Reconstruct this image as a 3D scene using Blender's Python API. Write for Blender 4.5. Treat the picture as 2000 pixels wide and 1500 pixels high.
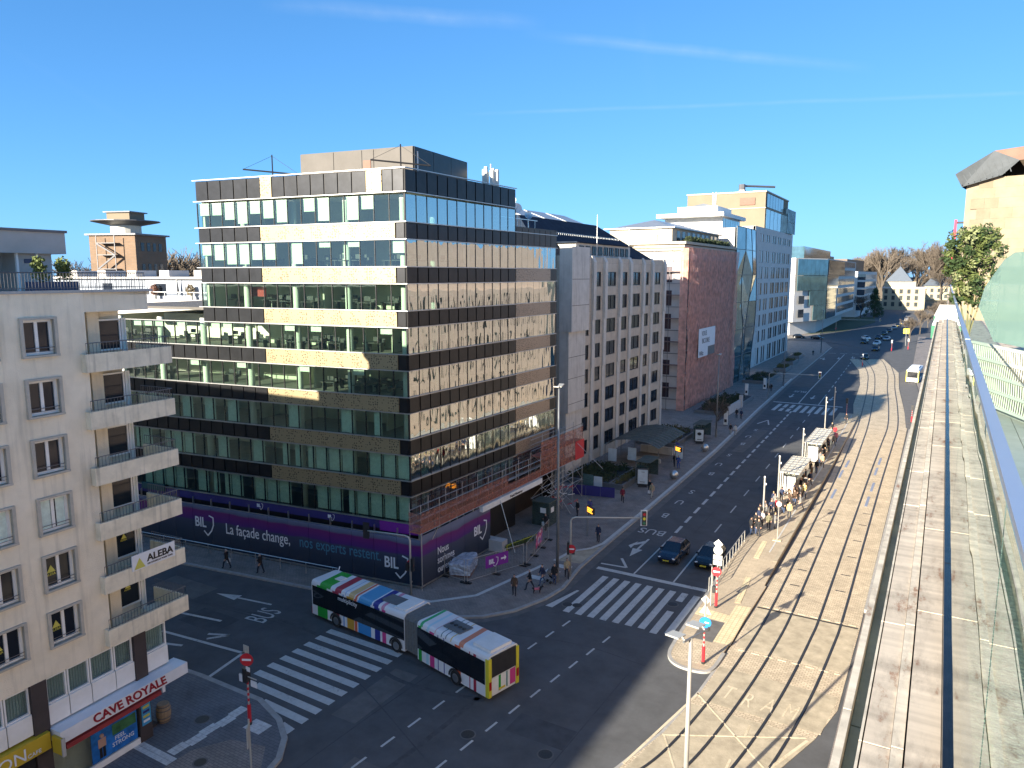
import bpy, bmesh, math, random
from mathutils import Vector, Matrix, Quaternion
R = math.radians
random.seed(7)
for o in list(bpy.data.objects): bpy.data.objects.remove(o)
S = bpy.context.scene
COL = S.collection
# ------------------------------------------------------------------ camera
H = 24.0
cam = bpy.data.cameras.new('camera'); camo = bpy.data.objects.new('camera', cam); COL.objects.link(camo)
cam.sensor_width = 36; cam.lens = 36 * 1445 / 2000; cam.clip_start = 0.05; cam.clip_end = 6000
PITCH, YAW = R(8.385), R(30.197)
fw = Vector((-math.sin(YAW) * math.cos(PITCH), math.cos(YAW) * math.cos(PITCH), -math.sin(PITCH)))
camo.location = (0, 0, H); camo.rotation_euler = fw.to_track_quat('-Z', 'Y').to_euler()
S.camera = camo
# ------------------------------------------------------------------ sky and sun
SUN_EL = R(16.8); SUN_AZ = math.atan2(-0.247, -0.969)
w = bpy.data.worlds.new('World'); S.world = w; w.use_nodes = True
nt = w.node_tree; nt.nodes.clear()
wo = nt.nodes.new('ShaderNodeOutputWorld'); bg = nt.nodes.new('ShaderNodeBackground')
sky = nt.nodes.new('ShaderNodeTexSky'); sky.sky_type = 'NISHITA'; sky.sun_disc = False
sky.sun_elevation = SUN_EL; sky.sun_rotation = SUN_AZ % (2 * math.pi)
sky.altitude = 300; sky.air_density = 0.35; sky.dust_density = 1.0; sky.ozone_density = 6.0
bg.inputs['Strength'].default_value = 0.10
# faint contrails: thin bands along great circles, broken up by noise
tc = nt.nodes.new('ShaderNodeTexCoord')
def vmath(op, a, b=None):
    n = nt.nodes.new('ShaderNodeVectorMath'); n.operation = op
    nt.links.new(a, n.inputs[0])
    if b is not None: n.inputs[1].default_value = b
    return n
def smath(op, a, b):
    n = nt.nodes.new('ShaderNodeMath'); n.operation = op; n.use_clamp = False
    for i, v in enumerate((a, b)):
        if isinstance(v, (int, float)): n.inputs[i].default_value = v
        else: nt.links.new(v, n.inputs[i])
    return n.outputs[0]
nz = nt.nodes.new('ShaderNodeTexNoise'); nz.inputs['Scale'].default_value = 7; nz.inputs['Detail'].default_value = 6
nt.links.new(tc.outputs['Generated'], nz.inputs['Vector'])
nz2 = nt.nodes.new('ShaderNodeTexNoise'); nz2.inputs['Scale'].default_value = 30; nz2.inputs['Detail'].default_value = 5
nt.links.new(tc.outputs['Generated'], nz2.inputs['Vector'])
acc = None
# directions in the sky that the trails pass through (two points each), width, strength
for (d0, d1, wid, st) in (((-0.686, 0.658, 0.311), (-0.471, 0.829, 0.302), 0.011, 0.6), ((-0.438, 0.852, 0.288), (-0.125, 0.963, 0.238), 0.008, 0.4), ((-0.492, 0.846, 0.204), (0.056, 0.98, 0.19), 0.0032, 0.16), ((-0.34, 0.889, 0.307), (-0.333, 0.916, 0.224), 0.013, 0.45), ((-0.869, 0.435, 0.238), (-0.821, 0.545, 0.17), 0.006, 0.15)):
    a, b = Vector(d0).normalized(), Vector(d1).normalized()
    nrm = a.cross(b).normalized(); mid = (a + b).normalized(); half = a.angle(b) * 0.62
    dn = vmath('DOT_PRODUCT', tc.outputs['Generated'], nrm).outputs['Value']
    dn = smath('ADD', dn, smath('MULTIPLY', smath('SUBTRACT', nz.outputs['Fac'], 0.5), wid * 1.6))
    band = smath('MAXIMUM', smath('SUBTRACT', 1.0, smath('DIVIDE', smath('ABSOLUTE', dn, 0), wid)), 0.0)
    dm = vmath('DOT_PRODUCT', tc.outputs['Generated'], mid).outputs['Value']
    lim = smath('MINIMUM', smath('MAXIMUM', smath('MULTIPLY', smath('SUBTRACT', dm, math.cos(half)), 30.0), 0.0), 1.0)
    v = smath('MULTIPLY', smath('MULTIPLY', band, lim), smath('MULTIPLY', nz2.outputs['Fac'], st))
    acc = v if acc is None else smath('ADD', acc, v)
# film-like shoulder so the bright horizon keeps its colour
dn_ = nt.nodes.new('ShaderNodeVectorMath'); dn_.operation = 'MULTIPLY_ADD'; nt.links.new(sky.outputs['Color'], dn_.inputs[0]); dn_.inputs[1].default_value = (.42, .52, .36); dn_.inputs[2].default_value = (1, 1, 1)
dv = nt.nodes.new('ShaderNodeVectorMath'); dv.operation = 'DIVIDE'; gn = nt.nodes.new('ShaderNodeVectorMath'); gn.operation = 'MULTIPLY'; nt.links.new(sky.outputs['Color'], gn.inputs[0]); gn.inputs[1].default_value = (1.25, 2.0, 2.05)
nt.links.new(gn.outputs[0], dv.inputs[0]); nt.links.new(dn_.outputs[0], dv.inputs[1])
mx = nt.nodes.new('ShaderNodeMix'); mx.data_type = 'RGBA'
nt.links.new(acc, mx.inputs['Factor']); nt.links.new(dv.outputs[0], mx.inputs['A']); mx.inputs['B'].default_value = (2.2, 2.6, 3.0, 1)
nt.links.new(mx.outputs['Result'], bg.inputs['Color']); nt.links.new(bg.outputs[0], wo.inputs['Surface'])
sl = bpy.data.lights.new('sun', 'SUN'); sl.energy = 4.4; sl.angle = R(0.55); sl.color = (1.0, 0.90, 0.74)
so = bpy.data.objects.new('sun', sl); COL.objects.link(so)
SV = Vector((math.sin(SUN_AZ) * math.cos(SUN_EL), math.cos(SUN_AZ) * math.cos(SUN_EL), math.sin(SUN_EL)))
so.rotation_euler = SV.to_track_quat('Z', 'Y').to_euler(); so.location = (-30, -60, 80)
S.view_settings.view_transform = 'Standard'; S.view_settings.look = 'None'
S.view_settings.exposure = 1.9; S.view_settings.gamma = 1.0; S.view_settings.use_curve_mapping = False
S.cycles.max_bounces = 8; S.cycles.transparent_max_bounces = 16; S.cycles.caustics_reflective = False; S.cycles.caustics_refractive = False

# ------------------------------------------------------------------ materials
MAT = {}
def M(name, col=(.5, .5, .5), rough=.7, metal=0., var=.15, scale=1.5, bump=0., bscale=None, spec=.5, emit=0., streak=0.):
    if name in MAT: return MAT[name]
    m = bpy.data.materials.new(name); m.use_nodes = True; t = m.node_tree; b = t.nodes['Principled BSDF']
    b.inputs['Roughness'].default_value = rough; b.inputs['Metallic'].default_value = metal
    b.inputs['Specular IOR Level'].default_value = spec
    b.inputs['Base Color'].default_value = (*col, 1)
    if var > 0 or bump > 0:
        geo = t.nodes.new('ShaderNodeNewGeometry')
        n = t.nodes.new('ShaderNodeTexNoise'); n.inputs['Scale'].default_value = scale; n.inputs['Detail'].default_value = 7; n.inputs['Roughness'].default_value = .65
        t.links.new(geo.outputs['Position'], n.inputs['Vector'])
        if var > 0:
            r = t.nodes.new('ShaderNodeValToRGB'); r.color_ramp.elements[0].position = .3; r.color_ramp.elements[1].position = .7
            lo, hi = 1 - var, 1 + var
            r.color_ramp.elements[0].color = (col[0] * lo, col[1] * lo, col[2] * lo * .98, 1)
            r.color_ramp.elements[1].color = (min(1, col[0] * hi), min(1, col[1] * hi), min(1, col[2] * hi), 1)
            t.links.new(n.outputs['Fac'], r.inputs['Fac']); t.links.new(r.outputs['Color'], b.inputs['Base Color'])
        if bump > 0:
            n2 = t.nodes.new('ShaderNodeTexNoise'); n2.inputs['Scale'].default_value = bscale or 12; n2.inputs['Detail'].default_value = 5
            t.links.new(geo.outputs['Position'], n2.inputs['Vector'])
            bp = t.nodes.new('ShaderNodeBump'); bp.inputs['Strength'].default_value = bump; bp.inputs['Distance'].default_value = .05
            t.links.new(n2.outputs['Fac'], bp.inputs['Height']); t.links.new(bp.outputs['Normal'], b.inputs['Normal'])
    if streak > 0:
        mp = t.nodes.new('ShaderNodeMapping'); mp.inputs['Scale'].default_value = (2.2, 2.2, .16); t.links.new(geo.outputs['Position'], mp.inputs['Vector'])
        n3 = t.nodes.new('ShaderNodeTexNoise'); n3.inputs['Scale'].default_value = 1.6; n3.inputs['Detail'].default_value = 6; t.links.new(mp.outputs[0], n3.inputs['Vector'])
        mr = t.nodes.new('ShaderNodeMapRange'); mr.inputs['From Min'].default_value = .52; mr.inputs['From Max'].default_value = .75; mr.inputs['To Min'].default_value = 1; mr.inputs['To Max'].default_value = 1 - streak; t.links.new(n3.outputs['Fac'], mr.inputs['Value'])
        vs_ = t.nodes.new('ShaderNodeVectorMath'); vs_.operation = 'SCALE'; t.links.new(r.outputs['Color'], vs_.inputs[0]); t.links.new(mr.outputs[0], vs_.inputs['Scale']); t.links.new(vs_.outputs[0], b.inputs['Base Color'])
    if emit > 0:
        b.inputs['Emission Color'].default_value = (*col, 1); b.inputs['Emission Strength'].default_value = emit
    MAT[name] = m; return m
def MB_(name, col, col2, mortar, bw, bh, ms=.02, rough=.8, rot=0., var=.25, bump=.3, offset=.5, axes='XY'):
    """paving, brick and cladding: a brick pattern laid in world space"""
    m = bpy.data.materials.new(name); m.use_nodes = True; t = m.node_tree; b = t.nodes['Principled BSDF']
    b.inputs['Roughness'].default_value = rough
    geo = t.nodes.new('ShaderNodeNewGeometry'); mp = t.nodes.new('ShaderNodeMapping')
    if axes == 'XZ': mp.inputs['Rotation'].default_value = (R(90), 0, 0)
    elif axes == 'YZ': mp.inputs['Rotation'].default_value = (R(90), 0, R(90)); 
    else: mp.inputs['Rotation'].default_value = (0, 0, rot)
    if axes == 'YZ':
        sx = t.nodes.new('ShaderNodeSeparateXYZ'); cx = t.nodes.new('ShaderNodeCombineXYZ')
        t.links.new(geo.outputs['Position'], sx.inputs[0]); t.links.new(sx.outputs['Y'], cx.inputs['X']); t.links.new(sx.outputs['Z'], cx.inputs['Y']); src = cx.outputs[0]
    elif axes == 'XZ':
        sx = t.nodes.new('ShaderNodeSeparateXYZ'); cx = t.nodes.new('ShaderNodeCombineXYZ')
        t.links.new(geo.outputs['Position'], sx.inputs[0]); t.links.new(sx.outputs['X'], cx.inputs['X']); t.links.new(sx.outputs['Z'], cx.inputs['Y']); src = cx.outputs[0]
    else:
        t.links.new(geo.outputs['Position'], mp.inputs['Vector']); src = mp.outputs[0]
    br = t.nodes.new('ShaderNodeTexBrick'); br.offset = offset
    br.inputs['Color1'].default_value = (*col, 1); br.inputs['Color2'].default_value = (*col2, 1); br.inputs['Mortar'].default_value = (*mortar, 1)
    br.inputs['Scale'].default_value = 1; br.inputs['Brick Width'].default_value = bw; br.inputs['Row Height'].default_value = bh; br.inputs['Mortar Size'].default_value = ms
    t.links.new(src, br.inputs['Vector'])
    n = t.nodes.new('ShaderNodeTexNoise'); n.inputs['Scale'].default_value = .6; n.inputs['Detail'].default_value = 8; n.inputs['Roughness'].default_value = .7
    t.links.new(geo.outputs['Position'], n.inputs['Vector'])
    r = t.nodes.new('ShaderNodeMapRange'); r.inputs['From Min'].default_value = .3; r.inputs['From Max'].default_value = .7
    r.inputs['To Min'].default_value = 1 - var; r.inputs['To Max'].default_value = 1 + var
    t.links.new(n.outputs['Fac'], r.inputs['Value'])
    vm = t.nodes.new('ShaderNodeVectorMath'); vm.operation = 'SCALE'
    t.links.new(br.outputs['Color'], vm.inputs[0]); t.links.new(r.outputs[0], vm.inputs['Scale']); t.links.new(vm.outputs[0], b.inputs['Base Color'])
    bp = t.nodes.new('ShaderNodeBump'); bp.inputs['Strength'].default_value = bump; bp.inputs['Distance'].default_value = .02; bp.invert = True
    t.links.new(br.outputs['Fac'], bp.inputs['Height']); t.links.new(bp.outputs['Normal'], b.inputs['Normal'])
    MAT[name] = m; return m
def MW(name, col, under, wear=.5, scale=6.):
    """worn road paint: the surface below shows through where it is rubbed off"""
    m = M(name, col, .75, var=.12, scale=3); t = m.node_tree; b = t.nodes['Principled BSDF']; src = b.inputs['Base Color'].links[0].from_socket
    g = t.nodes.new('ShaderNodeNewGeometry'); n = t.nodes.new('ShaderNodeTexNoise'); n.inputs['Scale'].default_value = scale; n.inputs['Detail'].default_value = 8; n.inputs['Roughness'].default_value = .8; t.links.new(g.outputs['Position'], n.inputs['Vector'])
    n1 = t.nodes.new('ShaderNodeTexNoise'); n1.inputs['Scale'].default_value = .5; n1.inputs['Detail'].default_value = 2; t.links.new(g.outputs['Position'], n1.inputs['Vector'])
    ad = t.nodes.new('ShaderNodeMath'); ad.operation = 'MULTIPLY_ADD'; t.links.new(n1.outputs['Fac'], ad.inputs[0]); ad.inputs[1].default_value = .5; t.links.new(n.outputs['Fac'], ad.inputs[2])
    mr = t.nodes.new('ShaderNodeMapRange'); mr.inputs['From Min'].default_value = wear + .33; mr.inputs['From Max'].default_value = wear + .42; mr.inputs['To Min'].default_value = .12; mr.inputs['To Max'].default_value = .75; t.links.new(ad.outputs[0], mr.inputs['Value'])
    mx_ = t.nodes.new('ShaderNodeMix'); mx_.data_type = 'RGBA'; t.links.new(mr.outputs[0], mx_.inputs['Factor']); t.links.new(src, mx_.inputs['A']); mx_.inputs['B'].default_value = (*under, 1); t.links.new(mx_.outputs['Result'], b.inputs['Base Color']); return m
def MG(name, tint=(.75, .9, .85), refl=.12, wave=0., wscale=.6, rough=.0, opac=0., body=(.02, .03, .03), rc=(.95, 1, .98), zs=1.):
    """clear window glass: see-through with a Fresnel reflection, slightly wavy"""
    m = bpy.data.materials.new(name); m.use_nodes = True; t = m.node_tree; t.nodes.clear()
    out = t.nodes.new('ShaderNodeOutputMaterial'); tr = t.nodes.new('ShaderNodeBsdfTransparent'); gl = t.nodes.new('ShaderNodeBsdfGlossy')
    tr.inputs[0].default_value = (*tint, 1); gl.inputs['Roughness'].default_value = rough; gl.inputs[0].default_value = (*rc, 1)
    lw = t.nodes.new('ShaderNodeFresnel'); lw.inputs['IOR'].default_value = 1.55
    ad = t.nodes.new('ShaderNodeMath'); ad.operation = 'ADD'; ad.inputs[1].default_value = refl; ad.use_clamp = True
    t.links.new(lw.outputs[0], ad.inputs[0])
    gb = t.nodes.new('ShaderNodeNewGeometry'); iv = t.nodes.new('ShaderNodeMath'); iv.operation = 'SUBTRACT'; iv.inputs[0].default_value = 1.; t.links.new(gb.outputs['Backfacing'], iv.inputs[1])
    am = t.nodes.new('ShaderNodeMath'); am.operation = 'MULTIPLY'; t.links.new(ad.outputs[0], am.inputs[0]); t.links.new(iv.outputs[0], am.inputs[1])   # one reflection per pane, at its outer face
    base = tr
    if opac > 0:
        df = t.nodes.new('ShaderNodeBsdfDiffuse'); df.inputs[0].default_value = (*body, 1)
        m0 = t.nodes.new('ShaderNodeMixShader'); m0.inputs[0].default_value = opac
        t.links.new(tr.outputs[0], m0.inputs[1]); t.links.new(df.outputs[0], m0.inputs[2]); base = m0
    mxs = t.nodes.new('ShaderNodeMixShader'); t.links.new(am.outputs[0], mxs.inputs[0]); t.links.new(base.outputs[0], mxs.inputs[1]); t.links.new(gl.outputs[0], mxs.inputs[2])
    if wave > 0:
        geo = t.nodes.new('ShaderNodeNewGeometry'); n = t.nodes.new('ShaderNodeTexNoise'); n.inputs['Scale'].default_value = wscale; n.inputs['Detail'].default_value = 1
        mz = t.nodes.new('ShaderNodeMapping'); mz.inputs['Scale'].default_value = (1, 1, zs); t.links.new(geo.outputs['Position'], mz.inputs['Vector']); t.links.new(mz.outputs[0], n.inputs['Vector'])
        bp = t.nodes.new('ShaderNodeBump'); bp.inputs['Strength'].default_value = wave; bp.inputs['Distance'].default_value = .1
        t.links.new(n.outputs['Fac'], bp.inputs['Height']); t.links.new(bp.outputs['Normal'], gl.inputs['Normal'])
    t.links.new(mxs.outputs[0], out.inputs['Surface']); MAT[name] = m; return m

# ------------------------------------------------------------------ mesh helpers
class MB:
    def __init__(s): s.v = []; s.f = []; s.m = []
    def add(s, vs, fs, mi=0):
        n = len(s.v); s.v += [tuple(v) for v in vs]; s.f += [tuple(i + n for i in f) for f in fs]; s.m += [mi] * len(fs); return s
    def box(s, x0, y0, z0, x1, y1, z1, mi=0, fn=None):
        vs = [(x, y, z) for z in (z0, z1) for x, y in ((x0, y0), (x1, y0), (x1, y1), (x0, y1))]
        if fn: vs = [fn(*v) for v in vs]
        return s.add(vs, [(0, 3, 2, 1), (4, 5, 6, 7), (0, 1, 5, 4), (1, 2, 6, 5), (2, 3, 7, 6), (3, 0, 4, 7)], mi)
    def prism(s, poly, z0, z1, mi=0):
        n = len(poly)
        vs = [(p[0], p[1], z0) for p in poly] + [(p[0], p[1], z1) for p in poly]
        return s.add(vs, [tuple(range(n - 1, -1, -1)), tuple(range(n, 2 * n))] + [(i, (i + 1) % n, n + (i + 1) % n, n + i) for i in range(n)], mi)
    def quad(s, a, b, c, d, mi=0): return s.add([a, b, c, d], [(0, 1, 2, 3)], mi)
    def poly(s, pts, mi=0): return s.add(pts, [tuple(range(len(pts)))], mi)
    def tube(s, pts, r, n=6, mi=0, cap=True):
        pts = [Vector(p) for p in pts]; rs = r if isinstance(r, (list, tuple)) else [r] * len(pts)
        vs = []; fs = []
        for i, p in enumerate(pts):
            d = (pts[min(i + 1, len(pts) - 1)] - pts[max(i - 1, 0)]).normalized()
            a = d.orthogonal().normalized() if i == 0 else (a - d * a.dot(d)).normalized()
            b = d.cross(a)
            vs += [p + (a * math.cos(2 * math.pi * k / n) + b * math.sin(2 * math.pi * k / n)) * rs[i] for k in range(n)]
        for i in range(len(pts) - 1):
            fs += [(i * n + k, i * n + (k + 1) % n, (i + 1) * n + (k + 1) % n, (i + 1) * n + k) for k in range(n)]
        if cap: fs += [tuple(range(n - 1, -1, -1)), tuple(range(len(vs) - n, len(vs)))]
        return s.add(vs, fs, mi)
    def cyl(s, x, y, z0, z1, r, n=12, r2=None, mi=0): return s.tube([(x, y, z0), (x, y, z1)], [r, r if r2 is None else r2], n, mi)
    def ball(s, c, r, n=10, mi=0, sz=(1, 1, 1)):
        vs = [(c[0], c[1], c[2] - r * sz[2])]; m = n // 2
        for i in range(1, m):
            t = -math.pi / 2 + math.pi * i / m
            vs += [(c[0] + r * sz[0] * math.cos(t) * math.cos(2 * math.pi * k / n), c[1] + r * sz[1] * math.cos(t) * math.sin(2 * math.pi * k / n), c[2] + r * sz[2] * math.sin(t)) for k in range(n)]
        vs.append((c[0], c[1], c[2] + r * sz[2])); L = len(vs) - 1
        fs = [(0, 1 + (k + 1) % n, 1 + k) for k in range(n)]
        for i in range(m - 2):
            fs += [(1 + i * n + k, 1 + i * n + (k + 1) % n, 1 + (i + 1) * n + (k + 1) % n, 1 + (i + 1) * n + k) for k in range(n)]
        fs += [(L, L - n + k, L - n + (k + 1) % n) for k in range(n)]
        return s.add(vs, fs, mi)
    def mesh(s, name, smooth=False):
        me = bpy.data.meshes.new(name); me.from_pydata(s.v, [], s.f); me.polygons.foreach_set('material_index', s.m)
        if smooth: me.polygons.foreach_set('use_smooth', [True] * len(me.polygons))
        me.update(); return me
def link(name, data, parent=None, loc=(0, 0, 0), rz=0., mats=None):
    o = bpy.data.objects.new(name, data); COL.objects.link(o)
    if parent is not None: o.parent = parent
    o.location = loc
    if rz: o.rotation_euler = (0, 0, rz)
    if mats is not None and data is not None:
        for i, m in enumerate(mats if isinstance(mats, (list, tuple)) else [mats]):
            if len(data.materials) <= i: data.materials.append(m)
            elif data.materials[i] is not m:
                o.material_slots[i].link = 'OBJECT'; o.material_slots[i].material = m
    return o
def part(name, mb, mats, parent=None, loc=(0, 0, 0), rz=0., smooth=False, label=None, kind=None):
    o = link(name, mb.mesh(name, smooth), parent, loc, rz, mats)
    if label: o['label'] = label
    if kind: o['kind'] = kind
    return o
def tag(o, label, cat, group=None):
    o['label'] = label; o['category'] = cat
    if group: o['group'] = group
    return o
def thing(name, label, cat, loc=(0, 0, 0), rz=0., group=None):
    return tag(link(name, None, None, loc, rz), label, cat, group)
def struct(name, mb, mats, smooth=False):
    o = part(name, mb, mats, smooth=smooth); o['kind'] = 'structure'; return o
def copy_tree(o, parent=None, loc=None, rz=None, swap=None):
    c = o.copy(); COL.objects.link(c); c.parent = parent
    if loc is not None: c.location = loc
    if rz is not None: c.rotation_euler = (0, 0, rz)
    if swap and c.data:
        for i, sl_ in enumerate(c.material_slots):
            mm = swap.get(sl_.material.name if sl_.material else '')
            if mm: sl_.link = 'OBJECT'; sl_.material = mm
    for ch in list(o.children): copy_tree(ch, c, swap=swap)
    return c
BOXC = {}
def bmesh_box(wd, dp, ht, key=''):
    k = (round(wd, 3), round(dp, 3), round(ht, 3), key)
    if k not in BOXC: BOXC[k] = MB().box(0, 0, 0, wd, dp, ht).mesh('box')
    return BOXC[k]
class Frame:
    """vertical plane: origin P (x,y), direction u, outward normal n = u turned 90 degrees to the left"""
    def __init__(s, P, u, base=(0, 0)):
        s.P = Vector((P[0], P[1])); s.u = Vector((u[0], u[1])).normalized(); s.n = Vector((-s.u.y, s.u.x)); s.B = Vector((base[0], base[1])); s.rz = math.atan2(s.u.y, s.u.x)
    def pt(s, a, o, z): p = s.P + s.u * a + s.n * o - s.B; return (p.x, p.y, z)
    def box(s, mb, s0, s1, o0, o1, z0, z1, mi=0): return mb.box(s0, o0, z0, s1, o1, z1, mi, fn=s.pt)
    def put(s, name, s0, s1, o0, o1, z0, z1, mat, parent, label=None):
        o = link(name, bmesh_box(s1 - s0, o1 - o0, z1 - z0, mat.name), parent, s.pt(s0, o0, z0), s.rz, mat)
        if label: o['label'] = label
        return o
    def putm(s, name, mesh, a, o, z, mats, parent): return link(name, mesh, parent, s.pt(a, o, z), s.rz, mats)
TXC = {}
def textmesh(txt, size=1., ext=.0, align='LEFT', sx=1., bold=0.):
    cu = bpy.data.curves.new('t', 'FONT'); cu.body = txt; cu.size = size; cu.extrude = ext; cu.align_x = align; cu.offset = bold; cu.resolution_u = 3
    ob = bpy.data.objects.new('t', cu); COL.objects.link(ob)
    dg = bpy.context.evaluated_depsgraph_get(); dg.update()
    me = bpy.data.meshes.new_from_object(ob.evaluated_get(dg)); bpy.data.objects.remove(ob)
    for v in me.vertices: v.co.x *= sx
    return me
def wall_text(name, txt, fr, a, o, z, size, mat, parent, sx=1., right=True, align='LEFT', slant=0., bold=0.):
    """upright lettering on a frame; readable from outside (runs against u)"""
    me = textmesh(txt, size, .01, align, sx, bold)
    for v in me.vertices: v.co = Vector((-v.co.x - slant * v.co.y, v.co.z, v.co.y))
    return link(name, me, parent, fr.pt(a, o, z), fr.rz, mat)
def ground_text(name, txt, x, y, z, size, mat, parent, rz=0., sx=1., sy=1.):
    me = textmesh(txt, size, .0, 'CENTER', sx)
    for v in me.vertices: v.co.y *= sy
    return link(name, me, parent, (x, y, z), rz, mat)
# ------------------------------------------------------------------ setting: ground, road, pavements, tram bed
M('asphalt', (.098, .10, .104), .88, var=.2, scale=.55, bump=.25, bscale=40, spec=.3)
M('asphalt_old', (.14, .135, .13), .9, var=.2, scale=1.2, bump=.2, bscale=30, spec=.3)
MW('paint_white', (.58, .58, .55), (.12, .12, .12), .5)
MW('paint_cream', (.68, .58, .42), (.42, .35, .23), .42)
M('asphalt_dark', (.078, .08, .085), .85, var=.25, scale=.8, spec=.3)
M('kerb_stone', (.34, .33, .31), .8, var=.18, scale=2)
MB_('pavers', (.27, .235, .205), (.23, .20, .178), (.12, .11, .10), .32, .16, .012, var=.3)
MB_('pavers_dark', (.15, .155, .165), (.13, .135, .145), (.08, .08, .085), .4, .2, .012, var=.25)
MB_('tram_setts', (.62, .52, .37), (.47, .39, .275), (.32, .26, .185), .30, .16, .02, var=.22, bump=.22)
M('tram_concrete', (.42, .36, .26), .85, var=.26, scale=1.1, bump=.4, bscale=18)
MB_('platform_pave', (.46, .38, .27), (.42, .345, .245), (.3, .25, .18), .6, .3, .01, var=.15, bump=.1)
MB_('tactile', (.72, .6, .38), (.66, .54, .33), (.45, .37, .23), .3, .3, .02, var=.1, offset=0)
M('tile_white', (.6, .6, .58), .7, var=.2, scale=5)
M('steel_rail', (.10, .09, .085), .4, .8, var=.2, scale=8)
M('dark_groove', (.03, .028, .026), .9, var=0)
M('field', (.13, .13, .10), .95, var=.3, scale=.03)
M('castiron', (.06, .058, .055), .6, .5, var=.2, scale=10)
M('bluemark', (.2, .24, .34), .7, var=.15)
a_ = MAT
mb = MB(); n = 64
mb.poly([(4500 * math.cos(2 * math.pi * k / n), 4500 * math.sin(2 * math.pi * k / n), -.05) for k in range(n)])
struct('ground', mb, a_['field'])
road = struct('road', MB().box(-130, -90, -.04, 25, 700, 0), a_['asphalt'])
def strip(mb, pts, wid, z, mi=0):
    pts = [Vector(p) for p in pts]; L = []; Rr = []
    for i, p in enumerate(pts):
        d = (pts[min(i + 1, len(pts) - 1)] - pts[max(i - 1, 0)]).normalized(); nn = Vector((-d.y, d.x))
        L.append(p + nn * wid / 2); Rr.append(p - nn * wid / 2)
    vs = [(*l, z) for l in L] + [(*r, z) for r in Rr]; n = len(pts)
    return mb.add(vs, [(n + i, n + i + 1, i + 1, i) for i in range(n - 1)], mi)
def bar(mb, pts, wid, z0, z1, mi=0):
    pts = [Vector(p) for p in pts]; n = len(pts); L = []; Rr = []
    for i, p in enumerate(pts):
        d = (pts[min(i + 1, n - 1)] - pts[max(i - 1, 0)]).normalized(); nn = Vector((-d.y, d.x))
        L.append(p + nn * wid / 2); Rr.append(p - nn * wid / 2)
    vs = [(*p, z1) for p in L] + [(*p, z1) for p in Rr] + [(*p, z0) for p in L] + [(*p, z0) for p in Rr]
    fs = []
    for i in range(n - 1):
        fs += [(n + i, n + i + 1, i + 1, i), (i, i + 1, 2 * n + i + 1, 2 * n + i), (n + i + 1, n + i, 3 * n + i, 3 * n + i + 1)]
    fs += [(0, 2 * n, 3 * n, n), (n - 1, 2 * n - 1, 4 * n - 1, 3 * n - 1)]
    return mb.add(vs, fs, mi)
def catmull(P, k=8):
    P = [Vector(p) for p in P]; Q = [P[0] * 2 - P[1]] + P + [P[-1] * 2 - P[-2]]; out = []
    for i in range(1, len(Q) - 2):
        for j in range(k):
            t = j / k
            out.append(.5 * ((2 * Q[i]) + (Q[i + 1] - Q[i - 1]) * t + (2 * Q[i - 1] - 5 * Q[i] + 4 * Q[i + 1] - Q[i + 2]) * t * t + (3 * Q[i] - Q[i - 1] - 3 * Q[i + 1] + Q[i + 2]) * t ** 3))
    return out + [P[-1]]
# bank-side pavement under the office row, with its kerb
edgeW = [(-90, 33.2), (-53.7, 37.3), (-40.3, 39.1), (-31.5, 40.0), (-28.6, 40.4), (-26.6, 41.7), (-25.2, 43.6), (-24.2, 46.5), (-23.9, 48.9), (-24.5, 53.2), (-24.7, 60), (-24.9, 72), (-25.6, 100), (-27.4, 136), (-29.2, 180), (-31.5, 266)]
pv = struct('pavement', MB().prism(edgeW + [(-36, 285), (-130, 292), (-130, 33)], -.02, .12), a_['pavers'])
part('kerb', bar(MB(), edgeW, .3, -.02, .135), a_['kerb_stone'], pv)
part('gutter', strip(MB(), [(x + (.55 if y > 50 else .2), y - (0 if y > 50 else .35)) for x, y in edgeW[3:]], .7, .004), a_['asphalt_old'], pv)
part('edging_line', bar(MB(), [(-33.2, 41.4), (-31.2, 41.7), (-28.9, 44.3), (-27.3, 52.0)], .32, .1, .127), a_['paint_white'], pv)
part('edging_line', bar(MB(), [(-26.9, 53.4), (-26.6, 56.0), (-25.4, 57.6), (-24.95, 59.2), (-25.15, 72), (-25.9, 100), (-27.7, 136), (-29.5, 180)], .3, .1, .14), a_['paint_white'], pv)
part('parking_bay', MB().prism([(-26.7, 53.6), (-24.75, 53.9), (-24.75, 58.6), (-25.3, 57.4), (-26.4, 55.9)], .1, .126), a_['tram_concrete'], pv)
for (x, y) in ((-26.0, 51.2), (-26.5, 49.5), (-25.6, 52.6)): part('white_slab', MB().box(x - .6, y - .32, .1, x + .6, y + .32, .128), a_['tile_white'], pv, rz=0)
edgeA = [(-90, 21.4), (-60, 24.6), (-45, 26.0), (-37.1, 26.5), (-32, 26.5), (-29.6, 25.7), (-28.1, 24.7), (-27.1, 23.4), (-26.5, 21.4), (-26.2, 17), (-26.2, -80)]
pa = struct('shop_pavement', MB().prism([(x, y) for x, y in reversed(edgeA)] + [(-130, 16), (-130, -80)], -.02, .12), a_['pavers_dark'])
part('kerb', bar(MB(), edgeA, .32, -.02, .135), a_['kerb_stone'], pa)
part('brown_paving', MB().prism([(-31.4, 12), (-26.6, 12), (-26.9, 22), (-28.4, 23.7), (-30.4, 23.2), (-31.4, 21.6)], .1, .124), a_['pavers'], pa)
tl = MB().box(0, 0, 0, .29, .29, .03).mesh('slab')
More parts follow.
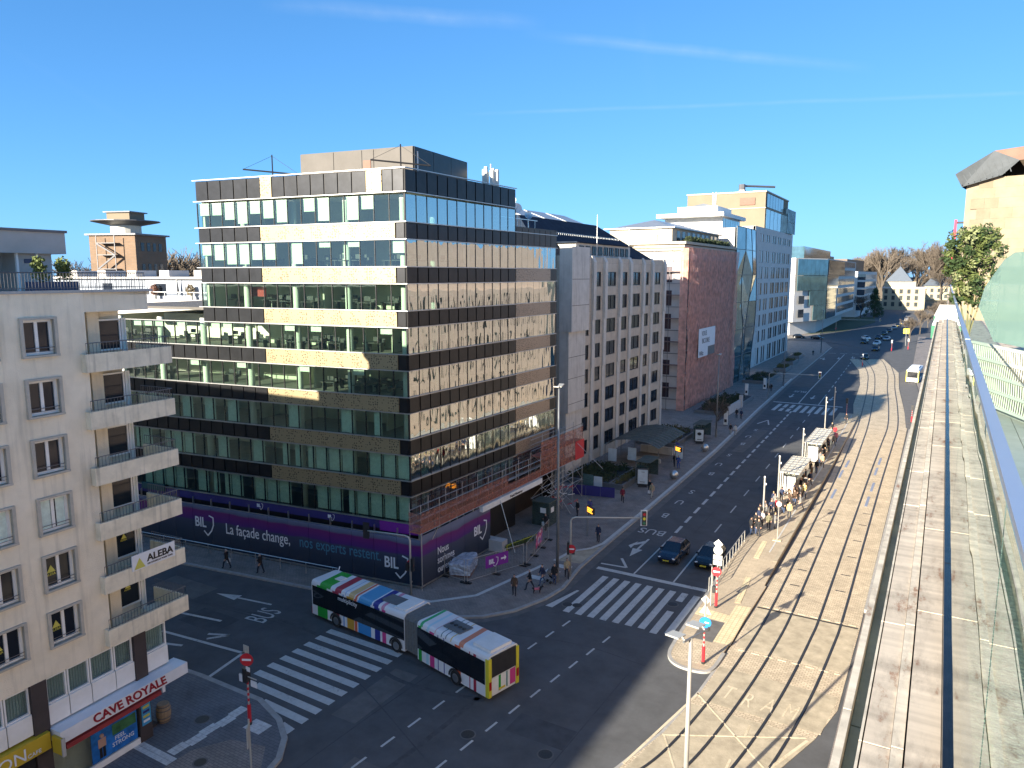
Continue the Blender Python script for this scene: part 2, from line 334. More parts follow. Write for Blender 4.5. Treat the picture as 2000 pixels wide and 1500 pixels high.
for x0, y0, nx, ny in ((-34.2, 20.2, 9, 2), (-32.4, 20.9, 2, 15), (-30.7, 24.2, 4, 3)):
    for i in range(nx):
        for j in range(ny): link('white_paver', tl, pa, (x0 + i * .31 + (.12 if (j // 3) % 2 and ny > 5 else 0), y0 + j * .31, .1), 0, a_['tile_white'])
def manhole(x, y, z, parent, r=.36):
    o = part('manhole_cover', MB().cyl(x, y, z - .02, z + .006, r, 18), a_['castiron'], parent); part('rim', MB().cyl(x, y, z - .02, z + .003, r + .08, 18), a_['asphalt_old'], o)
for x, y in ((-20.1, 29.9), (-15.8, 30.5), (-22.4, 46.6), (-21.7, 46.8), (-15.7, 50.5), (-21, 24)): manhole(x, y, .002, road)
manhole(-33.2, 23.6, .12, pa); manhole(-30.2, 21.2, .125, pa, .3)
# tram bed
trk1 = catmull([(-19, 17.5), (-14.2, 24.2), (-11.6, 29.2), (-10.05, 33.2), (-9.15, 40), (-8.65, 48), (-8.55, 55), (-8.75, 73), (-9.0, 95), (-9.5, 115), (-10, 131), (-11.2, 155), (-12.6, 178), (-15.0, 205), (-20, 235), (-29, 262), (-42, 280)])
trk2 = catmull([(-14, 16.5), (-9.6, 24.6), (-7.6, 30), (-6.5, 35), (-5.75, 42), (-5.36, 50), (-5.3, 55), (-5.45, 73), (-5.6, 95), (-5.65, 115), (-5.75, 131), (-6.9, 152), (-8.6, 176), (-10.2, 202), (-14, 235), (-22, 266), (-36, 287)])
bedL = [(-17.5, 21), (-14.4, 27.0), (-12.3, 31.2), (-11.3, 35.2), (-10.7, 40), (-10.45, 45), (-10.25, 53), (-10.2, 72), (-10.4, 95), (-10.9, 115), (-11.5, 131), (-13.4, 150), (-14.8, 178), (-17.5, 205), (-22.5, 232)]
bedR = [(-14, 236), (-8.6, 205), (-7.1, 176), (-5.2, 152), (-3.7, 131), (-3.5, 95), (-3.4, 53), (-3.5, 42), (-4.2, 38.6), (-5.4, 35), (-7.5, 30.5), (-11, 22)]
bed = struct('tram_bed', MB().prism([p for p in reversed(bedL + bedR)], -.03, .03), a_['tram_setts'])
part('kerb', bar(MB(), bedL[:6], .16, -.02, .036), a_['kerb_stone'], bed)
part('crossing_slab', MB().prism([(-10.1, 46.4), (-3.5, 46.4), (-3.5, 53.0), (-10.1, 53.0)], .0, .036), a_['tram_concrete'], bed)
part('lettered_slab', MB().prism([(-10.5, 39.2), (-4.0, 39.2), (-3.6, 43.4), (-10.4, 43.4)], .0, .035), a_['tram_concrete'], bed)
part('box_junction_slab', MB().prism([(-12, 31), (-8.5, 29.5), (-5.4, 35), (-4.2, 38.6), (-10.75, 38.6), (-11.2, 35.2)], .0, .035), a_['tram_concrete'], bed)
part('groove', MB().box(-10.2, 53.0, .02, -3.5, 53.2, .04), a_['dark_groove'], bed)
for i, tr in enumerate((trk1, trk2)):
    for sgn in (-1, 1):
        off = []
        for k, p in enumerate(tr):
            d = (tr[min(k + 1, len(tr) - 1)] - tr[max(k - 1, 0)]).normalized(); off.append(p + Vector((-d.y, d.x)) * sgn * .7175)
        part('rail_groove', strip(MB(), off, .17, .043), a_['dark_groove'], bed)
        part('rail', bar(MB(), off, .07, .03, .055), a_['steel_rail'], bed)
for x, y in ((-9.1, 86.4), (-9.4, 95.8), (-9.3, 101.5), (-5.6, 85.2), (-5.6, 91.5), (-5.8, 99.2), (-5.8, 105)): part('blue_marker', MB().box(x - .13, y - 2.0, .03, x + .13, y + 2.0, .046), a_['bluemark'], bed)
for y, xs in ((53.45, -9.9), (46.1, -9.9)):
    for k in range(8): part('edge_dash', MB().box(xs + k * .82, y - .06, .03, xs + k * .82 + .5, y + .06, .046), a_['paint_cream'], bed)
for k, y in enumerate((58.5, 62, 66.5, 71, 76, 80)):
    for x in (-8.5, -5.3): part('drain', MB().box(x - .35, y - .07 + (.6 if x > -6 else 0), .03, x + .35, y + .07 + (.6 if x > -6 else 0), .045), a_['castiron'], bed)
for (p, q, wd) in (((-11.2, 35.0), (-4.6, 38.5), .09), ((-10.75, 39.8), (-5.9, 34.8), .09), ((-12.1, 31.8), (-10.65, 39.9), .14), ((-11.1, 35), (-8.3, 30), .09), ((-4.5, 38.3), (-6.0, 34.4), .16)):
    part('box_line', bar(MB(), [p, q], wd, .03, .047), a_['paint_cream'], bed)
for x, y in ((-7.4, 37.6), (-7.6, 34.2), (-8.9, 31.6)): part('lane_dash', MB().box(x - .06, y - .55, .03, x + .06, y + .55, .047), a_['paint_cream'], bed, rz=0)
for i, ch in enumerate('TRAM'):
    ground_text('lettering', ch, -9.25 + i * 1.16, 39.7 + (0.1 if i else .3), .047, 1.25, a_['paint_cream'], bed, rz=R(-6), sx=.8, sy=1.75)
# island and platform between road and tracks
isl = struct('traffic_island', MB().prism([(-13.7, 43.6), (-13.3, 42.6), (-12.6, 42.2), (-11.3, 42.2), (-10.75, 42.6), (-10.6, 44), (-10.35, 57), (-14.0, 57), (-13.9, 50), (-13.8, 46)], -.02, .13), a_['platform_pave'])
part('kerb', bar(MB(), catmull([(-14.0, 57), (-13.9, 50), (-13.75, 45), (-13.5, 43.1), (-12.7, 42.2), (-11.4, 42.1), (-10.7, 42.7), (-10.55, 45)], 5), .22, -.02, .14), a_['kerb_stone'], isl)
part('tactile_paving', MB().prism([(-11.55, 46.2), (-10.45, 46.2), (-10.5, 52.6), (-11.55, 52.4)], .1, .137), a_['tactile'], isl)
part('tactile_paving', MB().prism([(-13.85, 49.6), (-11.56, 49.3), (-11.56, 50.5), (-13.85, 50.8)], .1, .137), a_['tactile'], isl)
part('asphalt_patch', MB().prism([(-12.9, 46), (-11.56, 46), (-11.56, 49.2), (-12.9, 49.2)], .1, .134), a_['asphalt_old'], isl)
part('sett_paving', MB().prism([(-13.4, 42.9), (-10.8, 42.9), (-10.65, 45.6), (-13.6, 45.6)], .1, .134), a_['tram_setts'], isl)
plat = struct('tram_platform', MB().add([(-14.1, 57, .12), (-10.5, 57, .12), (-10.5, 62, .32), (-14.1, 62, .32), (-14.4, 138, .32), (-11.3, 138, .32), (-10.75, 100, .32), (-14.1, 57, -.02), (-10.5, 57, -.02), (-14.4, 138, -.02), (-11.3, 138, -.02), (-10.75, 100, -.02), (-10.5, 62, -.02), (-14.1, 62, -.02)],
     [(0, 1, 2, 3), (3, 2, 6, 5, 4), (0, 3, 13, 7), (3, 4, 9, 13), (4, 5, 10, 9), (5, 6, 11, 10), (6, 2, 12, 11), (2, 1, 8, 12), (1, 0, 7, 8)]), a_['platform_pave'])
part('guide_strip', bar(MB(), [(-11.55, 52.8), (-12.2, 62)], .42, .14, .16), a_['tactile'], plat)
part('guide_strip', bar(MB(), [(-12.2, 62), (-12.4, 66.5)], .42, .3, .335), a_['tactile'], plat)
part('platform_edge', bar(MB(), [(-10.68, 62), (-10.93, 100), (-11.48, 138)], .3, .2, .34), a_['tram_concrete'], plat)
part('white_line', bar(MB(), [(-11.5, 64), (-11.75, 100), (-12.3, 136)], .12, .3, .333), a_['paint_white'], plat)
part('tactile_paving', MB().prism([(-13.6, 129), (-11.8, 129), (-11.9, 133.5), (-13.6, 133.5)], .3, .335), a_['tactile'], plat)
ep = struct('east_platform', MB().prism([(-3.35, 56), (.1, 56), (.1, 128), (-3.4, 128)], -.02, .3), a_['platform_pave'])
part('platform_edge', MB().box(-3.38, 55.9, .1, -3.05, 128.2, .33), a_['kerb_stone'], ep)
part('planter_frame', MB().box(-2.6, 60, .3, -2.4, 120, .62).box(-1.4, 60, .3, -1.2, 120, .62), a_['tile_white'], ep)
struct('east_pavement', MB().prism([(-3.3, -60), (.3, -60), (.3, 330), (-8, 330), (-6, 215), (-2.6, 165), (-3.3, 128)], -.03, .1), a_['pavers'])
struct('bus_road', MB().prism([(-3.9, 131), (-3.3, 128), (-2.8, 165), (-6.3, 215), (-8.4, 206), (-6.9, 176), (-5.1, 152)], -.02, .034), a_['asphalt_old'])
# road markings
def mk(name, mb): return part(name, mb, a_['paint_white'], road)
for i in range(10):
    x = -23.15 + i * .93
    if i == 8: mk('zebra_stripe', MB().box(x, 45.5, 0, x + .5, 49.3, .006)); mk('zebra_stripe', MB().box(x, 51.2, 0, x + .5, 52.8, .006))
    elif i == 0: mk('zebra_stripe', MB().prism([(x - .55, 45.6), (x, 45.6), (x + .5, 49.2), (x + .3, 49.2)], 0, .006))
    else: mk('zebra_stripe', MB().box(x, 45.4 + .05 * i, 0, x + .5, 52.75, .006))
mk('stop_line', MB().box(-23.3, 53.85, 0, -14.2, 54.35, .006))
for i in range(10):
    y = 34.75 - i * 1.02
    x0 = -34.7 if i < 7 else (-33.6, -31.9, -29.6)[i - 7] + (.3 if i == 9 else 0)
    mk('zebra_stripe', MB().prism([(x0, y - .28), (-28.35, y - .45), (-28.35, y + .07), (x0, y + .24)], 0, .006))
def dash(x0, y0, x1, y1, wd=.13): mk('lane_dash', bar(MB(), [(x0, y0), (x1, y1)], wd, 0, .006))
for k in range(8): dash(-23.72 + k * .16 * 1.05, 23.7 + k * 2.02 - .95, -23.65 + k * .16 * 1.05, 24.7 + k * 2.02 - .95)
for k in range(9): dash(-19.95 + k * .26, 26.6 + k * 2.0, -19.85 + k * .26, 27.6 + k * 2.0)
for k in range(4): dash(-22.0 + k * .27, 37.4 + k * 1.98, -21.9 + k * .27, 38.4 + k * 1.98)
mk('lane_line', bar(MB(), [(-20.2, 54.4), (-20.3, 64.5)], .13, 0, .006)); mk('lane_line', bar(MB(), [(-16.9, 54.4), (-17.1, 63.5)], .13, 0, .006))
y = 65.5
while y < 136:
    dash(-20.3 - (y - 65) * .026, y, -20.36 - (y - 65) * .026, y + 2.1, .28); y += 3.3
y = 67.5
while y < 134:
    dash(-17.15 - (y - 67) * .026, y, -17.2 - (y - 67) * .026, y + 2.6, .13); y += 6.6
for i in range(9):
    x = -25.6 + i * 1.2
    if i in (1, 2): mk('zebra_stripe', MB().box(x, 136.4, 0, x + .62, 139.4, .006)); mk('zebra_stripe', MB().box(x, 140.4, 0, x + .62, 144, .006))
    else: mk('zebra_stripe', MB().box(x, 136.4, 0, x + .62, 144, .006))
mk('stop_line', MB().box(-27, 145.6, 0, -14.8, 146.3, .006))
mk('lane_line', bar(MB(), [(-22.5, 146.4), (-23.2, 165), (-25.3, 245)], .2, 0, .006)); mk('lane_line', bar(MB(), [(-19, 146.4), (-19.4, 160)], .16, 0, .006))
y = 164
while y < 240: dash(-19.5 - (y - 164) * .03, y, -19.6 - (y - 164) * .03, y + 3.5, .18); y += 7
for k in range(3): mk('stop_line', bar(MB(), [(-30 + k * 3.2, 247 + k * .6), (-28 + k * 3.2, 247.4 + k * .6)], .5, 0, .006))
ground_text('lettering', 'BUS', -22.3, 65.3, .006, 1.6, a_['paint_white'], road, rz=R(180), sx=.95, sy=1.25)
for k, (x, y) in enumerate(((-22.8, 70.6), (-22.9, 75.6), (-22.9, 80.0), (-23.1, 88.8), (-23.5, 93.8), (-23.6, 99.4), (-23.6, 107.2), (-24.0, 112.5), (-24.1, 117.9))):
    ground_text('lettering', 'BUS'[k % 3], x, y, .006, 1.5, a_['paint_white'], road, rz=R(180), sx=.85, sy=1.35)
ground_text('lettering', 'BUS', -24.6, 162.5, .006, 1.5, a_['paint_white'], road, rz=R(180), sx=.95, sy=2.2)
ground_text('lettering', 'BUS', -39.5, 34.2, .006, 1.5, a_['paint_white'], road, rz=R(96), sx=.8, sy=1.7)
def arrow(x, y, L, wd, rz, turn=False):
    P = MB(); P.box(-wd * .22, 0, 0, wd * .22, L * .62, .006); P.prism([(-wd, L * .6), (wd, L * .6), (0, L)], 0, .0062)
    if turn: P.prism([(wd * .22, L * .12), (wd * 1.5, L * .32), (wd * 1.5, L * .45), (wd * .22, L * .28)], 0, .0061); P.prism([(wd * 1.4, L * .22), (wd * 2.3, L * .5), (wd * 1.4, L * .6)], 0, .0063)
    part('arrow_marking', P, a_['paint_white'], road, (x, y, 0), rz)
arrow(-41.2, 35.6, 5.2, .42, R(98)); arrow(-21.9, 62.6, 4.8, .45, R(180), True)
for x in (-25.2, -21.2, -17.8): arrow(x, 157.5, 5, .5, R(180))
for x, y in ((-29.3, 232), (-25.8, 236), (-22.5, 240)): arrow(x, y, 6, .5, R(185), x < -29)
for p, q in (((-23.4, 55.1), (-21.2, 55.3)), ((-21.2, 55.3), (-22.3, 57.0)), ((-25.0, 122.5), (-24.1, 126.5)), ((-23.2, 122.5), (-24.1, 126.5)), ((-44.5, 29.0), (-37.2, 29.75)), ((-37.3, 29.9), (-36.7, 26.6)), ((-47, 31.2), (-42.2, 32.0)), ((-40.9, 29.8), (-40.0, 30.9)), ((-40.0, 30.9), (-41.4, 30.3)), ((-44.0, 27.6), (-41.5, 28.4))):
    mk('line_marking', bar(MB(), [p, q], .22, 0, .0064))
# repairs, seams and tyre marks in the asphalt
for k, (x0, y0, x1, y1, mt) in enumerate(((-24.0, 18.5, -20.6, 25.5, 'asphalt_old'), (-18.6, 31.2, -15.2, 33.0, 'asphalt_dark'), (-45, 30.6, -41.2, 32.8, 'asphalt_dark'), (-27.6, 27.6, -25.9, 33.2, 'asphalt_old'), (-16.8, 84, -14.7, 93, 'asphalt_dark'), (-23.9, 101, -22.3, 118, 'asphalt_old'), (-20.2, 120, -17.5, 128, 'asphalt_dark'), (-52, 33.3, -47, 35.5, 'asphalt_old'), (-21.6, 47.9, -20.9, 48.6, 'asphalt_old'))): part('asphalt_patch', MB().box(x0, y0, -.01, x1, y1, .0025), a_[mt], road)
for pts in ([(-26, 18), (-25.6, 30), (-25.0, 38)], [(-15.2, 28), (-15.0, 40)], [(-33, 31.4), (-29, 31.0), (-20.5, 27)], [(-24, 40.5), (-19, 41.6), (-14.4, 41.2)], [(-18.75, 66), (-19.4, 96), (-20.6, 134)], [(-52, 32.6), (-38, 33.9)], [(-15.4, 64), (-15.7, 100), (-16.6, 134)]): part('asphalt_seam', strip(MB(), catmull(pts, 6), .07, .0034), a_['asphalt_dark'], road)
for pts in ([(-21, 33.0), (-26, 32.2), (-31, 33.2), (-38, 34.2), (-46, 33.4)], [(-21, 35.0), (-26, 34.2), (-31, 35.0), (-38, 36.0)], [(-22.3, 22), (-21.6, 30), (-21.4, 38)]): part('tyre_mark', strip(MB(), catmull(pts, 8), .32, .003), M('tyre_mark', (.07, .071, .075), .8, var=.3, scale=2.5), road)
# far junction: cross street, second carriageway and a verge
struct('far_verge', MB().prism([(-60, 330), (-46, 322), (-36, 350), (-30, 420), (-34, 470), (-60, 460)], -.02, .14), M('grass', (.06, .075, .035), .95, var=.35, scale=.6))
struct('far_pavement', MB().prism([(-46, 300), (-40, 300), (-44, 330), (-130, 360), (-130, 300)], -.02, .12), a_['pavers'])
# ------------------------------------------------------------------ office tower with the banner
MG('tower_glass', (.78, .86, .80), .07, .05, .7, rc=(.72, .95, .92))
MG('street_glass', (.5, .64, .60), .38, .20, 1.1, zs=.3)
M('panel_dark', (.022, .023, .026), .32, .6, var=.25, scale=1.2)
M('panel_brown', (.06, .045, .036), .4, .6, var=.2, scale=1.2)
M('trim_metal', (.42, .42, .42), .4, .8, var=.1)
M('black_metal', (.018, .018, .02), .5, .3, var=0)
M('slab_white', (.74, .75, .70), .8, var=.06)
M('core_wall', (.66, .68, .56), .8, var=.15, scale=.5)
M('carpet', (.24, .23, .21), .9, var=.2)
M('blind', (.72, .76, .70), .8, var=.08, scale=3)
M('curtain', (.66, .78, .70), .8, var=.15, scale=4)
M('column_white', (.72, .74, .68), .6, var=.05)
M('office_dark', (.05, .05, .055), .6, var=.2); M('office_red', (.35, .03, .03), .6, var=.1)
M('grey_clad', (.105, .095, .085), .7, .1, var=.12, scale=.8); M('brown_door', (.2, .1, .07), .7)
M('steel', (.55, .55, .54), .35, .9, var=.1); M('white_paint', (.75, .75, .73), .5, var=.08); M('offwhite', (.62, .6, .54), .7, var=.1)
def perforated(name, col, hole=(.07, .055, .035), scale=5.):
    m = bpy.data.materials.new(name); m.use_nodes = True; t = m.node_tree; b = t.nodes['Principled BSDF']
    b.inputs['Roughness'].default_value = .42; b.inputs['Metallic'].default_value = .35
    g = t.nodes.new('ShaderNodeNewGeometry'); v = t.nodes.new('ShaderNodeTexVoronoi'); v.inputs['Scale'].default_value = scale; v.inputs['Randomness'].default_value = .55
    r = t.nodes.new('ShaderNodeValToRGB'); e = r.color_ramp.elements; e[0].position = .24; e[0].color = (*hole, 1); e[1].position = .36; e[1].color = (*col, 1)
    t.links.new(g.outputs['Position'], v.inputs['Vector']); t.links.new(v.outputs['Distance'], r.inputs['Fac']); t.links.new(r.outputs['Color'], b.inputs['Base Color'])
    MAT[name] = m
perforated('perf_gold', (.30, .24, .135)); perforated('perf_brown', (.34, .26, .19), scale=6.5)
C0 = Vector((-34.6, 43.9)); ang = R(7); UL = Vector((-math.cos(ang), -math.sin(ang))); UR = Vector((math.sin(R(1)), math.cos(R(1))))
RL = 15.7
tw = thing('office_tower', 'dark glass office tower with gold perforated bands above the wraparound banner', 'building', (C0.x, C0.y, 0))
FL = Frame(C0, UL, C0); FR = Frame(C0 + UR * RL, -UR, C0)
BT = [8.25 + 3.27 * i for i in range(7)]; ROWS = [(4.9, 7.0)] + [(BT[i], BT[i] + 2.02) for i in range(7)]
def tlen(z): return 20.1 if z > 21.2 else 34.0
PITCHP = 1.28
def plan(L, ins=0.3, dep=15.0):
    a = C0 + UL * ins + UR * ins - C0; b = UL * (L - .15) + UR * ins; c = UL * (L - .15) + UR * dep; d = UL * ins + UR * dep
    return [(p.x, p.y) for p in (a, d, c, b)]
random.seed(11)
slab = MB(); 
for zt in [4.6] + BT + [31.0]:
    L = tlen(zt if zt < 22 else 30)
    slab.prism(plan(L), zt - 1.0 if zt < 31 else 30.1, zt - .25 if zt < 31 else 31.2, 0)
part('floor_slab', slab, a_['slab_white'], tw)
cp = MB()
for zt in [4.6] + BT: cp.prism(plan(tlen(zt if zt < 21 else 30), .35), zt - .245, zt - .2)
part('carpet_floor', cp, a_['carpet'], tw)
core = MB()
FL.box(core, 3.2, 19.6, -13.5, -5.6, 4.4, 30.3); FL.box(core, 18.6, 32, -13.5, -6.5, 4.4, 20.3)
FL.box(core, 33.6, 34, -15, -.4, 0, 20.3); FL.box(core, 19.7, 20, -15, -.4, 20.3, 30.3)
for r_, (z0, z1) in enumerate(ROWS):
    for k in range(3):
        a = 2.5 + random.random() * 15
        FL.box(core, a, a + .15, -5.6, -2.2 - random.random(), z0 - .2, z1 + .2)
part('core_wall', core, a_['core_wall'], tw)
back = MB(); FL.box(back, .4, 20.0, -15.2, -15.0, 0, 31.2); FL.box(back, 20.0, 34, -15.2, -15.0, 0, 21.2); FL.box(back, .3, 33.8, -15, -.6, 0, 4.5)
part('rear_wall', back, a_['panel_dark'], tw)
for k in range(7):
    s = .75 + k * 5.1
    z1 = 30.2 if s < 20 else 20.3
    part('column', MB().cyl(*FL.pt(s, -.95, 0)[:2], 4.5, z1, .27, 14), a_['column_white'], tw, smooth=True)
for k in range(1, 4): part('column', MB().cyl(*FR.pt(RL - k * 4.6, -.95, 0)[:2], 4.5, 30.2, .25, 14), a_['column_white'], tw, smooth=True)
fur = MB()
for r_, (z0, z1) in enumerate(ROWS[3:7]):
    zf = z0 - .2
    for k in range(16):
        s = 1 + random.random() * (tlen(z0) - 2); o = -1.2 - random.random() * 3
        FL.box(fur, s, s + 1.4, o, o + .7, zf + .7, zf + .75); FL.box(fur, s + .1, s + .15, o + .1, o + .6, zf, zf + .7); FL.box(fur, s + 1.2, s + 1.25, o + .1, o + .6, zf, zf + .7)
        FL.box(fur, s + .3, s + .9, o + .3, o + .35, zf + .85, zf + 1.2); FL.box(fur, s + .4, s + .9, o - .6, o - .15, zf + .4, zf + .5); FL.box(fur, s + .4, s + .9, o - .65, o - .58, zf + .5, zf + 1.0)
    for k in range(7):
        y = 1 + random.random() * 13; o = -1.2 - random.random() * 2
        FR.box(fur, y, y + 1.3, o, o + .7, zf + .7, zf + .76); FR.box(fur, y + .2, y + .8, o + .3, o + .36, zf + .85, zf + 1.2)
part('office_furniture', fur, a_['office_dark'], tw, kind='stuff')
rp = MB(); FL.box(rp, 14.6, 16.4, -1.6, -1.5, 22.2, 23.0); FR.box(rp, 10.4, 11.6, -2.0, -1.9, 22.3, 23.2); part('red_screen', rp, a_['office_red'], tw)
# panes, blinds and curtains
for r_, (z0, z1) in enumerate(ROWS):
    L = tlen(z0 if r_ else 5); npn = int(L / PITCHP); pw = L / npn
    for k in range(npn):
        s0 = k * pw
        if r_ <= 4 and s0 > 29.5: continue
        FL.put('window_pane', s0 + .025, s0 + pw - .025, -.03, 0, z0 + .04, z1 - .04, a_['tower_glass'], tw)
        q = random.random()
        if r_ >= 6:
            if q < .62 or s0 > 12: FL.put('blind', s0 + .06, s0 + pw - .06, -.22, -.2, z1 - (1.0 if q < .22 else 1.75 if q < .5 else 1.4 if s0 > 12 else .5), z1 - .02, a_['blind'], tw)
        elif r_ in (3, 4):
            if q < .34: FL.put('blind', s0 + .06, s0 + pw - .06, -.22, -.2, z1 - .55, z1 - .02, a_['blind'], tw)
        elif r_ <= 2:
            if q < (.72, .7, .62)[r_] and not (r_ == 2 and s0 > 8.5 and q > .3): FL.put('curtain', s0 + .06, s0 + pw * (.94 if q < .5 else .55), -.34, -.26, z0 + .05, z1 - .02, a_['curtain'], tw)
    for k in range(12):
        s0 = k * RL / 12; FR.put('window_pane', s0 + .025, s0 + RL / 12 - .025, -.03, 0, z0 + .04, z1 - .04, a_['street_glass'], tw)
        if r_ <= 2 and random.random() < .6: FR.put('curtain', s0 + .06, s0 + 1.1, -.34, -.26, z0 + .05, z1 - .02, a_['curtain'], tw)
for r_, (z0, z1) in enumerate(ROWS):
    L = tlen(z0 if r_ else 5); npn = int(L / PITCHP)
    for k in range(npn + 1):
        if k * L / npn < 30: FL.put('mullion', k * L / npn - .022, k * L / npn + .022, -.1, .035, z0, z1, a_['black_metal'], tw)
    for k in range(13): FR.put('mullion', k * RL / 12 - .022, k * RL / 12 + .022, -.1, .035, z0, z1, a_['black_metal'], tw)
sill = MB()
for z in [4.86] + [b - 1.25 for b in BT] + BT + [30.02, 31.72]:
    L = tlen(z if z > 5 and z < 21.4 else 30 if z > 5 else 5)
    FL.box(sill, -.16, L + .25, .0, .17, z - .03, z + .035); FR.box(sill, -.05, RL - .01, .0, .16, z - .03, z + .035)
part('sill_rail', sill, a_['trim_metal'], tw)
bk = MB()
for bt in BT: FL.box(bk, 0, tlen(bt), -.28, -.04, bt - 1.22, bt - .03); FR.box(bk, 0, RL - .02, -.28, -.04, bt - 1.22, bt - .03)
FL.box(bk, 0, 20.1, -.3, -.04, 30.05, 31.65); FR.box(bk, 0, RL - .02, -.3, -.04, 30.05, 31.65); FL.box(bk, 0, 34, -.3, .0, 0, 4.8); FR.box(bk, 0, RL - .02, -.3, 0, 0, 4.8)
part('band_backing', bk, a_['black_metal'], tw)
def dark_panel(fr, s0, s1, z0, z1, m='panel_dark'):
    fr.put('band_panel', s0 + .07, s1 - .07, -.03, .045, z0 + .06, z1 - .06, a_[m], tw)
for i, bt in enumerate(BT):
    z0, z1 = bt - 1.22, bt - .03
    dark_panel(FL, .02, .82, z0, z1)
    for k in range(5): FL.put('perforated_panel', .86 + k * 2.52, .86 + (k + 1) * 2.52 - .012, .0, .075, z0 + .01, z1 - .01, a_['perf_gold'], tw)
    L = tlen(bt); npn = round((L - 13.5) / 1.3)
    for k in range(npn):
        s0 = 13.5 + k * (L - 13.5) / npn
        if s0 < 30: dark_panel(FL, s0, s0 + (L - 13.5) / npn, z0, z1)
    for k in range(12): dark_panel(FR, k * RL / 12, (k + 1) * RL / 12, z0, z1)
s = 0.02
for wd, kind in [(.95, 0)] * 2 + [(1.35, 1)] + [(1.27, 0)] * 7 + [(1.1, 1)] + [(1.38, 0)] * 5:
    if kind: FL.put('perforated_panel', s, s + wd, .0, .08, 30.07, 31.66, a_['perf_gold'], tw)
    else: dark_panel(FL, s, s + wd, 30.05, 31.68)
    s += wd
for k in range(12): dark_panel(FR, k * RL / 12, (k + 1) * RL / 12, 30.05, 31.68)
pr = MB(); FL.box(pr, 20.1, 34, -15, -.5, 21.02, 21.25); FL.box(pr, 0.3, 20, -15, -.3, 31.2, 31.35); part('roof_deck', pr, a_['grey_clad'], tw)
# penthouse, masts and dishes on the roof
ph = MB(); FL.box(ph, 1.0, 11.6, -12, -3.0, 31.3, 33.75); pho = part('penthouse', ph, a_['grey_clad'], tw)
for k, (a, b) in enumerate(((1.0, 4.5), (4.55, 5.6), (5.65, 8.3), (8.35, 11.6))): FL.put('cladding_panel', a, b, -3.0, -2.95, 31.35, 33.7, a_['grey_clad'], pho)
FL.put('door', 4.8, 5.5, -2.95, -2.9, 31.4, 32.9, a_['brown_door'], pho)
east = MB(); q = [FL.pt(.93, -3.0 - d, 0) for d in (0.02, 2.95, 3.0, 5.95, 6.0, 8.98)]
for k in range(3):
    a, b = Vector(q[2 * k]), Vector(q[2 * k + 1]); east.prism([(a.x, a.y), (a.x + .06, a.y), (b.x + .06, b.y), (b.x, b.y)], 31.35, 33.72)
part('side_cladding', east, a_['panel_dark'], pho)
part('downpipe', MB().cyl(*FL.pt(.86, -3.4, 0)[:2], 31.3, 33.4, .07, 8), a_['white_paint'], pho)
def davit(s, o, rev):
    m = MB(); p = FL.pt(s, o, 31.3); e = FL.pt(s + 1.6 * rev, o + 1.6, 32.35); b = FL.pt(s - 2.2 * rev, o - .6, 32.0)
    m.tube([p, (p[0], p[1], 33.6 if rev > 0 else 32.2)], .05, 6); m.tube([b, e], .06, 6); m.tube([(p[0], p[1], 33.5), e], .015, 4); m.tube([(p[0], p[1], 33.5), b], .015, 4)
    part('window_cleaning_arm', m, a_['black_metal'], tw)
davit(13.2, -1.4, 1); davit(-.0 + 1.0, -1.2, 1)
ant = thing('antenna_cluster', 'cluster of upright cream mobile phone antennas on the tower roof edge', 'antenna', (C0.x, C0.y, 0))
p = FR.pt(1.0, -2.0, 0)
for k in range(7):
    aa = k * .9; x, y = p[0] + .62 * math.cos(aa), p[1] + .62 * math.sin(aa)
    part('antenna_panel', MB().box(x - .13, y - .1, 31.7, x + .13, y + .1, 33.3 + .15 * (k % 3)), a_['offwhite'], ant)
part('mast', MB().cyl(p[0], p[1], 31.3, 33.9, .09, 8), a_['steel'], ant)
# side block of the tower, brown panels
WL = 8.1; w0 = C0 + UR * RL; wg = thing('side_block', 'lower brown glass office block joined to the dark tower', 'building', (w0.x, w0.y, 0))
FW = Frame(w0 + UR * WL, -UR, w0)
WT = [5.0 + 3.27 * i for i in range(8)]
wm = MB(); FW.box(wm, 0, WL - .02, -15, -1.6, 0, 28.4); FW.box(wm, 0, WL - .02, -15, -.05, 26.9, 28.4)
FW.box(wm, 0, .25, -1.6, -.02, 0, 28.4)
part('wall', wm, a_['panel_brown'], wg)
sl_ = MB()
for z in WT: FW.box(sl_, .25, WL - .05, -1.6, -.1, z - 1.2, z - .05)
part('floor_slab', sl_, a_['slab_white'], wg)
for i, z in enumerate(WT):
    for k in range(7):
        s0 = .25 + k * 1.115
        if i < 7: FW.put('window_pane', s0 + .02, s0 + 1.1, -.03, 0, z + .02, z + 2.02, a_['street_glass'], wg)
        if i == 7 or (i == 0): FW.put('band_panel', s0 + .05, s0 + 1.08, -.05, .05, z - 1.17, z - .03 + (.4 if i == 7 else 0), a_['panel_brown'], wg)
        elif k == 0: FW.put('band_panel', s0 + .05, s0 + 1.08, -.05, .03, z - 1.17, z - .03, a_['panel_dark'], wg)
        elif k % 2: FW.put('perforated_panel', s0, s0 + 2.22, -.05, .05, z - 1.2, z - .02, a_['perf_brown'], wg)
rl = MB()
for z in WT: FW.box(rl, 0, WL - .03, .0, .12, z - .03, z + .03); FW.box(rl, 0, WL - .03, 0, .12, z - 1.26, z - 1.2)
part('sill_rail', rl, a_['trim_metal'], wg)
rh = MB(); FW.box(rh, 4, WL - 1, -8, -2.5, 28.4, 30.6); part('roof_hut', rh, a_['panel_brown'], wg); rt_ = MB()
for k in range(5): FW.box(rt_, 1 + k * 1.4, 1.06 + k * 1.4, -2, -1.94, 28.4, 29.4)
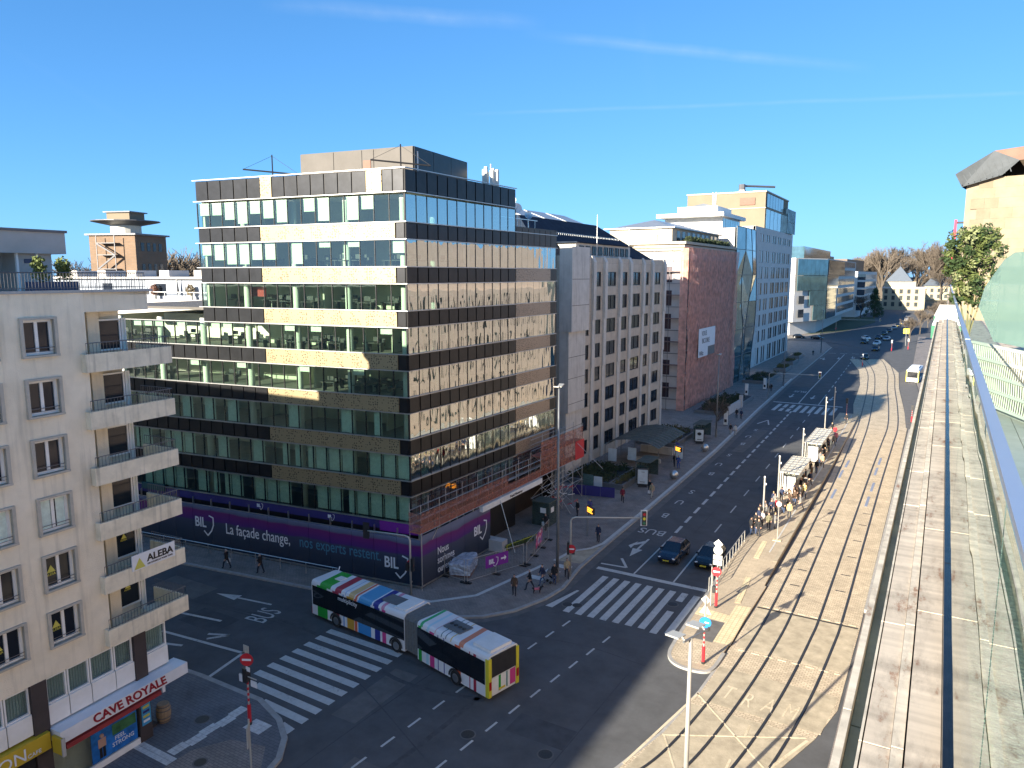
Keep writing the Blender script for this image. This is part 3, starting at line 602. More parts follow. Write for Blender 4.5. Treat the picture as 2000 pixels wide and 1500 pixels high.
FW.box(rt_, .5, 7.5, -2, -1.95, 29.35, 29.42); part('roof_railing', rt_, a_['steel'], wg)
for k, (s, o, z, r_) in enumerate(((4.6, -3, 31.6, .42), (3.6, -3.2, 31.3, .55), (3.4, -2.6, 30.5, .5), (1.9, -2.2, 29.9, .42))):
    p = FW.pt(s, o, z); dk = thing('satellite_dish', ('small white satellite dish at the left of the roof group', 'large white satellite dish at the top of the roof group', 'white satellite dish lowest in the white roof group', 'grey satellite dish on a pole right of the white dishes')[k], 'satellite dish', (p[0] + w0.x, p[1] + w0.y, 28.4), 0, 'rooftop satellite dishes')
    d = MB(); n = 14; nn = Vector((.75, -.6, .3)).normalized(); a = nn.orthogonal().normalized(); b = nn.cross(a); c = Vector((0, 0, z - 28.4))
    vs = [c - nn * r_ * .3] + [c + (a * math.cos(2 * math.pi * j / n) + b * math.sin(2 * math.pi * j / n)) * r_ * .6 - nn * r_ * .18 for j in range(n)] + [c + (a * math.cos(2 * math.pi * j / n) + b * math.sin(2 * math.pi * j / n)) * r_ for j in range(n)]
    d.add(vs, [(0, 1 + j, 1 + (j + 1) % n) for j in range(n)] + [(1 + j, 1 + n + j, 1 + n + (j + 1) % n, 1 + (j + 1) % n) for j in range(n)])
    part('dish', d, a_['steel'] if k == 3 else a_['white_paint'], dk, smooth=True); part('mast', MB().tube([(0, 0, 0), c - nn * r_ * .3], .05, 6), a_['steel'], dk); part('feed_arm', MB().tube([c - a * r_, c + nn * r_ * .7], .025, 5), a_['steel'], dk)
# banner hoarding round the tower foot
def banner(name):
    m = bpy.data.materials.new(name); m.use_nodes = True; t = m.node_tree; b = t.nodes['Principled BSDF']; b.inputs['Roughness'].default_value = .55
    g = t.nodes.new('ShaderNodeNewGeometry'); sx = t.nodes.new('ShaderNodeSeparateXYZ'); t.links.new(g.outputs['Position'], sx.inputs[0])
    n = t.nodes.new('ShaderNodeTexNoise'); n.inputs['Scale'].default_value = .35; n.inputs['Detail'].default_value = 2; t.links.new(g.outputs['Position'], n.inputs['Vector'])
    ad = t.nodes.new('ShaderNodeMath'); ad.operation = 'MULTIPLY_ADD'; t.links.new(n.outputs['Fac'], ad.inputs[0]); ad.inputs[1].default_value = .5; t.links.new(sx.outputs['Z'], ad.inputs[2])
    mr = t.nodes.new('ShaderNodeMapRange'); mr.inputs['From Min'].default_value = .2; mr.inputs['From Max'].default_value = 4.3; t.links.new(ad.outputs[0], mr.inputs['Value'])
    r = t.nodes.new('ShaderNodeValToRGB'); r.color_ramp.elements[0].color = (.02, .03, .055, 1); r.color_ramp.elements[1].color = (.14, .17, .27, 1); r.color_ramp.elements[1].position = .99
    for pos, c in ((.35, (.022, .034, .06)), (.64, (.045, .055, .10)), (.68, (.07, .012, .16)), (.80, (.11, .012, .15)), (.87, (.13, .012, .13)), (.91, (.10, .12, .2))):
        e = r.color_ramp.elements.new(pos); e.color = (*c, 1)
    t.links.new(mr.outputs[0], r.inputs['Fac']); t.links.new(r.outputs['Color'], b.inputs['Base Color']); MAT[name] = m
banner('banner_print'); M('purple', (.2, .02, .3), .55, var=.1); M('navy', (.03, .025, .16), .6, var=.15, scale=.6); M('print_white', (.75, .77, .8), .6, var=0); M('print_blue', (.07, .22, .32), .6, var=0)
M('tarp_green', (.03, .09, .09), .8)
B0 = C0 + UL * -1.5 - UR * 1.0
ho = thing('banner_hoarding', 'long dark purple and grey banner hoarding with white lettering round the tower foot', 'hoarding', (B0.x, B0.y, 0))
HL = Frame(B0, UL, B0); HR = Frame(B0 + UR * 9.8, -UR, B0)
for k in range(16): HL.put('banner_panel', .02 + k * 2.1, 2.09 + k * 2.1, -.06, 0, .35, 4.0, a_['banner_print'], ho)
for k in range(5): HR.put('banner_panel', .02 + k * 1.95, 1.94 + k * 1.95, -.06, 0, .35, 4.3, a_['banner_print'], ho)
fr_ = MB()
for k in range(17): HL.box(fr_, k * 2.1 - .03, k * 2.1 + .03, -.2, -.07, .12, 4.7)
for k in range(6): HR.box(fr_, k * 1.95 - .03, k * 1.95 + .03, -.2, -.07, .12, 4.9)
HL.box(fr_, 0, 33.5, -.15, -.08, 4.0, 4.06); HL.box(fr_, 0, 33.5, -.12, -.02, .2, .34); HR.box(fr_, 0, 9.8, -.12, -.02, .2, .34)
part('frame', fr_, a_['steel'], ho)
up = MB(); HL.box(up, .6, 33, -.95, -.9, 4.15, 4.85); part('upper_banner', up, a_['navy'], ho); up = MB(); HL.box(up, .3, 4.2, -.9, -.86, 4.0, 4.8); part('upper_banner', up, a_['purple'], ho)
gp = MB(); HL.box(gp, 27.2, 30.0, -.85, -.7, 4.5, 5.1); part('tarpaulin', gp, a_['tarp_green'], ho)
wall_text('lettering', 'La façade change,', HL, 19.4, .015, 1.85, 1.35, a_['print_white'], ho, sx=.74)
wall_text('lettering', 'nos experts restent.', HL, 11.5, .015, 1.85, 1.35, a_['print_blue'], ho, sx=.72)
def bil(fr, s, o, z, sc, parent):
    wall_text('lettering', 'BIL', fr, s, o, z, 1.25 * sc, a_['print_white'], parent, sx=.8, bold=.02)
    q = MB(); pts = [(-1.55, 1.05), (-1.95, 1.0), (-2.0, .25), (-1.6, -.42), (-1.2, -.75), (-.75, -.4)]
    pts = [(s - 0 + x * sc * 1.0, z + y * sc) for x, y in [(-1.7, 1.1), (-2.15, .95), (-2.15, .3), (-1.9, -.25), (-1.45, -.72), (-1.05, -.35)]]
    for a, b in zip(pts, pts[1:]):
        A, B = Vector((a[0], a[1])), Vector((b[0], b[1])); d = (B - A).normalized(); nn = Vector((-d.y, d.x)) * .06 * sc; A -= d * .03 * sc; B += d * .03 * sc
        q.add([fr.pt(v.x, oo, v.y) for oo in (o, o + .012) for v in (A - nn, B - nn, B + nn, A + nn)], [(0, 1, 2, 3), (7, 6, 5, 4), (0, 4, 5, 1), (2, 6, 7, 3), (1, 5, 6, 2), (3, 7, 4, 0)])
    part('shield_outline', q, a_['print_white'], parent)
bil(HL, 3.3, .015, 1.45, 1., ho); bil(HL, 22.9, .015, 2.1, 1., ho); bil(HR, 2.6, .015, 2.1, .9, ho)
for s in (9.2, 16.6): bil(HL, s, -.88, 4.35, .3, ho)
for k, tx in enumerate(('Nous', 'sommes', 'ouverts.')): wall_text('lettering', tx, HR, 7.7, .015, 2.2 - k * .75, .85, a_['print_white'], ho, sx=.8)
# low barrier rail before the banner
br = thing('barrier_rail', 'low metal barrier rail along the banner on the side street', 'railing', (B0.x, B0.y, 0))
for k in range(10): part('post', MB().tube([HL.pt(7.5 + k * 2.6, 1.0, .12), HL.pt(7.5 + k * 2.6, 1.0, 1.05)], .03, 6), a_['steel'], br)
part('rail', MB().tube([HL.pt(7, 1.0, 1.05), HL.pt(32, 1.0, 1.05)], .035, 6), a_['steel'], br)
# entrance canopy fascia and lower scaffolding with orange netting
M('net_orange', (.5, .16, .1), .8, var=.2, scale=3); M('tube_steel', (.5, .48, .45), .45, .6, var=.15); M('red_tarp', (.5, .02, .03), .5, var=.1)
def netting(name, col, dens, scale):
    m = bpy.data.materials.new(name); m.use_nodes = True; t = m.node_tree; t.nodes.clear(); out = t.nodes.new('ShaderNodeOutputMaterial')
    d = t.nodes.new('ShaderNodeBsdfDiffuse'); d.inputs[0].default_value = (*col, 1); tl_ = t.nodes.new('ShaderNodeBsdfTranslucent'); tl_.inputs[0].default_value = (*col, 1); tr = t.nodes.new('ShaderNodeBsdfTransparent')
    m1 = t.nodes.new('ShaderNodeMixShader'); m1.inputs[0].default_value = .3; t.links.new(d.outputs[0], m1.inputs[1]); t.links.new(tl_.outputs[0], m1.inputs[2])
    g = t.nodes.new('ShaderNodeNewGeometry'); n = t.nodes.new('ShaderNodeTexNoise'); n.inputs['Scale'].default_value = scale; n.inputs['Detail'].default_value = 4; t.links.new(g.outputs['Position'], n.inputs['Vector'])
    mr = t.nodes.new('ShaderNodeMapRange'); mr.inputs['From Min'].default_value = .35; mr.inputs['From Max'].default_value = .65; mr.inputs['To Min'].default_value = dens - .15; mr.inputs['To Max'].default_value = dens + .15; t.links.new(n.outputs['Fac'], mr.inputs['Value'])
    m2 = t.nodes.new('ShaderNodeMixShader'); t.links.new(mr.outputs[0], m2.inputs[0]); t.links.new(tr.outputs[0], m2.inputs[1]); t.links.new(m1.outputs[0], m2.inputs[2]); t.links.new(m2.outputs[0], out.inputs['Surface']); MAT[name] = m
netting('net_red', (1., .50, .39), .58, 1.2); netting('net_low', (.50, .24, .18), .38, 2.5)
S0 = Vector((-32.9, 42.6)); sc_ = thing('street_scaffold', 'steel tube scaffold with orange netting above the tower entrance', 'scaffolding', (S0.x, S0.y, 0))
FS = Frame(S0 + Vector((.3, 28.5)), (-.0105, -1), S0)
tb = MB()
for k in range(13):
    s = k * 2.35; hi = 8.3 if s < 9 else 6.9
    z0 = .12 if (s < 9 or s > 27) else 4.4
    for o in (0, -1.1): tb.tube([FS.pt(s, o, z0), FS.pt(s, o, hi)], .028, 5)
    tb.tube([FS.pt(s, -1.1, 4.6), FS.pt(s, 0, 4.6)], .025, 5)
for z in (4.6, 5.2, 5.7, 6.3): tb.tube([FS.pt(0, 0, z), FS.pt(28.3, 0, z)], .025, 5); tb.tube([FS.pt(0, -1.1, z), FS.pt(28.3, -1.1, z)], .025, 5)
for z in (7.0, 7.6, 8.1, 3.4, 2.2): tb.tube([FS.pt(0, 0, z), FS.pt(9.4, 0, z)], .025, 5); tb.tube([FS.pt(0, -1.1, z), FS.pt(9.4, -1.1, z)], .025, 5)
for k in range(4):
    for z in (.2, 2.2, 4.6): tb.tube([FS.pt(k * 2.35, 0, z), FS.pt((k + 1) * 2.35, -1.1 * (k % 2), z + 2.2)], .022, 5); tb.tube([FS.pt((k + 1) * 2.35, -1.1, z), FS.pt(k * 2.35, 0, z + 2)], .022, 5)
for a, b in (((6, 1.6, .2), (8.2, 0, 4.6)), ((18, 2.2, .2), (17, 0, 4.6)), ((0, 2.4, 3.6), (1.5, 0, 6.5)), ((26, .0, 4.6), (28.3, -1.1, .3))): tb.tube([FS.pt(*a), FS.pt(*b)], .03, 5)
part('tubes', tb, a_['tube_steel'], sc_)
dk = MB(); FS.box(dk, 0, 28.3, -1.05, -.05, 4.62, 4.68); FS.box(dk, 0, 9.4, -1.05, -.05, 6.5, 6.56); part('deck', dk, a_['net_orange'], sc_)
nm = MB(); FS.box(nm, 15.5, 28.3, .03, .04, 4.7, 6.2); FS.box(nm, 8.5, 15.5, .03, .04, 4.7, 5.4); FS.box(nm, 0, 9.4, .03, .04, 4.7, 8.0); FS.box(nm, 28.3, 28.31, -1.1, 0, 4.7, 6.2)
part('netting', nm, a_['net_low'], sc_)
rm = MB(); FS.box(rm, -.2, 1.9, .06, .1, 4.6, 6.6); part('red_sheet', rm, a_['red_tarp'], sc_)
fz = thing('entrance_fascia', 'long white fascia board with small lettering over the tower entrance', 'sign', (S0.x, S0.y, 0))
fm = MB(); FS.box(fm, 9.3, 19.9, -.25, .15, 4.0, 4.5); part('board', fm, a_['white_paint'], fz); wall_text('lettering', 'Royal Monterey', FS, 15.4, .165, 4.12, .34, a_['black_metal'], fz)
# ------------------------------------------------------------------ other buildings
M('render_cream', (.84, .74, .57), .9, var=.1, scale=.7, bump=.3, bscale=25, streak=.22)
M('balcony_cream', (.80, .71, .54), .9, var=.15, scale=1.4, streak=.4)
M('win_white', (.82, .81, .78), .5, var=.06); M('win_dark', (.015, .02, .03), .08, var=0, spec=.45); M('win_navy', (.015, .03, .05), .06, var=0, spec=1.)
M('stone_trim', (.48, .44, .37), .85, var=.14, scale=2); M('rail_grey', (.13, .13, .14), .5, .4, var=.1); M('brown_pier', (.055, .042, .04), .7, var=.15)
M('sign_white', (.75, .76, .78), .5, var=.05); M('sign_red', (.28, .008, .02), .5, var=0); M('awning_red', (.28, .03, .03), .8, var=.12); M('sign_yellow', (.55, .38, .03), .5, var=.05)
M('logo_yellow', (.6, .55, .1), .5, var=0); M('black_print', (.01, .01, .012), .5, var=0); M('poster_blue', (.02, .16, .5), .35, var=.5, scale=1.6); M('poster_green', (.05, .16, .06), .35, var=.4, scale=3); M('skin', (.5, .3, .22), .6, var=.05)
M('grey_concrete', (.42, .41, .39), .85, var=.1, scale=.6); M('leaf_pot', (.12, .15, .04), .8, var=.35, scale=6); M('planter_navy', (.05, .07, .13), .6)
MG('shop_glass', (.75, .8, .8), .06)
MESHC = {}
def window_mesh(w, h, mull=1, fr=.07, dep=.08, bar=0.):
    k = (round(w, 2), round(h, 2), mull, fr, bar)
    if k not in MESHC:
        m = MB(); m.box(0, 0, 0, fr, dep, h).box(w - fr, 0, 0, w, dep, h).box(fr, 0, 0, w - fr, dep, fr).box(fr, 0, h - fr, w - fr, dep, h)
        for j in range(mull): x = w * (j + 1) / (mull + 1); m.box(x - fr * .6, 0, fr, x + fr * .6, dep, h - fr)
        if bar: m.box(fr, .01, h * bar - fr * .4, w - fr, dep - .01, h * bar + fr * .4)
        MESHC[k] = m.mesh('window_frame')
    return MESHC[k]
def window(fr, s0, s1, z0, z1, o, parent, mull=1, frm='win_white', glass='win_dark', frw=.07, bar=0., name='window'):
    p = fr.put(name, s0, s1, o - .05, o, z0, z1, a_[glass], parent)
    f = link('frame', window_mesh(s1 - s0, z1 - z0, mull, frw, .08, bar), p, (0, .03, 0), 0, a_[frm]); return p
def facade(fr, S, Z, cols, rows, th=.35, mb=None, mi=0):
    """wall with real openings: cols [(s0,s1)], rows [(z0,z1)]"""
    mb = mb or MB(); z = Z[0]
    for r0, r1 in list(rows) + [(Z[1], Z[1])]:
        if r0 > z + .001: fr.box(mb, S[0], S[1], -th, 0, z, r0, mi)
        if r1 > r0:
            s = S[0]
            for c0, c1 in list(cols) + [(S[1], S[1])]:
                if c0 > s + .001: fr.box(mb, s, c0, -th, 0, r0, r1, mi)
                s = c1
        z = r1
    return mb
# --- apartment block with shops
A0 = Vector((-34.2, 21.4)); aa = R(4); UA = Vector((math.sin(aa), -math.cos(aa)))
ap = thing('apartment_block', 'cream rendered apartment block with corner balconies over a wine shop', 'building', (A0.x, A0.y, 0))
FA = Frame(A0, UA, A0)
cols = [(3.35 + 2.52 * k, 4.68 + 2.52 * k) for k in range(9)]; rows = [(20.55 - 2.645 * i, 22.08 - 2.645 * i) for i in range(5, -1, -1)]
wm = facade(FA, (1.85, 27), (5.95, 23.2), cols, rows, .4)
FA.box(wm, 1.9, 27, -14, -.5, 0, 23.0); FA.box(wm, -1.3, 1.9, -14, -2.4, 0, 23.0); FA.box(wm, -1.55, 1.85, -2.4, -.1, 22.3, 23.2); FA.box(wm, -1.1, 1.85, -2.4, -1.75, 5.95, 22.3)
FA.box(wm, -1.7, 27, -14, -.1, 23.05, 23.2); FA.box(wm, .35, .95, -1.75, -1.2, 5.95, 22.3)
part('wall', wm, a_['render_cream'], ap)
cop = MB(); FA.box(cop, -1.75, 27, -.3, .08, 23.2, 23.32); part('coping', cop, a_['grey_concrete'], ap)
def tri_logo(fr, s, o, z, sc, parent):
    part('triangle_logo', MB().add([fr.pt(s + .2 * sc, o, z), fr.pt(s - .2 * sc, o, z), fr.pt(s, o, z + .34 * sc)], [(0, 1, 2)]), a_['logo_yellow'], parent); wall_text('lettering', 'ALEBA', fr, s + .26 * sc, o, z - .14 * sc, .16 * sc, a_['logo_yellow'], parent)
for ci, (c0, c1) in enumerate(cols[:4]):
    for ri, (z0, z1) in enumerate(rows):
        wn = window(FA, c0, c1, z0, z1, -.2, ap, 1, glass='win_dark', frw=.115)
        sr = MB(); b = (.14, .10)
        sr.box(-.14, .12, -.1, c1 - c0 + .14, .34, 0); sr.box(-.14, .12, z1 - z0, c1 - c0 + .14, .30, z1 - z0 + .1); sr.box(-.14, .12, 0, 0, .3, z1 - z0); sr.box(c1 - c0, .12, 0, c1 - c0 + .14, .3, z1 - z0)
        key = 'surround'
        if key not in MESHC: MESHC[key] = sr.mesh('surround'); MESHC['guard'] = MB().tube([(0, .26, .3), (c1 - c0, .26, .3)], .018, 5).tube([(0, .26, .16), (c1 - c0, .26, .16)], .012, 4).mesh('guard_rail'); MESHC['cu'] = MB().box(.1, -.0, .1, .5, .02, 1.4).box(.75, 0, .1, 1.25, .02, 1.4).mesh('curtain')
        link('surround', MESHC[key], wn, (0, .07, 0), 0, a_['stone_trim']); link('guard_rail', MESHC['guard'], wn, (0, -.02, 0), 0, a_['rail_grey'])
        if ri == 2: link('curtain', MESHC['cu'], wn, (0, .035, 0), 0, a_['curtain'])
        if ri < 2: tri_logo(FA, c1 - .35, -.17, z0 + .72, 1.0, ap)
for ri in range(6):
    zb = 6.15 + 2.68 * ri
    bo = link('balcony', None, ap, (0, 0, 0))
    up = MB(); FA.box(up, -2.4, 2.2, .22, .35, zb, zb + .85); FA.box(up, -2.4, -2.27, -2.2, .22, zb, zb + .85); FA.box(up, -2.27, 2.2, -1.75, .22, zb, zb + .16); FA.box(up, 2.07, 2.2, 0.005, .22, zb + .16, zb + .85)
    part('parapet', up, a_['balcony_cream'], bo)
    rl = MB(); zt = zb + .85
    for s0, o0, s1, o1 in ((2.1, .28, -2.33, .28), (-2.33, .28, -2.33, -2.1)):
        n = 26 if s0 > 0 else 14
        rl.tube([FA.pt(s0, o0, zt + .5), FA.pt(s1, o1, zt + .5)], .022, 5); rl.tube([FA.pt(s0, o0, zt + .06), FA.pt(s1, o1, zt + .06)], .016, 4)
        for k in range(n + 1):
            t = k / n; rl.tube([FA.pt(s0 + (s1 - s0) * t, o0 + (o1 - o0) * t, zt), FA.pt(s0 + (s1 - s0) * t, o0 + (o1 - o0) * t, zt + .5)], .011, 4, cap=False)
    part('railing', rl, a_['rail_grey'], bo)
    window(FA, .98, 1.75, zb + .18, zb + 2.3, -1.5, ap, 1, glass='win_dark', frw=.07, name='balcony_door'); window(FA, -.95, .3, zb + .75, zb + 2.3, -1.5, ap, 0, glass='win_dark', frw=.08); window(FA, -1.25, -1.0, zb + .2, zb + 2.3, -1.5, ap, 0, glass='blind', frw=.06)
    if ri in (0, 1): tri_logo(FA, -.2, -1.4, zb + 1.75, .8, ap)
bs = thing('balcony_sign', 'white banner with black lettering and yellow triangle on a lower balcony', 'sign', (A0.x, A0.y, 0))
sm = MB(); FA.box(sm, -1.75, .75, .37, .40, 9.45, 10.25); part('board', sm, a_['sign_white'], bs); wall_text('lettering', 'ALEBA', FA, -.1, .41, 9.72, .5, a_['black_print'], bs, sx=1.05, bold=.012)
wall_text('lettering', 'UN SYNDICAT POUR TOUS', FA, -.1, .41, 9.55, .12, a_['black_print'], bs)
part('triangle_logo', MB().add([FA.pt(.65, .41, 9.5), FA.pt(0.02, .41, 9.5), FA.pt(.33, .41, 10.05)], [(0, 1, 2)]), a_['logo_yellow'], bs)
# first floor strip of white panels and curtained windows
ff = MB(); FA.box(ff, -1.25, 27, -.6, -.45, 3.4, 5.95); part('curtain_row', ff, a_['curtain'], ap)
pl_ = MB()
for s in range(140):
    a = -1.1 + s * .13
    if a < 16: FA.box(pl_, a, a + .06, -.44, -.40, 4.6, 5.85)
part('curtain_folds', pl_, a_['blind'], ap, kind='stuff')
for a, b in ((-1.22, .02), (.75, 1.75), (1.8, 3.0), (3.05, 4.1), (4.15, 5.1), (5.85, 6.9), (6.95, 8.2), (8.25, 10.2)):
    FA.put('white_panel', a, b, -.35, -.02, 3.65, 4.62, a_['win_white'], ap)
    wf = link('window', window_mesh(b - a, 1.28, 0, .07, .1), ap, FA.pt(a, -.2, 4.63), FA.rz, a_['win_white']); FA.put('pane', a + .07, b - .07, -.24, -.22, 4.7, 5.84, a_['shop_glass'], ap)
for a, b in ((.04, .72), (5.12, 5.82), (10.3, 11)): FA.put('dark_pier', a, b, -.4, .03, .12, 5.95, a_['brown_pier'], ap)
sg = thing('wine_shop_sign', 'white fascia sign with slanted dark red lettering above the wine shop', 'sign', (A0.x, A0.y, 0))
sm = MB(); FA.box(sm, -1.75, 5.15, -.3, .75, 2.95, 3.55); part('board', sm, a_['sign_white'], sg); wall_text('lettering', 'CAVE ROYALE', FA, 3.55, .765, 3.06, .62, a_['sign_red'], sg, sx=1.0, slant=-.22, bold=.018)
aw = thing('shop_awning', 'narrow dark red awning below the wine shop sign', 'awning', (A0.x, A0.y, 0)); am = MB()
am.add([FA.pt(s, o, z) for s in (-.1, 4.9) for o, z in ((-.3, 2.93), (.72, 2.78), (.75, 2.58), (-.3, 2.85))], [(0, 3, 2, 1), (4, 5, 6, 7), (0, 1, 5, 4), (1, 2, 6, 5), (2, 3, 7, 6)]); part('cloth', am, a_['awning_red'], aw); part('end_bracket', MB().box(*FA.pt(-.2, .6, 2.6), *FA.pt(-.35, .72, 2.95)), a_['sign_white'], aw)
shf = MB(); FA.box(shf, -.8, 27, -2.6, -2.4, .12, 3.4); FA.box(shf, -.8, 27, -2.4, -.6, .1, .2); part('shop_interior', shf, a_['brown_pier'], ap)
bt_ = MB(); random.seed(5)
for k in range(60): s = .8 + random.random() * 4.2; z = .4 + random.randint(0, 4) * .45; FA.box(bt_, s, s + .08 + random.random() * .1, -1.2, -1.1, z, z + .3)
part('shelf_goods', bt_, a_['poster_green'], ap, kind='stuff')
FA.put('shop_window', .75, 5.1, -.1, -.07, .45, 2.6, a_['shop_glass'], ap); FA.put('stall_riser', .74, 5.11, -.12, .0, .12, .44, a_['win_white'], ap)
FA.put('shop_window', 5.85, 10.2, -.1, -.07, .45, 2.4, a_['shop_glass'], ap)
po = thing('window_poster', 'large blue poster with a standing figure in the wine shop window', 'poster', (A0.x, A0.y, 0))
pm = MB(); FA.box(pm, .85, 3.3, -.06, -.04, .5, 2.15); part('print', pm, a_['poster_blue'], po); pm = MB(); FA.box(pm, .9, 2.2, -.04, -.03, 1.4, 1.95); part('green_print', pm, a_['poster_green'], po)
fg = MB(); FA.box(fg, 2.78, 2.92, -.035, -.025, .6, 1.15); FA.box(fg, 2.6, 2.74, -.035, -.025, .6, 1.15); part('figure_legs', fg, a_['black_print'], po); fg = MB(); FA.box(fg, 2.56, 2.96, -.035, -.022, 1.15, 1.6); fg.ball(FA.pt(2.76, -.03, 1.74), .11, 8); part('figure_body', fg, a_['skin'], po)
wall_text('lettering', 'FEEL', FA, 2.1, -.03, 1.1, .3, a_['print_white'], po); wall_text('lettering', 'STRONG', FA, 2.25, -.03, .8, .3, a_['print_white'], po)
bp = thing('menu_board', 'narrow light blue notice board on the shop corner pier', 'sign', (A0.x, A0.y, 0)); pm = MB(); FA.box(pm, .1, .62, .035, .07, 1.0, 2.5); part('board', pm, M('board_blue', (.05, .3, .55), .4, var=.2, scale=4), bp)
for k, c in enumerate(('print_white', 'logo_yellow', 'navy', 'logo_yellow', 'print_white')): pm = MB(); FA.box(pm, .18, .55, .07, .075, 1.15 + k * .25, 1.28 + k * .25); part('notice', pm, a_[c], bp)
ys = thing('cafe_sign', 'yellow fascia sign with white lettering at the left edge', 'sign', (A0.x, A0.y, 0)); sm = MB(); FA.box(sm, 5.3, 14, -.3, .25, 2.75, 3.55); part('board', sm, a_['sign_yellow'], ys)
wall_text('lettering', 'ON', FA, 7.6, .265, 2.85, .78, a_['print_white'], ys); wall_text('lettering', 'CAFE', FA, 6.35, .265, 2.85, .26, a_['print_white'], ys)
fs = thing('projecting_sign', 'small yellow box sign sticking out between the two shops', 'sign', (A0.x, A0.y, 0)); sm = MB(); FA.box(sm, 5.16, 5.28, .3, 1.0, 2.55, 3.35); part('box', sm, a_['sign_yellow'], fs); sm = MB(); FA.box(sm, 5.14, 5.3, 1.0, 1.06, 2.52, 3.38); part('rim', sm, a_['grey_concrete'], fs)
cb = thing('cafe_window_sign', 'dark cafe board with an orange strip under the yellow sign', 'sign', (A0.x, A0.y, 0)); sm = MB(); FA.box(sm, 5.9, 9, -.05, 0, 2.0, 2.6); part('board', sm, a_['black_print'], cb); sm = MB(); FA.box(sm, 6.0, 7.4, .0, .02, 1.75, 2.05); part('strip', sm, M('orange', (.6, .2, .05), .5), cb); wall_text('lettering', '27 03 00', FA, 7.6, .01, 2.2, .25, a_['print_white'], cb)
# roof terrace: railing, penthouse and pot plants
tr = thing('terrace_railing', 'grey bar railing along the apartment roof terrace', 'railing', (A0.x, A0.y, 0)); rl = MB()
for pts, n in ((((-1.5, -.15), (14, -.15)), 110), (((-1.5, -.15), (-1.5, -6)), 42)):
    (s0, o0), (s1, o1) = pts; rl.tube([FA.pt(s0, o0, 24.1), FA.pt(s1, o1, 24.1)], .025, 5); rl.tube([FA.pt(s0, o0, 23.42), FA.pt(s1, o1, 23.42)], .02, 4)
    for k in range(n + 1): t = k / n; rl.tube([FA.pt(s0 + (s1 - s0) * t, o0 + (o1 - o0) * t, 23.3), FA.pt(s0 + (s1 - s0) * t, o0 + (o1 - o0) * t, 24.1)], .011, 4, cap=False)
part('bars', rl, a_['rail_grey'], tr)
pe = thing('roof_penthouse', 'pale grey rooftop penthouse with a flat overhanging roof', 'building', (A0.x, A0.y, 0)); pm = MB(); FA.box(pm, 1.0, 2.6, -10, -3.4, 23.2, 25.0); FA.box(pm, 2.6, 20, -10, -4.6, 23.2, 25.0); part('wall', pm, a_['grey_concrete'], pe)
pm = MB(); FA.box(pm, .5, 20, -10.3, -3.0, 25.0, 26.0); part('fascia', pm, a_['grey_concrete'], pe); pm = MB(); FA.box(pm, .42, 20, -10.4, -2.92, 26.0, 26.12); part('roof_edge', pm, a_['rail_grey'], pe)
for s in (1.7, 2.62): pm = MB(); FA.box(pm, s, s + .1, -3.4, -3.28, 23.2, 25.0); part('post', pm, a_['win_white'], pe)
pm = MB(); FA.box(pm, 1.9, 2.3, -3.4, -3.36, 24.55, 24.75); part('lamp', pm, a_['planter_navy'], pe); FA.put('terrace_window', 2.8, 6, -4.6, -4.55, 23.4, 24.9, a_['win_dark'], pe)
def leaf_ball(mb, c, r, n, sz=.06, squash=(1, 1, 1), mi=0):
    for k in range(n):
        d = Vector((random.gauss(0, 1), random.gauss(0, 1), random.gauss(0, 1))).normalized() * r * (random.random() ** .45)
        p = Vector((c[0] + d.x * squash[0], c[1] + d.y * squash[1], c[2] + d.z * squash[2])); a = Vector((random.gauss(0, 1), random.gauss(0, 1), random.gauss(0, 1))).normalized(); b = a.orthogonal().normalized(); q = sz * (.6 + .8 * random.random())
        mb.add([p - a * q, p + b * q * .5, p + a * q, p - b * q * .5], [(0, 1, 2, 3)], mi)
    return mb
for k, (s, o) in enumerate(((3.0, -1.2), (1.9, -1.2))):
    p = FA.pt(s, o, 0); t = thing('potted_shrub', ('yellow green potted shrub on the roof terrace, left one', 'yellow green potted shrub on the roof terrace, right one')[k], 'plant', (A0.x + p[0], A0.y + p[1], 23.2))
    part('pot', MB().box(-.55, -.22, 0, .55, .22, .5), a_['planter_navy'], t, rz=FA.rz); part('stem', MB().cyl(0, 0, .4, .9, .03, 6), a_['brown_pier'], t); part('foliage', leaf_ball(leaf_ball(MB(), (0, 0, 1.25), .34, 260, .08, (1, 1, 1.2)), (.05, 0, .8), .4, 160, .07), a_['leaf_pot'], t)
# --- terrace row behind the camera side of the apartment block (out of frame; throws the long street shadow)
nb = thing('neighbour_block', 'cream street block continuing the apartment row, beyond the left edge', 'building', (-33, -6, 0)); part('wall', MB().box(-16, -62, 0, -.1, 0.2, 23.3), a_['render_cream'], nb); part('roof', MB().box(-15, -61, 23.3, -4, -1, 25.0), a_['grey_concrete'], nb)
rb_ = thing('rear_shade_block', 'cream block added behind the apartment building to shade the tower foot', 'building', (-62, 0, 0)); part('wall', MB().box(-40, -60, 0, 14, 15.5, 22.6), a_['render_cream'], rb_); part('roof', MB().box(-38, -58, 22.6, 12, -4, 24.2), a_['grey_concrete'], rb_)  # hidden block, added so its shadow covers the banner and lower tower
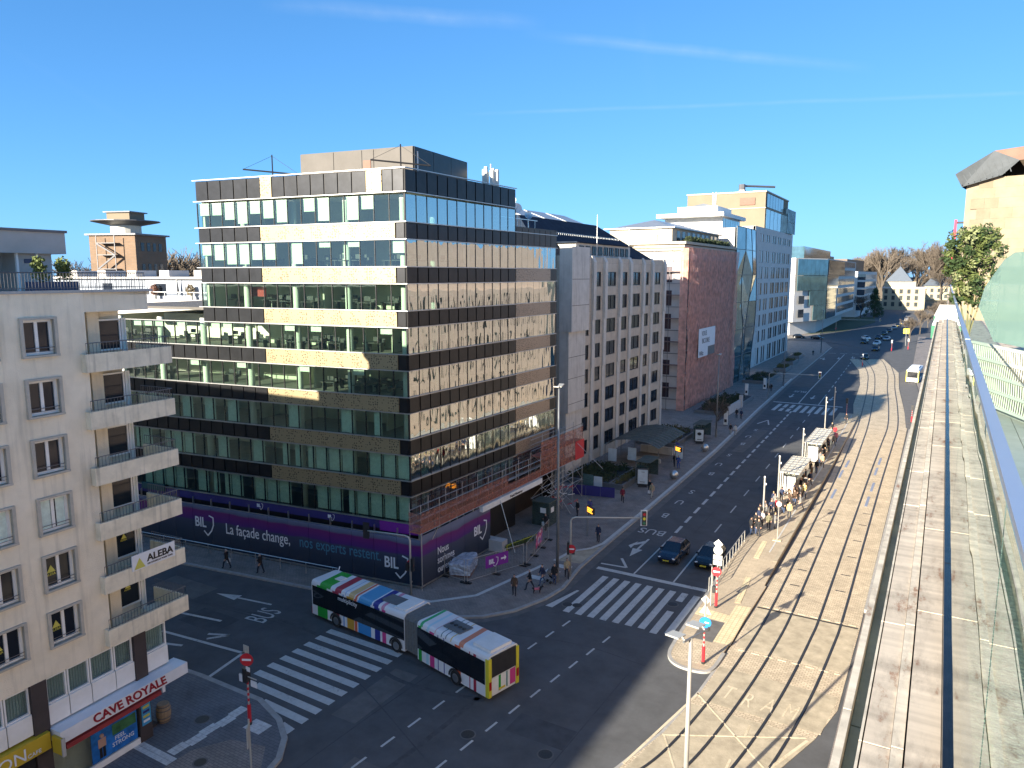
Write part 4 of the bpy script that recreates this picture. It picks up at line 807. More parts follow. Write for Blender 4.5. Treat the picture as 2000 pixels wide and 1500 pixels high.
# --- grey stone building with mansard roof
MB_('stone_grey', (.52, .45, .36), (.47, .41, .33), (.22, .2, .18), 1.6, 1.5, .012, axes='YZ', var=.16, bump=.1)
M('stone_pier', (.56, .53, .48), .8, var=.12, scale=.9, streak=.25); M('slate_blue', (.022, .032, .052), .8, var=.25, scale=1.2, spec=.05); M('zinc', (.32, .34, .36), .4, .5, var=.12, scale=1); M('bronze', (.03, .027, .024), .4, .4, var=0)
G0 = Vector((-38.2, 113.2)); gr = thing('stone_office', 'grey stone office building with ribbed piers and a dark blue mansard roof', 'building', (G0.x, G0.y, 0)); FG = Frame(G0, (0, -1), G0)
Yc = [(81.5, 84.7), (86.7, 88.3), (90.3, 93.3), (95.5, 97.4), (99.1, 102.4), (104.3, 106.0), (108.3, 111.1)]
cols = sorted((113.2 - b, 113.2 - a) for a, b in Yc); rows = [(22.55 - 3.02 * i, 24.4 - 3.02 * i) for i in range(7, -1, -1)]
wl = facade(FG, (0, 36.6), (0, 26.2), cols, rows, .4); FG.box(wl, 0.02, 36.5, -14, -.5, 0, 26.2)
part('wall', wl, a_['stone_grey'], gr)
for c0, c1 in cols:
    for z0, z1 in rows: window(FG, c0, c1, z0, z1, -.12, gr, 1 if c1 - c0 > 2 else 0, 'bronze', 'win_dark', .09)
edges = [0.55] + [(cols[i][1] + cols[i + 1][0]) / 2 for i in range(6)] + [31.8]
for k, e in enumerate(edges[:7]):
    p = MB()
    FG.box(p, e - .42, e + .42, -.02, .14, 0, 12.3); FG.box(p, e - .42, e + .42, -.02, .24, 12.3, 18.4); FG.box(p, e - .42, e + .42, -.02, .36, 18.4, 25.6)
    p.add([FG.pt(e - .42, .36, 25.6), FG.pt(e + .42, .36, 25.6), FG.pt(e + .42, -.02, 26.4), FG.pt(e - .42, -.02, 26.4), FG.pt(e - .42, -.02, 25.6), FG.pt(e + .42, -.02, 25.6)], [(0, 1, 2, 3), (0, 3, 4), (1, 5, 2)])
    part('pier', p, a_['stone_pier'], gr)
p = MB(); FG.box(p, 32.2, 36.6, 0, .9, 0, 8); FG.box(p, 32.1, 36.7, 0, 1.2, 8, 17.5); FG.box(p, 32.0, 36.8, 0, 1.6, 17.5, 27.2); part('corner_pier', p, a_['stone_pier'], gr)
gv = MB()
for z in (3, 6, 9, 12, 14.5, 20.5, 23.5): FG.box(gv, 32.05, 36.75, 0.905 if z < 8 else (1.205 if z < 17.5 else 1.605), .915 if z < 8 else (1.215 if z < 17.5 else 1.615), z, z + .05)
part('joints', gv, a_['brown_pier'], gr)
mr = MB(); P = lambda s, o, z: FG.pt(s, o, z)
mr.add([P(-1.2, -2.2, 26.2), P(36.8, -2.2, 26.2), P(34, -7, 31.2), P(11, -7, 31.2), P(34, -12, 31.2), P(11, -12, 31.2), P(36.8, -14, 26.2), P(-1.2, -14, 26.2)], [(0, 1, 2, 3), (1, 6, 4, 2), (3, 2, 4, 5), (0, 3, 5, 7), (6, 7, 5, 4)])
part('mansard_roof', mr, a_['slate_blue'], gr)
p = MB(); FG.box(p, 12, 30, -4.2, -1.2, 26.2, 27.9); part('dormer_band', p, a_['stone_pier'], gr)
for k in range(9): window(FG, 12.6 + k * 1.9, 13.9 + k * 1.9, 26.5, 27.6, -1.14, gr, 1, 'bronze', 'win_dark', .08)
p = MB(); FG.box(p, 11.5, 30.5, -4.6, -.8, 27.9, 28.05); part('dormer_roof', p, a_['slate_blue'], gr)
for k in range(3):
    s = 14.5 + k * 6.3; p = MB(); p.add([P(s, -7.2, 31.2), P(s + 5.6, -7.2, 31.2), P(s + 5.6, -10.5, 32.5), P(s, -10.5, 32.5), P(s, -11.8, 31.2), P(s + 5.6, -11.8, 31.2)], [(0, 1, 2, 3), (1, 5, 2), (0, 3, 4), (3, 2, 5, 4)]); part('skylight', p, a_['zinc'], gr)
p = MB()
for k in range(40): FG.box(p, 11.5 + k * .55, 11.55 + k * .55, -3.2, -3.15, 28.9, 29.15)
FG.box(p, 11.4, 33.5, -3.2, -3.16, 29.1, 29.16); part('snow_guard', p, a_['zinc'], gr, kind='stuff')
for s, z in ((24.6, 31.6), (13.5, 30.4)): part('flagpole', MB().tube([P(s, -.8, 26.2), P(s, -.8, z)], [.06, .03], 6), a_['white_paint'], gr)
# --- building under red scaffold netting
M('facade_white', (.50, .47, .45), .85, var=.1, scale=.8); M('cornice', (.42, .37, .29), .8, var=.1); M('win_plum', (.05, .03, .045), .3, var=0)
D0 = Vector((-40.2, 162)); rd = thing('netted_building', 'ornate pale building wrapped in red scaffold netting along the street', 'building', (D0.x, D0.y, 0)); FD = Frame(D0, (0, -1), D0); FDs = Frame(D0 + Vector((0, -34.4)), (-1, 0), D0)
cols = [(1.2 + 2.35 * k, 2.35 + 2.35 * k) for k in range(14)]; rows = [(2.2 + 4.1 * i, 4.9 + 4.1 * i) for i in range(6)]
wl = facade(FD, (0, 34), (0, 28.2), cols, rows, .5); FD.box(wl, .02, 33.98, -16, -.6, 0, 28.2); part('wall', wl, a_['facade_white'], rd)
for c0, c1 in cols:
    for z0, z1 in rows: FD.put('window', c0, c1, -.15, -.1, z0, z1, a_['win_plum'], rd)
p = MB()
for k in range(15):
    s = .65 + 2.35 * k - .25; FD.box(p, s, s + .5, .0, .22, .5, 27.5)
for i in range(6): FD.box(p, 0, 34, .0, .3, 5.6 + 4.1 * i, 6.0 + 4.1 * i)
part('pilasters', p, a_['facade_white'], rd)
cols = [(1.5 + 3.0 * k, 2.9 + 3.0 * k) for k in range(4)]; ws = facade(FDs, (0.05, 14), (0, 28.2), cols, rows, .35); part('side_wall', ws, a_['facade_white'], rd)
for c0, c1 in cols:
    for z0, z1 in rows: window(FDs, c0, c1, z0, z1, -.2, rd, 1, 'win_plum', 'win_plum', .08, .6)
p = MB()
for z, ov in ((28.2, .5), (28.7, .8), (29.3, 1.1)): FD.box(p, -.5, 34.4 + ov, -16, ov, z, z + .45)
part('cornice', p, a_['cornice'], rd)
p = MB(); FD.box(p, 2, 33, -14, -2.2, 29.7, 32.2); part('attic', p, a_['cornice'], rd)
p = MB(); FD.box(p, 1, 33.6, -15, -1.6, 32.2, 32.4); part('attic_roof', p, a_['zinc'], rd); p = MB(); q = [FD.pt(s, o, 32.4) for s, o in ((3, -2.5), (33, -2.5), (33, -14), (3, -14))]; p.add(q + [FD.pt(26, -8, 34.2), FD.pt(10, -8, 34.2)], [(0, 1, 4, 5), (1, 2, 4), (2, 3, 5, 4), (3, 0, 5)]); part('hip_roof', p, a_['zinc'], rd)
for k in range(9): FD.put('attic_window', 4 + k * 3.1, 5.6 + k * 3.1, -2.2, -2.15, 30, 31.8, a_['win_dark'], rd)
p = MB(); random.seed(9)
for k in range(12): leaf_ball(p, FD.pt(2 + k * 2.4 + random.random(), -.4, 30.3), .9, 130, .2, (1, 1, .7))
part('roof_plants', p, M('hedge', (.035, .05, .02), .9, var=.4, scale=2), rd, kind='stuff')
p = MB(); FDs.box(p, 5, 7.5, -4, -1, 29.8, 31.2); part('roof_parasol', p, a_['white_paint'], rd)
sc2 = thing('netted_scaffold', 'tall scaffold with red netting covering the ornate building front', 'scaffolding', (D0.x, D0.y, 0)); p = MB()
for k in range(15): p.tube([FD.pt(k * 2.45, 1.5, .1), FD.pt(k * 2.45, 1.5, 28.3)], .04, 4)
for z in range(1, 14):
    p.tube([FD.pt(0, 1.5, z * 2.05), FD.pt(34.6, 1.5, z * 2.05)], .035, 4); p.tube([FDs.pt(-1.2, 1.1, z * 2.05), FDs.pt(13, 1.1, z * 2.05)], .05, 4); p.tube([FDs.pt(-1.2, .3, z * 2.05), FDs.pt(13, .3, z * 2.05)], .05, 4)
for k in range(6): p.tube([FDs.pt(-1.2 + k * 2.8, 1.1, .1), FDs.pt(-1.2 + k * 2.8, 1.1, 28.5)], .05, 4)
part('tubes', p, a_['rail_grey'], sc2)
for z in range(1, 7): p = MB(); FDs.box(p, -1.2, 13, .25, 1.15, z * 4.1, z * 4.1 + .08); part('deck', p, M('deck_wood', (.2, .12, .1), .8), sc2)
p = MB(); n = 34
for i in range(n):
    for j in range(14):
        f = lambda a, b: FD.pt(a * 34.8 / n - .1, 1.62 + .10 * math.sin(a * 2.1 + b) + .06 * math.sin(a * .7 - b * 1.7), .2 + b * 2.04)
        p.quad(f(i, j), f(i, j + 1), f(i + 1, j + 1), f(i + 1, j))
part('netting', p, a_['net_red'], sc2, smooth=True)
for z in range(1, 14): p = MB(); FD.box(p, 0, 34.6, .45, 1.42, z * 2.05, z * 2.05 + .07); part('deck', p, a_['deck_wood'], sc2)
p = MB(); f = lambda a, b: FDs.pt(-1.7 + a, 1.2, b)
p.quad(f(0, .2), f(1.4, .2), f(1.4, 28.6), f(0, 28.6)); part('netting_return', p, a_['net_red'], sc2)
ps = thing('netting_poster', 'white poster with grey lettering hung on the red netting', 'sign', (D0.x, D0.y, 0)); p = MB(); FD.box(p, 17.2, 28.2, 1.78, 1.84, 10.6, 14.2); FD.box(p, 22, 28.2, 1.78, 1.84, 8.9, 10.6); part('board', p, a_['sign_white'], ps); p = MB(); FD.box(p, 17.2, 21.95, 1.78, 1.84, 8.9, 10.55); part('dark_corner', p, a_['rail_grey'], ps)
for k, tx in enumerate(('VOUS', 'BICOIRE')): wall_text('lettering', tx, FD, 26.4 - k * .2, 1.86, 12.8 - k * 1.4, 1.35, a_['rail_grey'], ps, sx=.95 if k == 0 else 1.05)
wall_text('lettering', 'Wiltz', FD, 27.6, 1.86, 9.2, 1.2, a_['rail_grey'], ps)
# --- folded glass front and white terraces above it
M('teal_glass', (.10, .20, .23), .05, .55, var=.35, scale=.35, spec=1.); M('teal_pale', (.28, .40, .42), .08, .5, var=.3, scale=.4); M('joint_dark', (.01, .025, .035), .4, var=0)
K0 = Vector((-39.5, 181)); kg = thing('folded_glass_building', 'narrow building with a folded blue glass front between red netting and stone offices', 'building', (K0.x, K0.y, 0)); FK = Frame(K0, (0, -1), K0)
zz = [0, 6, 12, 18, 24, 29.5, 34.3]; off = [[.2, .2, .3, .1], [.7, .0, .9, .2], [1.4, .2, 1.3, .1], [1.7, .9, .5, .0], [1.1, 1.9, .3, .6], [.5, 1.5, 1.2, .4], [.2, .6, .9, .3]]; ss = [0, 5.6, 11.4, 18.2]; shift = [[0, 0, 0, 0], [.3, .5, -.4, 0], [-.2, .9, -.3, 0], [0, .2, .7, 0], [-.5, -.4, .6, 0], [-.4, .3, 0, 0], [0, 0, 0, 0]]
pt = lambda i, j: FK.pt(ss[j] + shift[i][j], off[i][j] * .55, zz[i])
for i in range(6):
    for j in range(3):
        p = MB(); A, B, Cc, D = pt(i, j), pt(i, j + 1), pt(i + 1, j + 1), pt(i + 1, j); c = lambda v: v
        p.add([A, B, Cc, D], [(0, 1, 2), (0, 2, 3)] if j % 2 else [(0, 1, 3), (1, 2, 3)]); part('glass_facet', p, a_['teal_pale' if j == 1 else 'teal_glass'], kg)
p = MB()
for i in range(7):
    for j in range(4):
        if j < 3: p.tube([pt(i, j), pt(i, j + 1)], .09, 4)
        if i < 6: p.tube([pt(i, j), pt(i + 1, j)], .11, 4)
part('facet_joints', p, a_['joint_dark'], kg); p = MB(); FK.box(p, 0.05, 18, -14, -.3, 0, 34); part('core', p, a_['facade_white'], kg)
p = MB(); FK.box(p, 2, 17.5, -16, -3.2, 34, 36.4); part('setback_storey', p, a_['white_paint'], kg); p = MB(); FK.box(p, .5, 20.5, -17, -2.2, 36.4, 37.2); part('roof_slab', p, a_['white_paint'], kg); p = MB(); FK.box(p, 3, 15, -14, -5, 37.2, 39.0); part('upper_storey', p, a_['white_paint'], kg)
p = MB(); p.add([FK.pt(s, o, z) for s, o, z in ((5, -6, 39), (13, -6, 39), (12, -9, 39.9), (6, -9, 39.9), (5, -13, 39), (13, -13, 39))], [(0, 1, 2, 3), (1, 5, 2), (0, 3, 4), (3, 2, 5, 4)]); part('curved_hood', p, a_['zinc'], kg)
for k in range(7): FK.put('terrace_window', 2.5 + k * 2.1, 4.4 + k * 2.1, -3.2, -3.15, 34.3, 36.1, a_['teal_pale'], kg)
# --- pale stone offices with the penthouse tower
M('stone_pale', (.60, .58, .55), .85, var=.08, scale=.5); M('tan_clad', (.20, .165, .115), .85, var=.06, scale=.4); M('win_office', (.07, .08, .08), .08, .2, var=.4, scale=.8, spec=1.)
T0 = Vector((-42.3, 246)); tn = thing('pale_stone_office', 'pale stone office building with a tan rooftop tower block', 'building', (T0.x, T0.y, 0)); FT = Frame(T0, (0, -1), T0); FTs = Frame(T0 + Vector((0, -52)), (-1, 0), T0)
cols = []
for k in range(4): s = 4 + k * 7.2; cols += [(s, s + 2.6), (s + 3.4, s + 5.0)]
cols += [(34.5, 36), (37.2, 38.7), (42, 43.6), (45, 46.6)]
rows = [(.4, 4.8)] + [(6.2 + 4.2 * i, 9.3 + 4.2 * i) for i in range(6)] + [(32.6, 34.6)]
wl = facade(FT, (0, 52), (0, 36.2), cols, rows, .6); FT.box(wl, .02, 51.4, -20, -.7, 0, 36.2); part('wall', wl, a_['stone_pale'], tn)
for c0, c1 in cols:
    for z0, z1 in rows: window(FT, c0, c1, z0, z1, -.1, tn, 1 if c1 - c0 > 2 else 0, 'bronze', 'win_office', .1)
p = MB(); FTs.box(p, 0.05, 20, -8, 0, 0, 36.15); part('side_wall', p, a_['stone_pale'], tn); FTs.put('side_window', 2.5, 5.5, 0, .03, 31.5, 34, a_['win_office'], tn)
p = MB(); FT.box(p, 6, 38, -22, -.8, 36.2, 45.8); part('tower_block', p, a_['tan_clad'], tn); p = MB(); FT.box(p, 5.8, 38.2, -22.2, -.7, 41.6, 41.85); FT.box(p, 5.8, 38.2, -22.2, -.6, 45.8, 46.2); part('ledge', p, a_['cornice'], tn)
FP = Frame(T0 + Vector((-1, -38.2)), (-1, 0), T0)
p = MB(); FP.box(p, 2.5, 6.5, 0, .06, 42.6, 44.5); part('grille', p, a_['brown_door'], tn); p = MB()
for z in range(12): FP.box(p, 13, 13.8, .05, .1, 41.9 + z * .36, 41.98 + z * .36)
FP.box(p, 12.9, 13, .05, .12, 41.8, 46.4); FP.box(p, 13.8, 13.9, .05, .12, 41.8, 46.4); part('ladder', p, a_['white_paint'], tn)
for k in range(6): FT.put('tower_pane', 6.5 + k * 5.2, 11.3 + k * 5.2, -.75, -.6, 36.4, 41.4, a_['teal_pale'], tn); FT.put('tower_pane', 14.5 + k * 3.8, 18 + k * 3.8, -.75, -.6, 42, 45.5, a_['teal_glass'], tn)
p = MB(); FT.box(p, -.5, 12, -8, .3, 36.3, 43.3); part('glass_bay', p, a_['teal_pale'], tn); p = MB()
for k in range(7): FT.box(p, -.5 + k * 2, -.4 + k * 2, .3, .42, 36.3, 43.3)
FT.box(p, -.5, 12, .3, .4, 39.6, 39.8); part('bay_mullions', p, a_['joint_dark'], tn)
p = MB(); q = FT.pt(30, -9, 46); p.tube([q, (q[0], q[1], 49)], .9, 8); p.tube([(q[0], q[1], 48.6), (q[0] + 7, q[1] + 9, 48.8)], .3, 6); part('cleaning_crane', p, a_['rail_grey'], tn)
p = MB(); random.seed(3)
for k in range(6): FT.box(p, 12 + k * 4, 13.5 + k * 4, -6 - k % 2 * 3, -4.5 - k % 2 * 3, 46.2, 47.2)
part('roof_plant', p, a_['rail_grey'], tn)
# --- teal glass and concrete office at the far junction, and the block after it
E0 = Vector((-42.6, 440)); eo = thing('teal_glass_office', 'far office with a teal glass corner and staggered narrow windows', 'building', (E0.x, E0.y, 0)); FE = Frame(E0, (0, -1), E0)
FE2 = Frame((-42.6, 330), (-.36, -.93), E0)
p = MB(); p.prism([(x - E0.x, y - E0.y) for x, y in ((-42.7, 331), (-51.5, 309), (-90, 320), (-90, 440), (-42.7, 440))], 5.5, 30.6); p.prism([(x - E0.x, y - E0.y) for x, y in ((-46, 331), (-53, 312), (-88, 322), (-88, 438), (-48, 438))], 0, 5.5); part('wall', p, a_['stone_pale'], eo)
for i in range(6):
    n = 14
    for k in range(n):
        s = 4 + k * 5.0
        if s + 20 < 108: FE.put('window', s + (i % 2) * 1.2, s + 2.0 + (i % 2) * 1.2, -.02, .12, 7 + 4.1 * i, 9.8 + 4.1 * i, a_['win_office'], eo)
for i, (z0, z1, a, b) in enumerate(((5.8, 12, 78, 108), (12, 18, 78, 109.6), (18, 24, 74, 109.6), (24, 30.2, 52, 109.6))):
    for k in range(int((b - a) / 5)): FE.put('glass_panel', a + k * 5 + .05, a + k * 5 + 4.95, .02, .25, z0 + .05, z1 - .05, a_['teal_glass'], eo)
for z0, z1, a, b in ((5.8, 11.7, 0, 12), (11.8, 17.7, 0, 13), (17.8, 23.6, 0, 22.6), (23.8, 30.2, 0, 22.6)):
    for k in range(int((b - a) / 3.2)): FE2.put('glass_panel', a + k * 3.2 + .05, a + k * 3.2 + 3.15, .02, .25, z0, z1, a_['teal_glass'], eo)
for z in (7.2, 12.6, 17.8)[:3]: FE2.put('window', 16.5, 20.5, 0, .1, z, z + 3.2, a_['win_navy'], eo)
p = MB(); FE.box(p, 40, 118, -30, -8, 30.6, 35.5); part('roof_storey', p, a_['teal_glass'], eo); p = MB(); FE.box(p, 10, 40, -25, -10, 30.6, 33.5); part('roof_hut', p, a_['tan_clad'], eo)
Z0 = Vector((-41, 560)); zo = thing('concrete_office', 'plain far concrete office with rows of narrow windows beyond the teal glass', 'building', (Z0.x, Z0.y, 0)); FZ = Frame(Z0, (-.03, -1), Z0); p = MB(); FZ.box(p, 0, 95, -40, 0, 0, 26); part('wall', p, a_['stone_pale'], zo); p = MB(); FZ.box(p, 20, 95, -40, -6, 26, 33); part('brown_storey', p, a_['panel_brown'], zo); FZs = Frame(Vector((-38.2, 465)), (-1, 0), Z0)
for i in range(5):
    for k in range(17): FZ.put('window', 4 + k * 5.2, 6.2 + k * 5.2, 0, .12, 4 + i * 4.3, 7 + i * 4.3, a_['win_office'], zo)
    FZs.put('window', 1.5, 5.5, 0, .1, 4 + i * 4.3, 7.2 + i * 4.3, a_['win_navy'], zo)
# --- villa with pointed slate roof, cream houses beyond
M('villa_cream', (.36, .31, .22), .85, var=.1); M('slate_grey', (.10, .12, .15), .6, var=.15)
V0 = Vector((-26, 585)); vi = thing('corner_villa', 'cream villa with a pointed grey slate tower roof at the street end', 'house', (V0.x, V0.y, 0)); FV = Frame((-36, 580), (-1, 0), V0); FVf = Frame((-14, 580), (-1, 0), V0)
p = MB(); p.box(-12, -5, 0, 14, 16, 15.5); part('wall', p, a_['villa_cream'], vi); p = MB(); p.box(-12.5, -5.5, 14.8, 14.5, 16.5, 15.8); part('cornice', p, a_['facade_white'], vi); p = MB(); p.box(-11, -4, 15.8, 8, 14, 19.5); part('attic', p, a_['villa_cream'], vi)
p = MB(); p.add([(-11, -4.5, 19.5), (6, -4.5, 19.5), (6, 12, 19.5), (-11, 12, 19.5), (-2.5, 3, 30)], [(0, 1, 4), (1, 2, 4), (2, 3, 4), (3, 0, 4)]); part('pointed_roof', p, a_['slate_grey'], vi); part('finial', MB().tube([(-2.5, 3, 29.5), (-2.5, 3, 32.5)], .1, 5), a_['slate_grey'], vi)
for i in range(3):
    for k in range(5): FVf.put('window', 2.2 + k * 4.7, 4.2 + k * 4.7, 0.05, .15, 2.5 + i * 4.4, 5.4 + i * 4.4, a_['win_office'], vi)
V1 = Vector((2, 640)); v1 = thing('cream_house', 'long cream house with a grey roof behind the bare trees', 'house', (V1.x, V1.y, 0)); p = MB(); p.box(-16, 0, 0, 26, 14, 16); part('wall', p, a_['villa_cream'], v1); p = MB(); p.add([(-17, -1, 16), (27, -1, 16), (27, 15, 16), (-17, 15, 16), (-12, 7, 22), (22, 7, 22)], [(0, 1, 5, 4), (1, 2, 5), (2, 3, 4, 5), (3, 0, 4)]); part('roof', p, a_['slate_grey'], v1)
FV1 = Frame((18, 640), (-1, 0), V1)
for i in range(3):
    for k in range(7): FV1.put('window', 3 + k * 4.6, 5 + k * 4.6, 0, .1, 2.5 + i * 4.4, 5.2 + i * 4.4, a_['win_office'], v1)
# --- brick tower and low white roof to the far left
MB_('brick_tower', (.20, .125, .075), (.17, .105, .06), (.14, .11, .085), .9, .3, .03, axes='XZ', var=.15)
Q0 = Vector((-132.2, 85.2)); qt = thing('brick_tower', 'square brick tower with a wide flat overhanging roof in the distance', 'building', (Q0.x, Q0.y, 0), R(18))
p = MB(); p.box(-4.8, -4.2, 0, 4.8, 4.2, 31.1); part('wall', p, a_['brick_tower'], qt); p = MB(); p.box(-5.3, -4.7, 31.1, 5.3, 4.7, 31.4); part('parapet_slab', p, a_['rail_grey'], qt); part('drum', MB().cyl(-.3, 0, 31.4, 33.0, 2.6, 18), a_['offwhite'], qt)
p = MB(); n = 20; vs = [(-.3 + r_ * math.cos(2 * math.pi * k / n), r_ * math.sin(2 * math.pi * k / n) * .9, z) for r_, z in ((2.7, 33.0), (6.1, 33.7), (6.1, 33.85), (2.4, 33.9)) for k in range(n)]; p.add(vs, [(i * n + k, i * n + (k + 1) % n, (i + 1) * n + (k + 1) % n, (i + 1) * n + k) for i in range(3) for k in range(n)]); part('flying_roof', p, a_['rail_grey'], qt)
p = MB(); p.box(-2.6, -2, 33.9, 2.2, 2, 35.3); part('cabin', p, a_['tan_clad'], qt); p = MB(); p.box(-3.0, -2.4, 35.3, 2.6, 2.4, 35.5); part('cabin_roof', p, a_['rail_grey'], qt)
p = MB()
for z in (25, 27.5, 29.6): p.box(-2.2, -5.6, z, 1.6, -4.2, z + .12)
p.tube([(-2.2, -5.5, 25), (1.6, -5.5, 27.5)], .18, 4); p.tube([(1.6, -5.4, 27.5), (-2.2, -5.4, 29.6)], .18, 4)
for x in (-2.2, 1.6): p.tube([(x, -5.5, 12), (x, -5.5, 31)], .09, 4)
part('fire_escape', p, a_['rail_grey'], qt)
for k in range(4):
    for z in (24.5, 28.3): part('window', MB().box(4.8, -2.8 + k * 1.6, z, 4.86, -2.0 + k * 1.6, z + 1.5), a_['win_dark'], qt)
Lw = thing('low_white_building', 'long low white rooftop storey behind the tower terrace', 'building', (-84, 58, 0)); p = MB(); p.box(-30, 0, 0, 9, 14, 21.0); part('base', p, a_['facade_white'], Lw); p = MB(); p.box(-28, 1.5, 21, 8.4, 12, 23.5); part('wall', p, M('pale_blue', (.28, .31, .36), .8, var=.08), Lw); p = MB(); p.box(-29, .9, 23.5, 9, 12.5, 23.75); part('roof', p, a_['facade_white'], Lw)
for k in range(9): p = MB(); p.box(-26 + k * 3.8, 1.42, 21.4, -24 + k * 3.8, 1.52, 22.9); part('window', p, a_['pale_blue'] if k % 3 else a_['win_dark'], Lw)
for k in range(5): part('roof_box', MB().box(-27 + k * 7, 4, 23.75, -25 + k * 7, 7, 24.6), a_['facade_white'], Lw)
p = MB(); p.tube([(-28, .4, 21.9), (9, .4, 21.9)], .05, 4)
for k in range(14): p.tube([(-28 + k * 2.8, .4, 21), (-28 + k * 2.8, .4, 21.9)], .035, 4)
part('terrace_rail', p, a_['white_paint'], Lw)
for k, (x, c) in enumerate(((-2.5, 'brown_door'), (4.6, 'tan_clad'))): t = thing('terrace_plant', ('rust brown clipped plant in a pot on the white roof terrace', 'tan clipped plant in a pot at the tower edge of the white roof terrace')[k], 'plant', (-84 + x, 58.7, 21)); part('pot', MB().cyl(0, 0, 0, .5, .3, 10), a_['offwhite'], t); part('foliage', leaf_ball(MB(), (0, 0, 1.15), .7, 160, .2, (.7, .7, 1)), a_[c], t)
t = thing('closed_parasol', 'dark closed parasol standing on the white roof terrace', 'parasol', (-82.2, 58.9, 21)); part('pole', MB().cyl(0, 0, 0, 2.6, .04, 6), a_['steel'], t); part('canopy', MB().cyl(0, 0, .7, 2.5, .28, 8, .05), a_['rail_grey'], t)
# ------------------------------------------------------------------ the building the picture is taken from: ledges, glass balustrade, terrace
def rusty(name, col, speck=.0):
    m = bpy.data.materials.new(name); m.use_nodes = True; t = m.node_tree; b = t.nodes['Principled BSDF']; b.inputs['Roughness'].default_value = .8
    g = t.nodes.new('ShaderNodeNewGeometry'); mp = t.nodes.new('ShaderNodeMapping'); mp.inputs['Scale'].default_value = (3., 1., 1); t.links.new(g.outputs['Position'], mp.inputs['Vector'])
    n = t.nodes.new('ShaderNodeTexNoise'); n.inputs['Scale'].default_value = 2.2; n.inputs['Detail'].default_value = 7; n.inputs['Roughness'].default_value = .75; t.links.new(mp.outputs[0], n.inputs['Vector'])
    r = t.nodes.new('ShaderNodeValToRGB'); e = r.color_ramp.elements; e[0].position = .0; e[0].color = (.16, .055, .03, 1); e[1].position = .8; e[1].color = (*[min(1, c * 1.12) for c in col], 1)
    for p_, c in ((.34, (.28, .15, .09)), (.42, tuple(v * .82 for v in col)), (.52, col)): q = e.new(p_); q.color = (*c, 1)
    t.links.new(n.outputs['Fac'], r.inputs['Fac'])
    w2 = t.nodes.new('ShaderNodeMapping'); w2.inputs['Scale'].default_value = (.8, 14, 1); t.links.new(g.outputs['Position'], w2.inputs['Vector'])
    n2 = t.nodes.new('ShaderNodeTexNoise'); n2.inputs['Scale'].default_value = 1.; n2.inputs['Detail'].default_value = 6; t.links.new(w2.outputs[0], n2.inputs['Vector'])
    mr = t.nodes.new('ShaderNodeMapRange'); mr.inputs['From Min'].default_value = .3; mr.inputs['From Max'].default_value = .7; mr.inputs['To Min'].default_value = .74; mr.inputs['To Max'].default_value = 1.16; t.links.new(n2.outputs['Fac'], mr.inputs['Value'])
    vm = t.nodes.new('ShaderNodeVectorMath'); vm.operation = 'SCALE'; t.links.new(r.outputs['Color'], vm.inputs[0]); t.links.new(mr.outputs[0], vm.inputs['Scale']); t.links.new(vm.outputs[0], b.inputs['Base Color']); MAT[name] = m
rusty('ledge_stone', (.58, .49, .38)); rusty('ledge_pale', (.64, .56, .44)); M('ledge_black', (.012, .012, .014), .6, var=0); M('gutter_green', (.20, .24, .19), .6, var=.25, scale=3, bump=.1)
M('channel_black', (.02, .024, .032), .25, .6, var=.5, scale=9); M('rail_steel', (.40, .46, .56), .35, .6, var=.04); M('stone_honey', (.25, .205, .145), .85, var=.12, scale=.8); M('decking', (.46, .45, .42), .8, var=.12, scale=4)
MG('balustrade_glass', (.82, .92, .88), .02, .008, 1.5); MG('screen_glass', (.52, .68, .62), .05, .0, 1, .0, .42, (.38, .56, .52)); M('lattice_white', (.62, .62, .54), .7, var=.06); M('banner_red', (.55, .02, .06), .6, var=.1)
M('own_stone', (.70, .57, .48), .85, var=.1, scale=.6)
own = thing('terrace_building', 'pale stone building with stepped ledges and glass balustrade along the right edge', 'building', (0, 0, 0))
part('wall', MB().box(.0, -60, 0, 26, 31.5, 22.3).box(.3, 31.5, 0, 26, 128, 21.6).box(1.7, 60, 21.6, 26, 128, 29.0), a_['own_stone'], own)
wm = MB().box(0, 0, 0, .04, .7, 2.3).mesh('street_window')
for i in range(6):
    for k in range(34):
        y = -4 + k * 3.8; link('street_window', wm, own, (-.045 if y < 29 else .255, y, 1.2 + i * 3.45), 0, a_['win_office'])
ZL = H - 1.6
def ledge(nm, x0, x1, zt, th, seg, mat, y0=-1.5, y1=31.5, gap=.006):
    y = y0; k = 0
    while y < y1:
        L = min(seg, y1 - y); link(nm, bmesh_box(x1 - x0, L - gap, th, nm), own, (x0, y, zt - th + .002 * ((k * 7) % 3)), 0, a_[mat]); y += seg; k += 1
ledge('outer_trim', -.222, -.194, ZL - .04, .5, 2.2, 'ledge_pale')
ledge('gutter', -.192, -.152, ZL - .10, .4, 2.2, 'gutter_green')
ledge('ledge_slab', -.150, -.141, ZL - .03, .5, 1.05, 'ledge_pale')
ledge('ledge_slab', -.136, -.050, ZL - .03, .5, 1.05, 'ledge_stone')
ledge('ledge_trim', -.0485, -.0105, ZL - .018, .5, 1.05, 'ledge_pale')
ledge('coping_slab', -.0045, .099, ZL, .5, 1.35, 'ledge_stone')
part('ledge_core', MB().box(-.213, -1.5, 20, .097, 31.5, ZL - .13), a_['ledge_black'], own)
ledge('glass_channel', .101, .150, ZL + .05, .3, 3.0, 'channel_black', gap=.002)
for k in range(11): link('glass_pane', bmesh_box(.018, 2.98, 1.16, 'gp'), own, (.117, -1.5 + 3 * k, ZL + .05), 0, a_['balustrade_glass'])
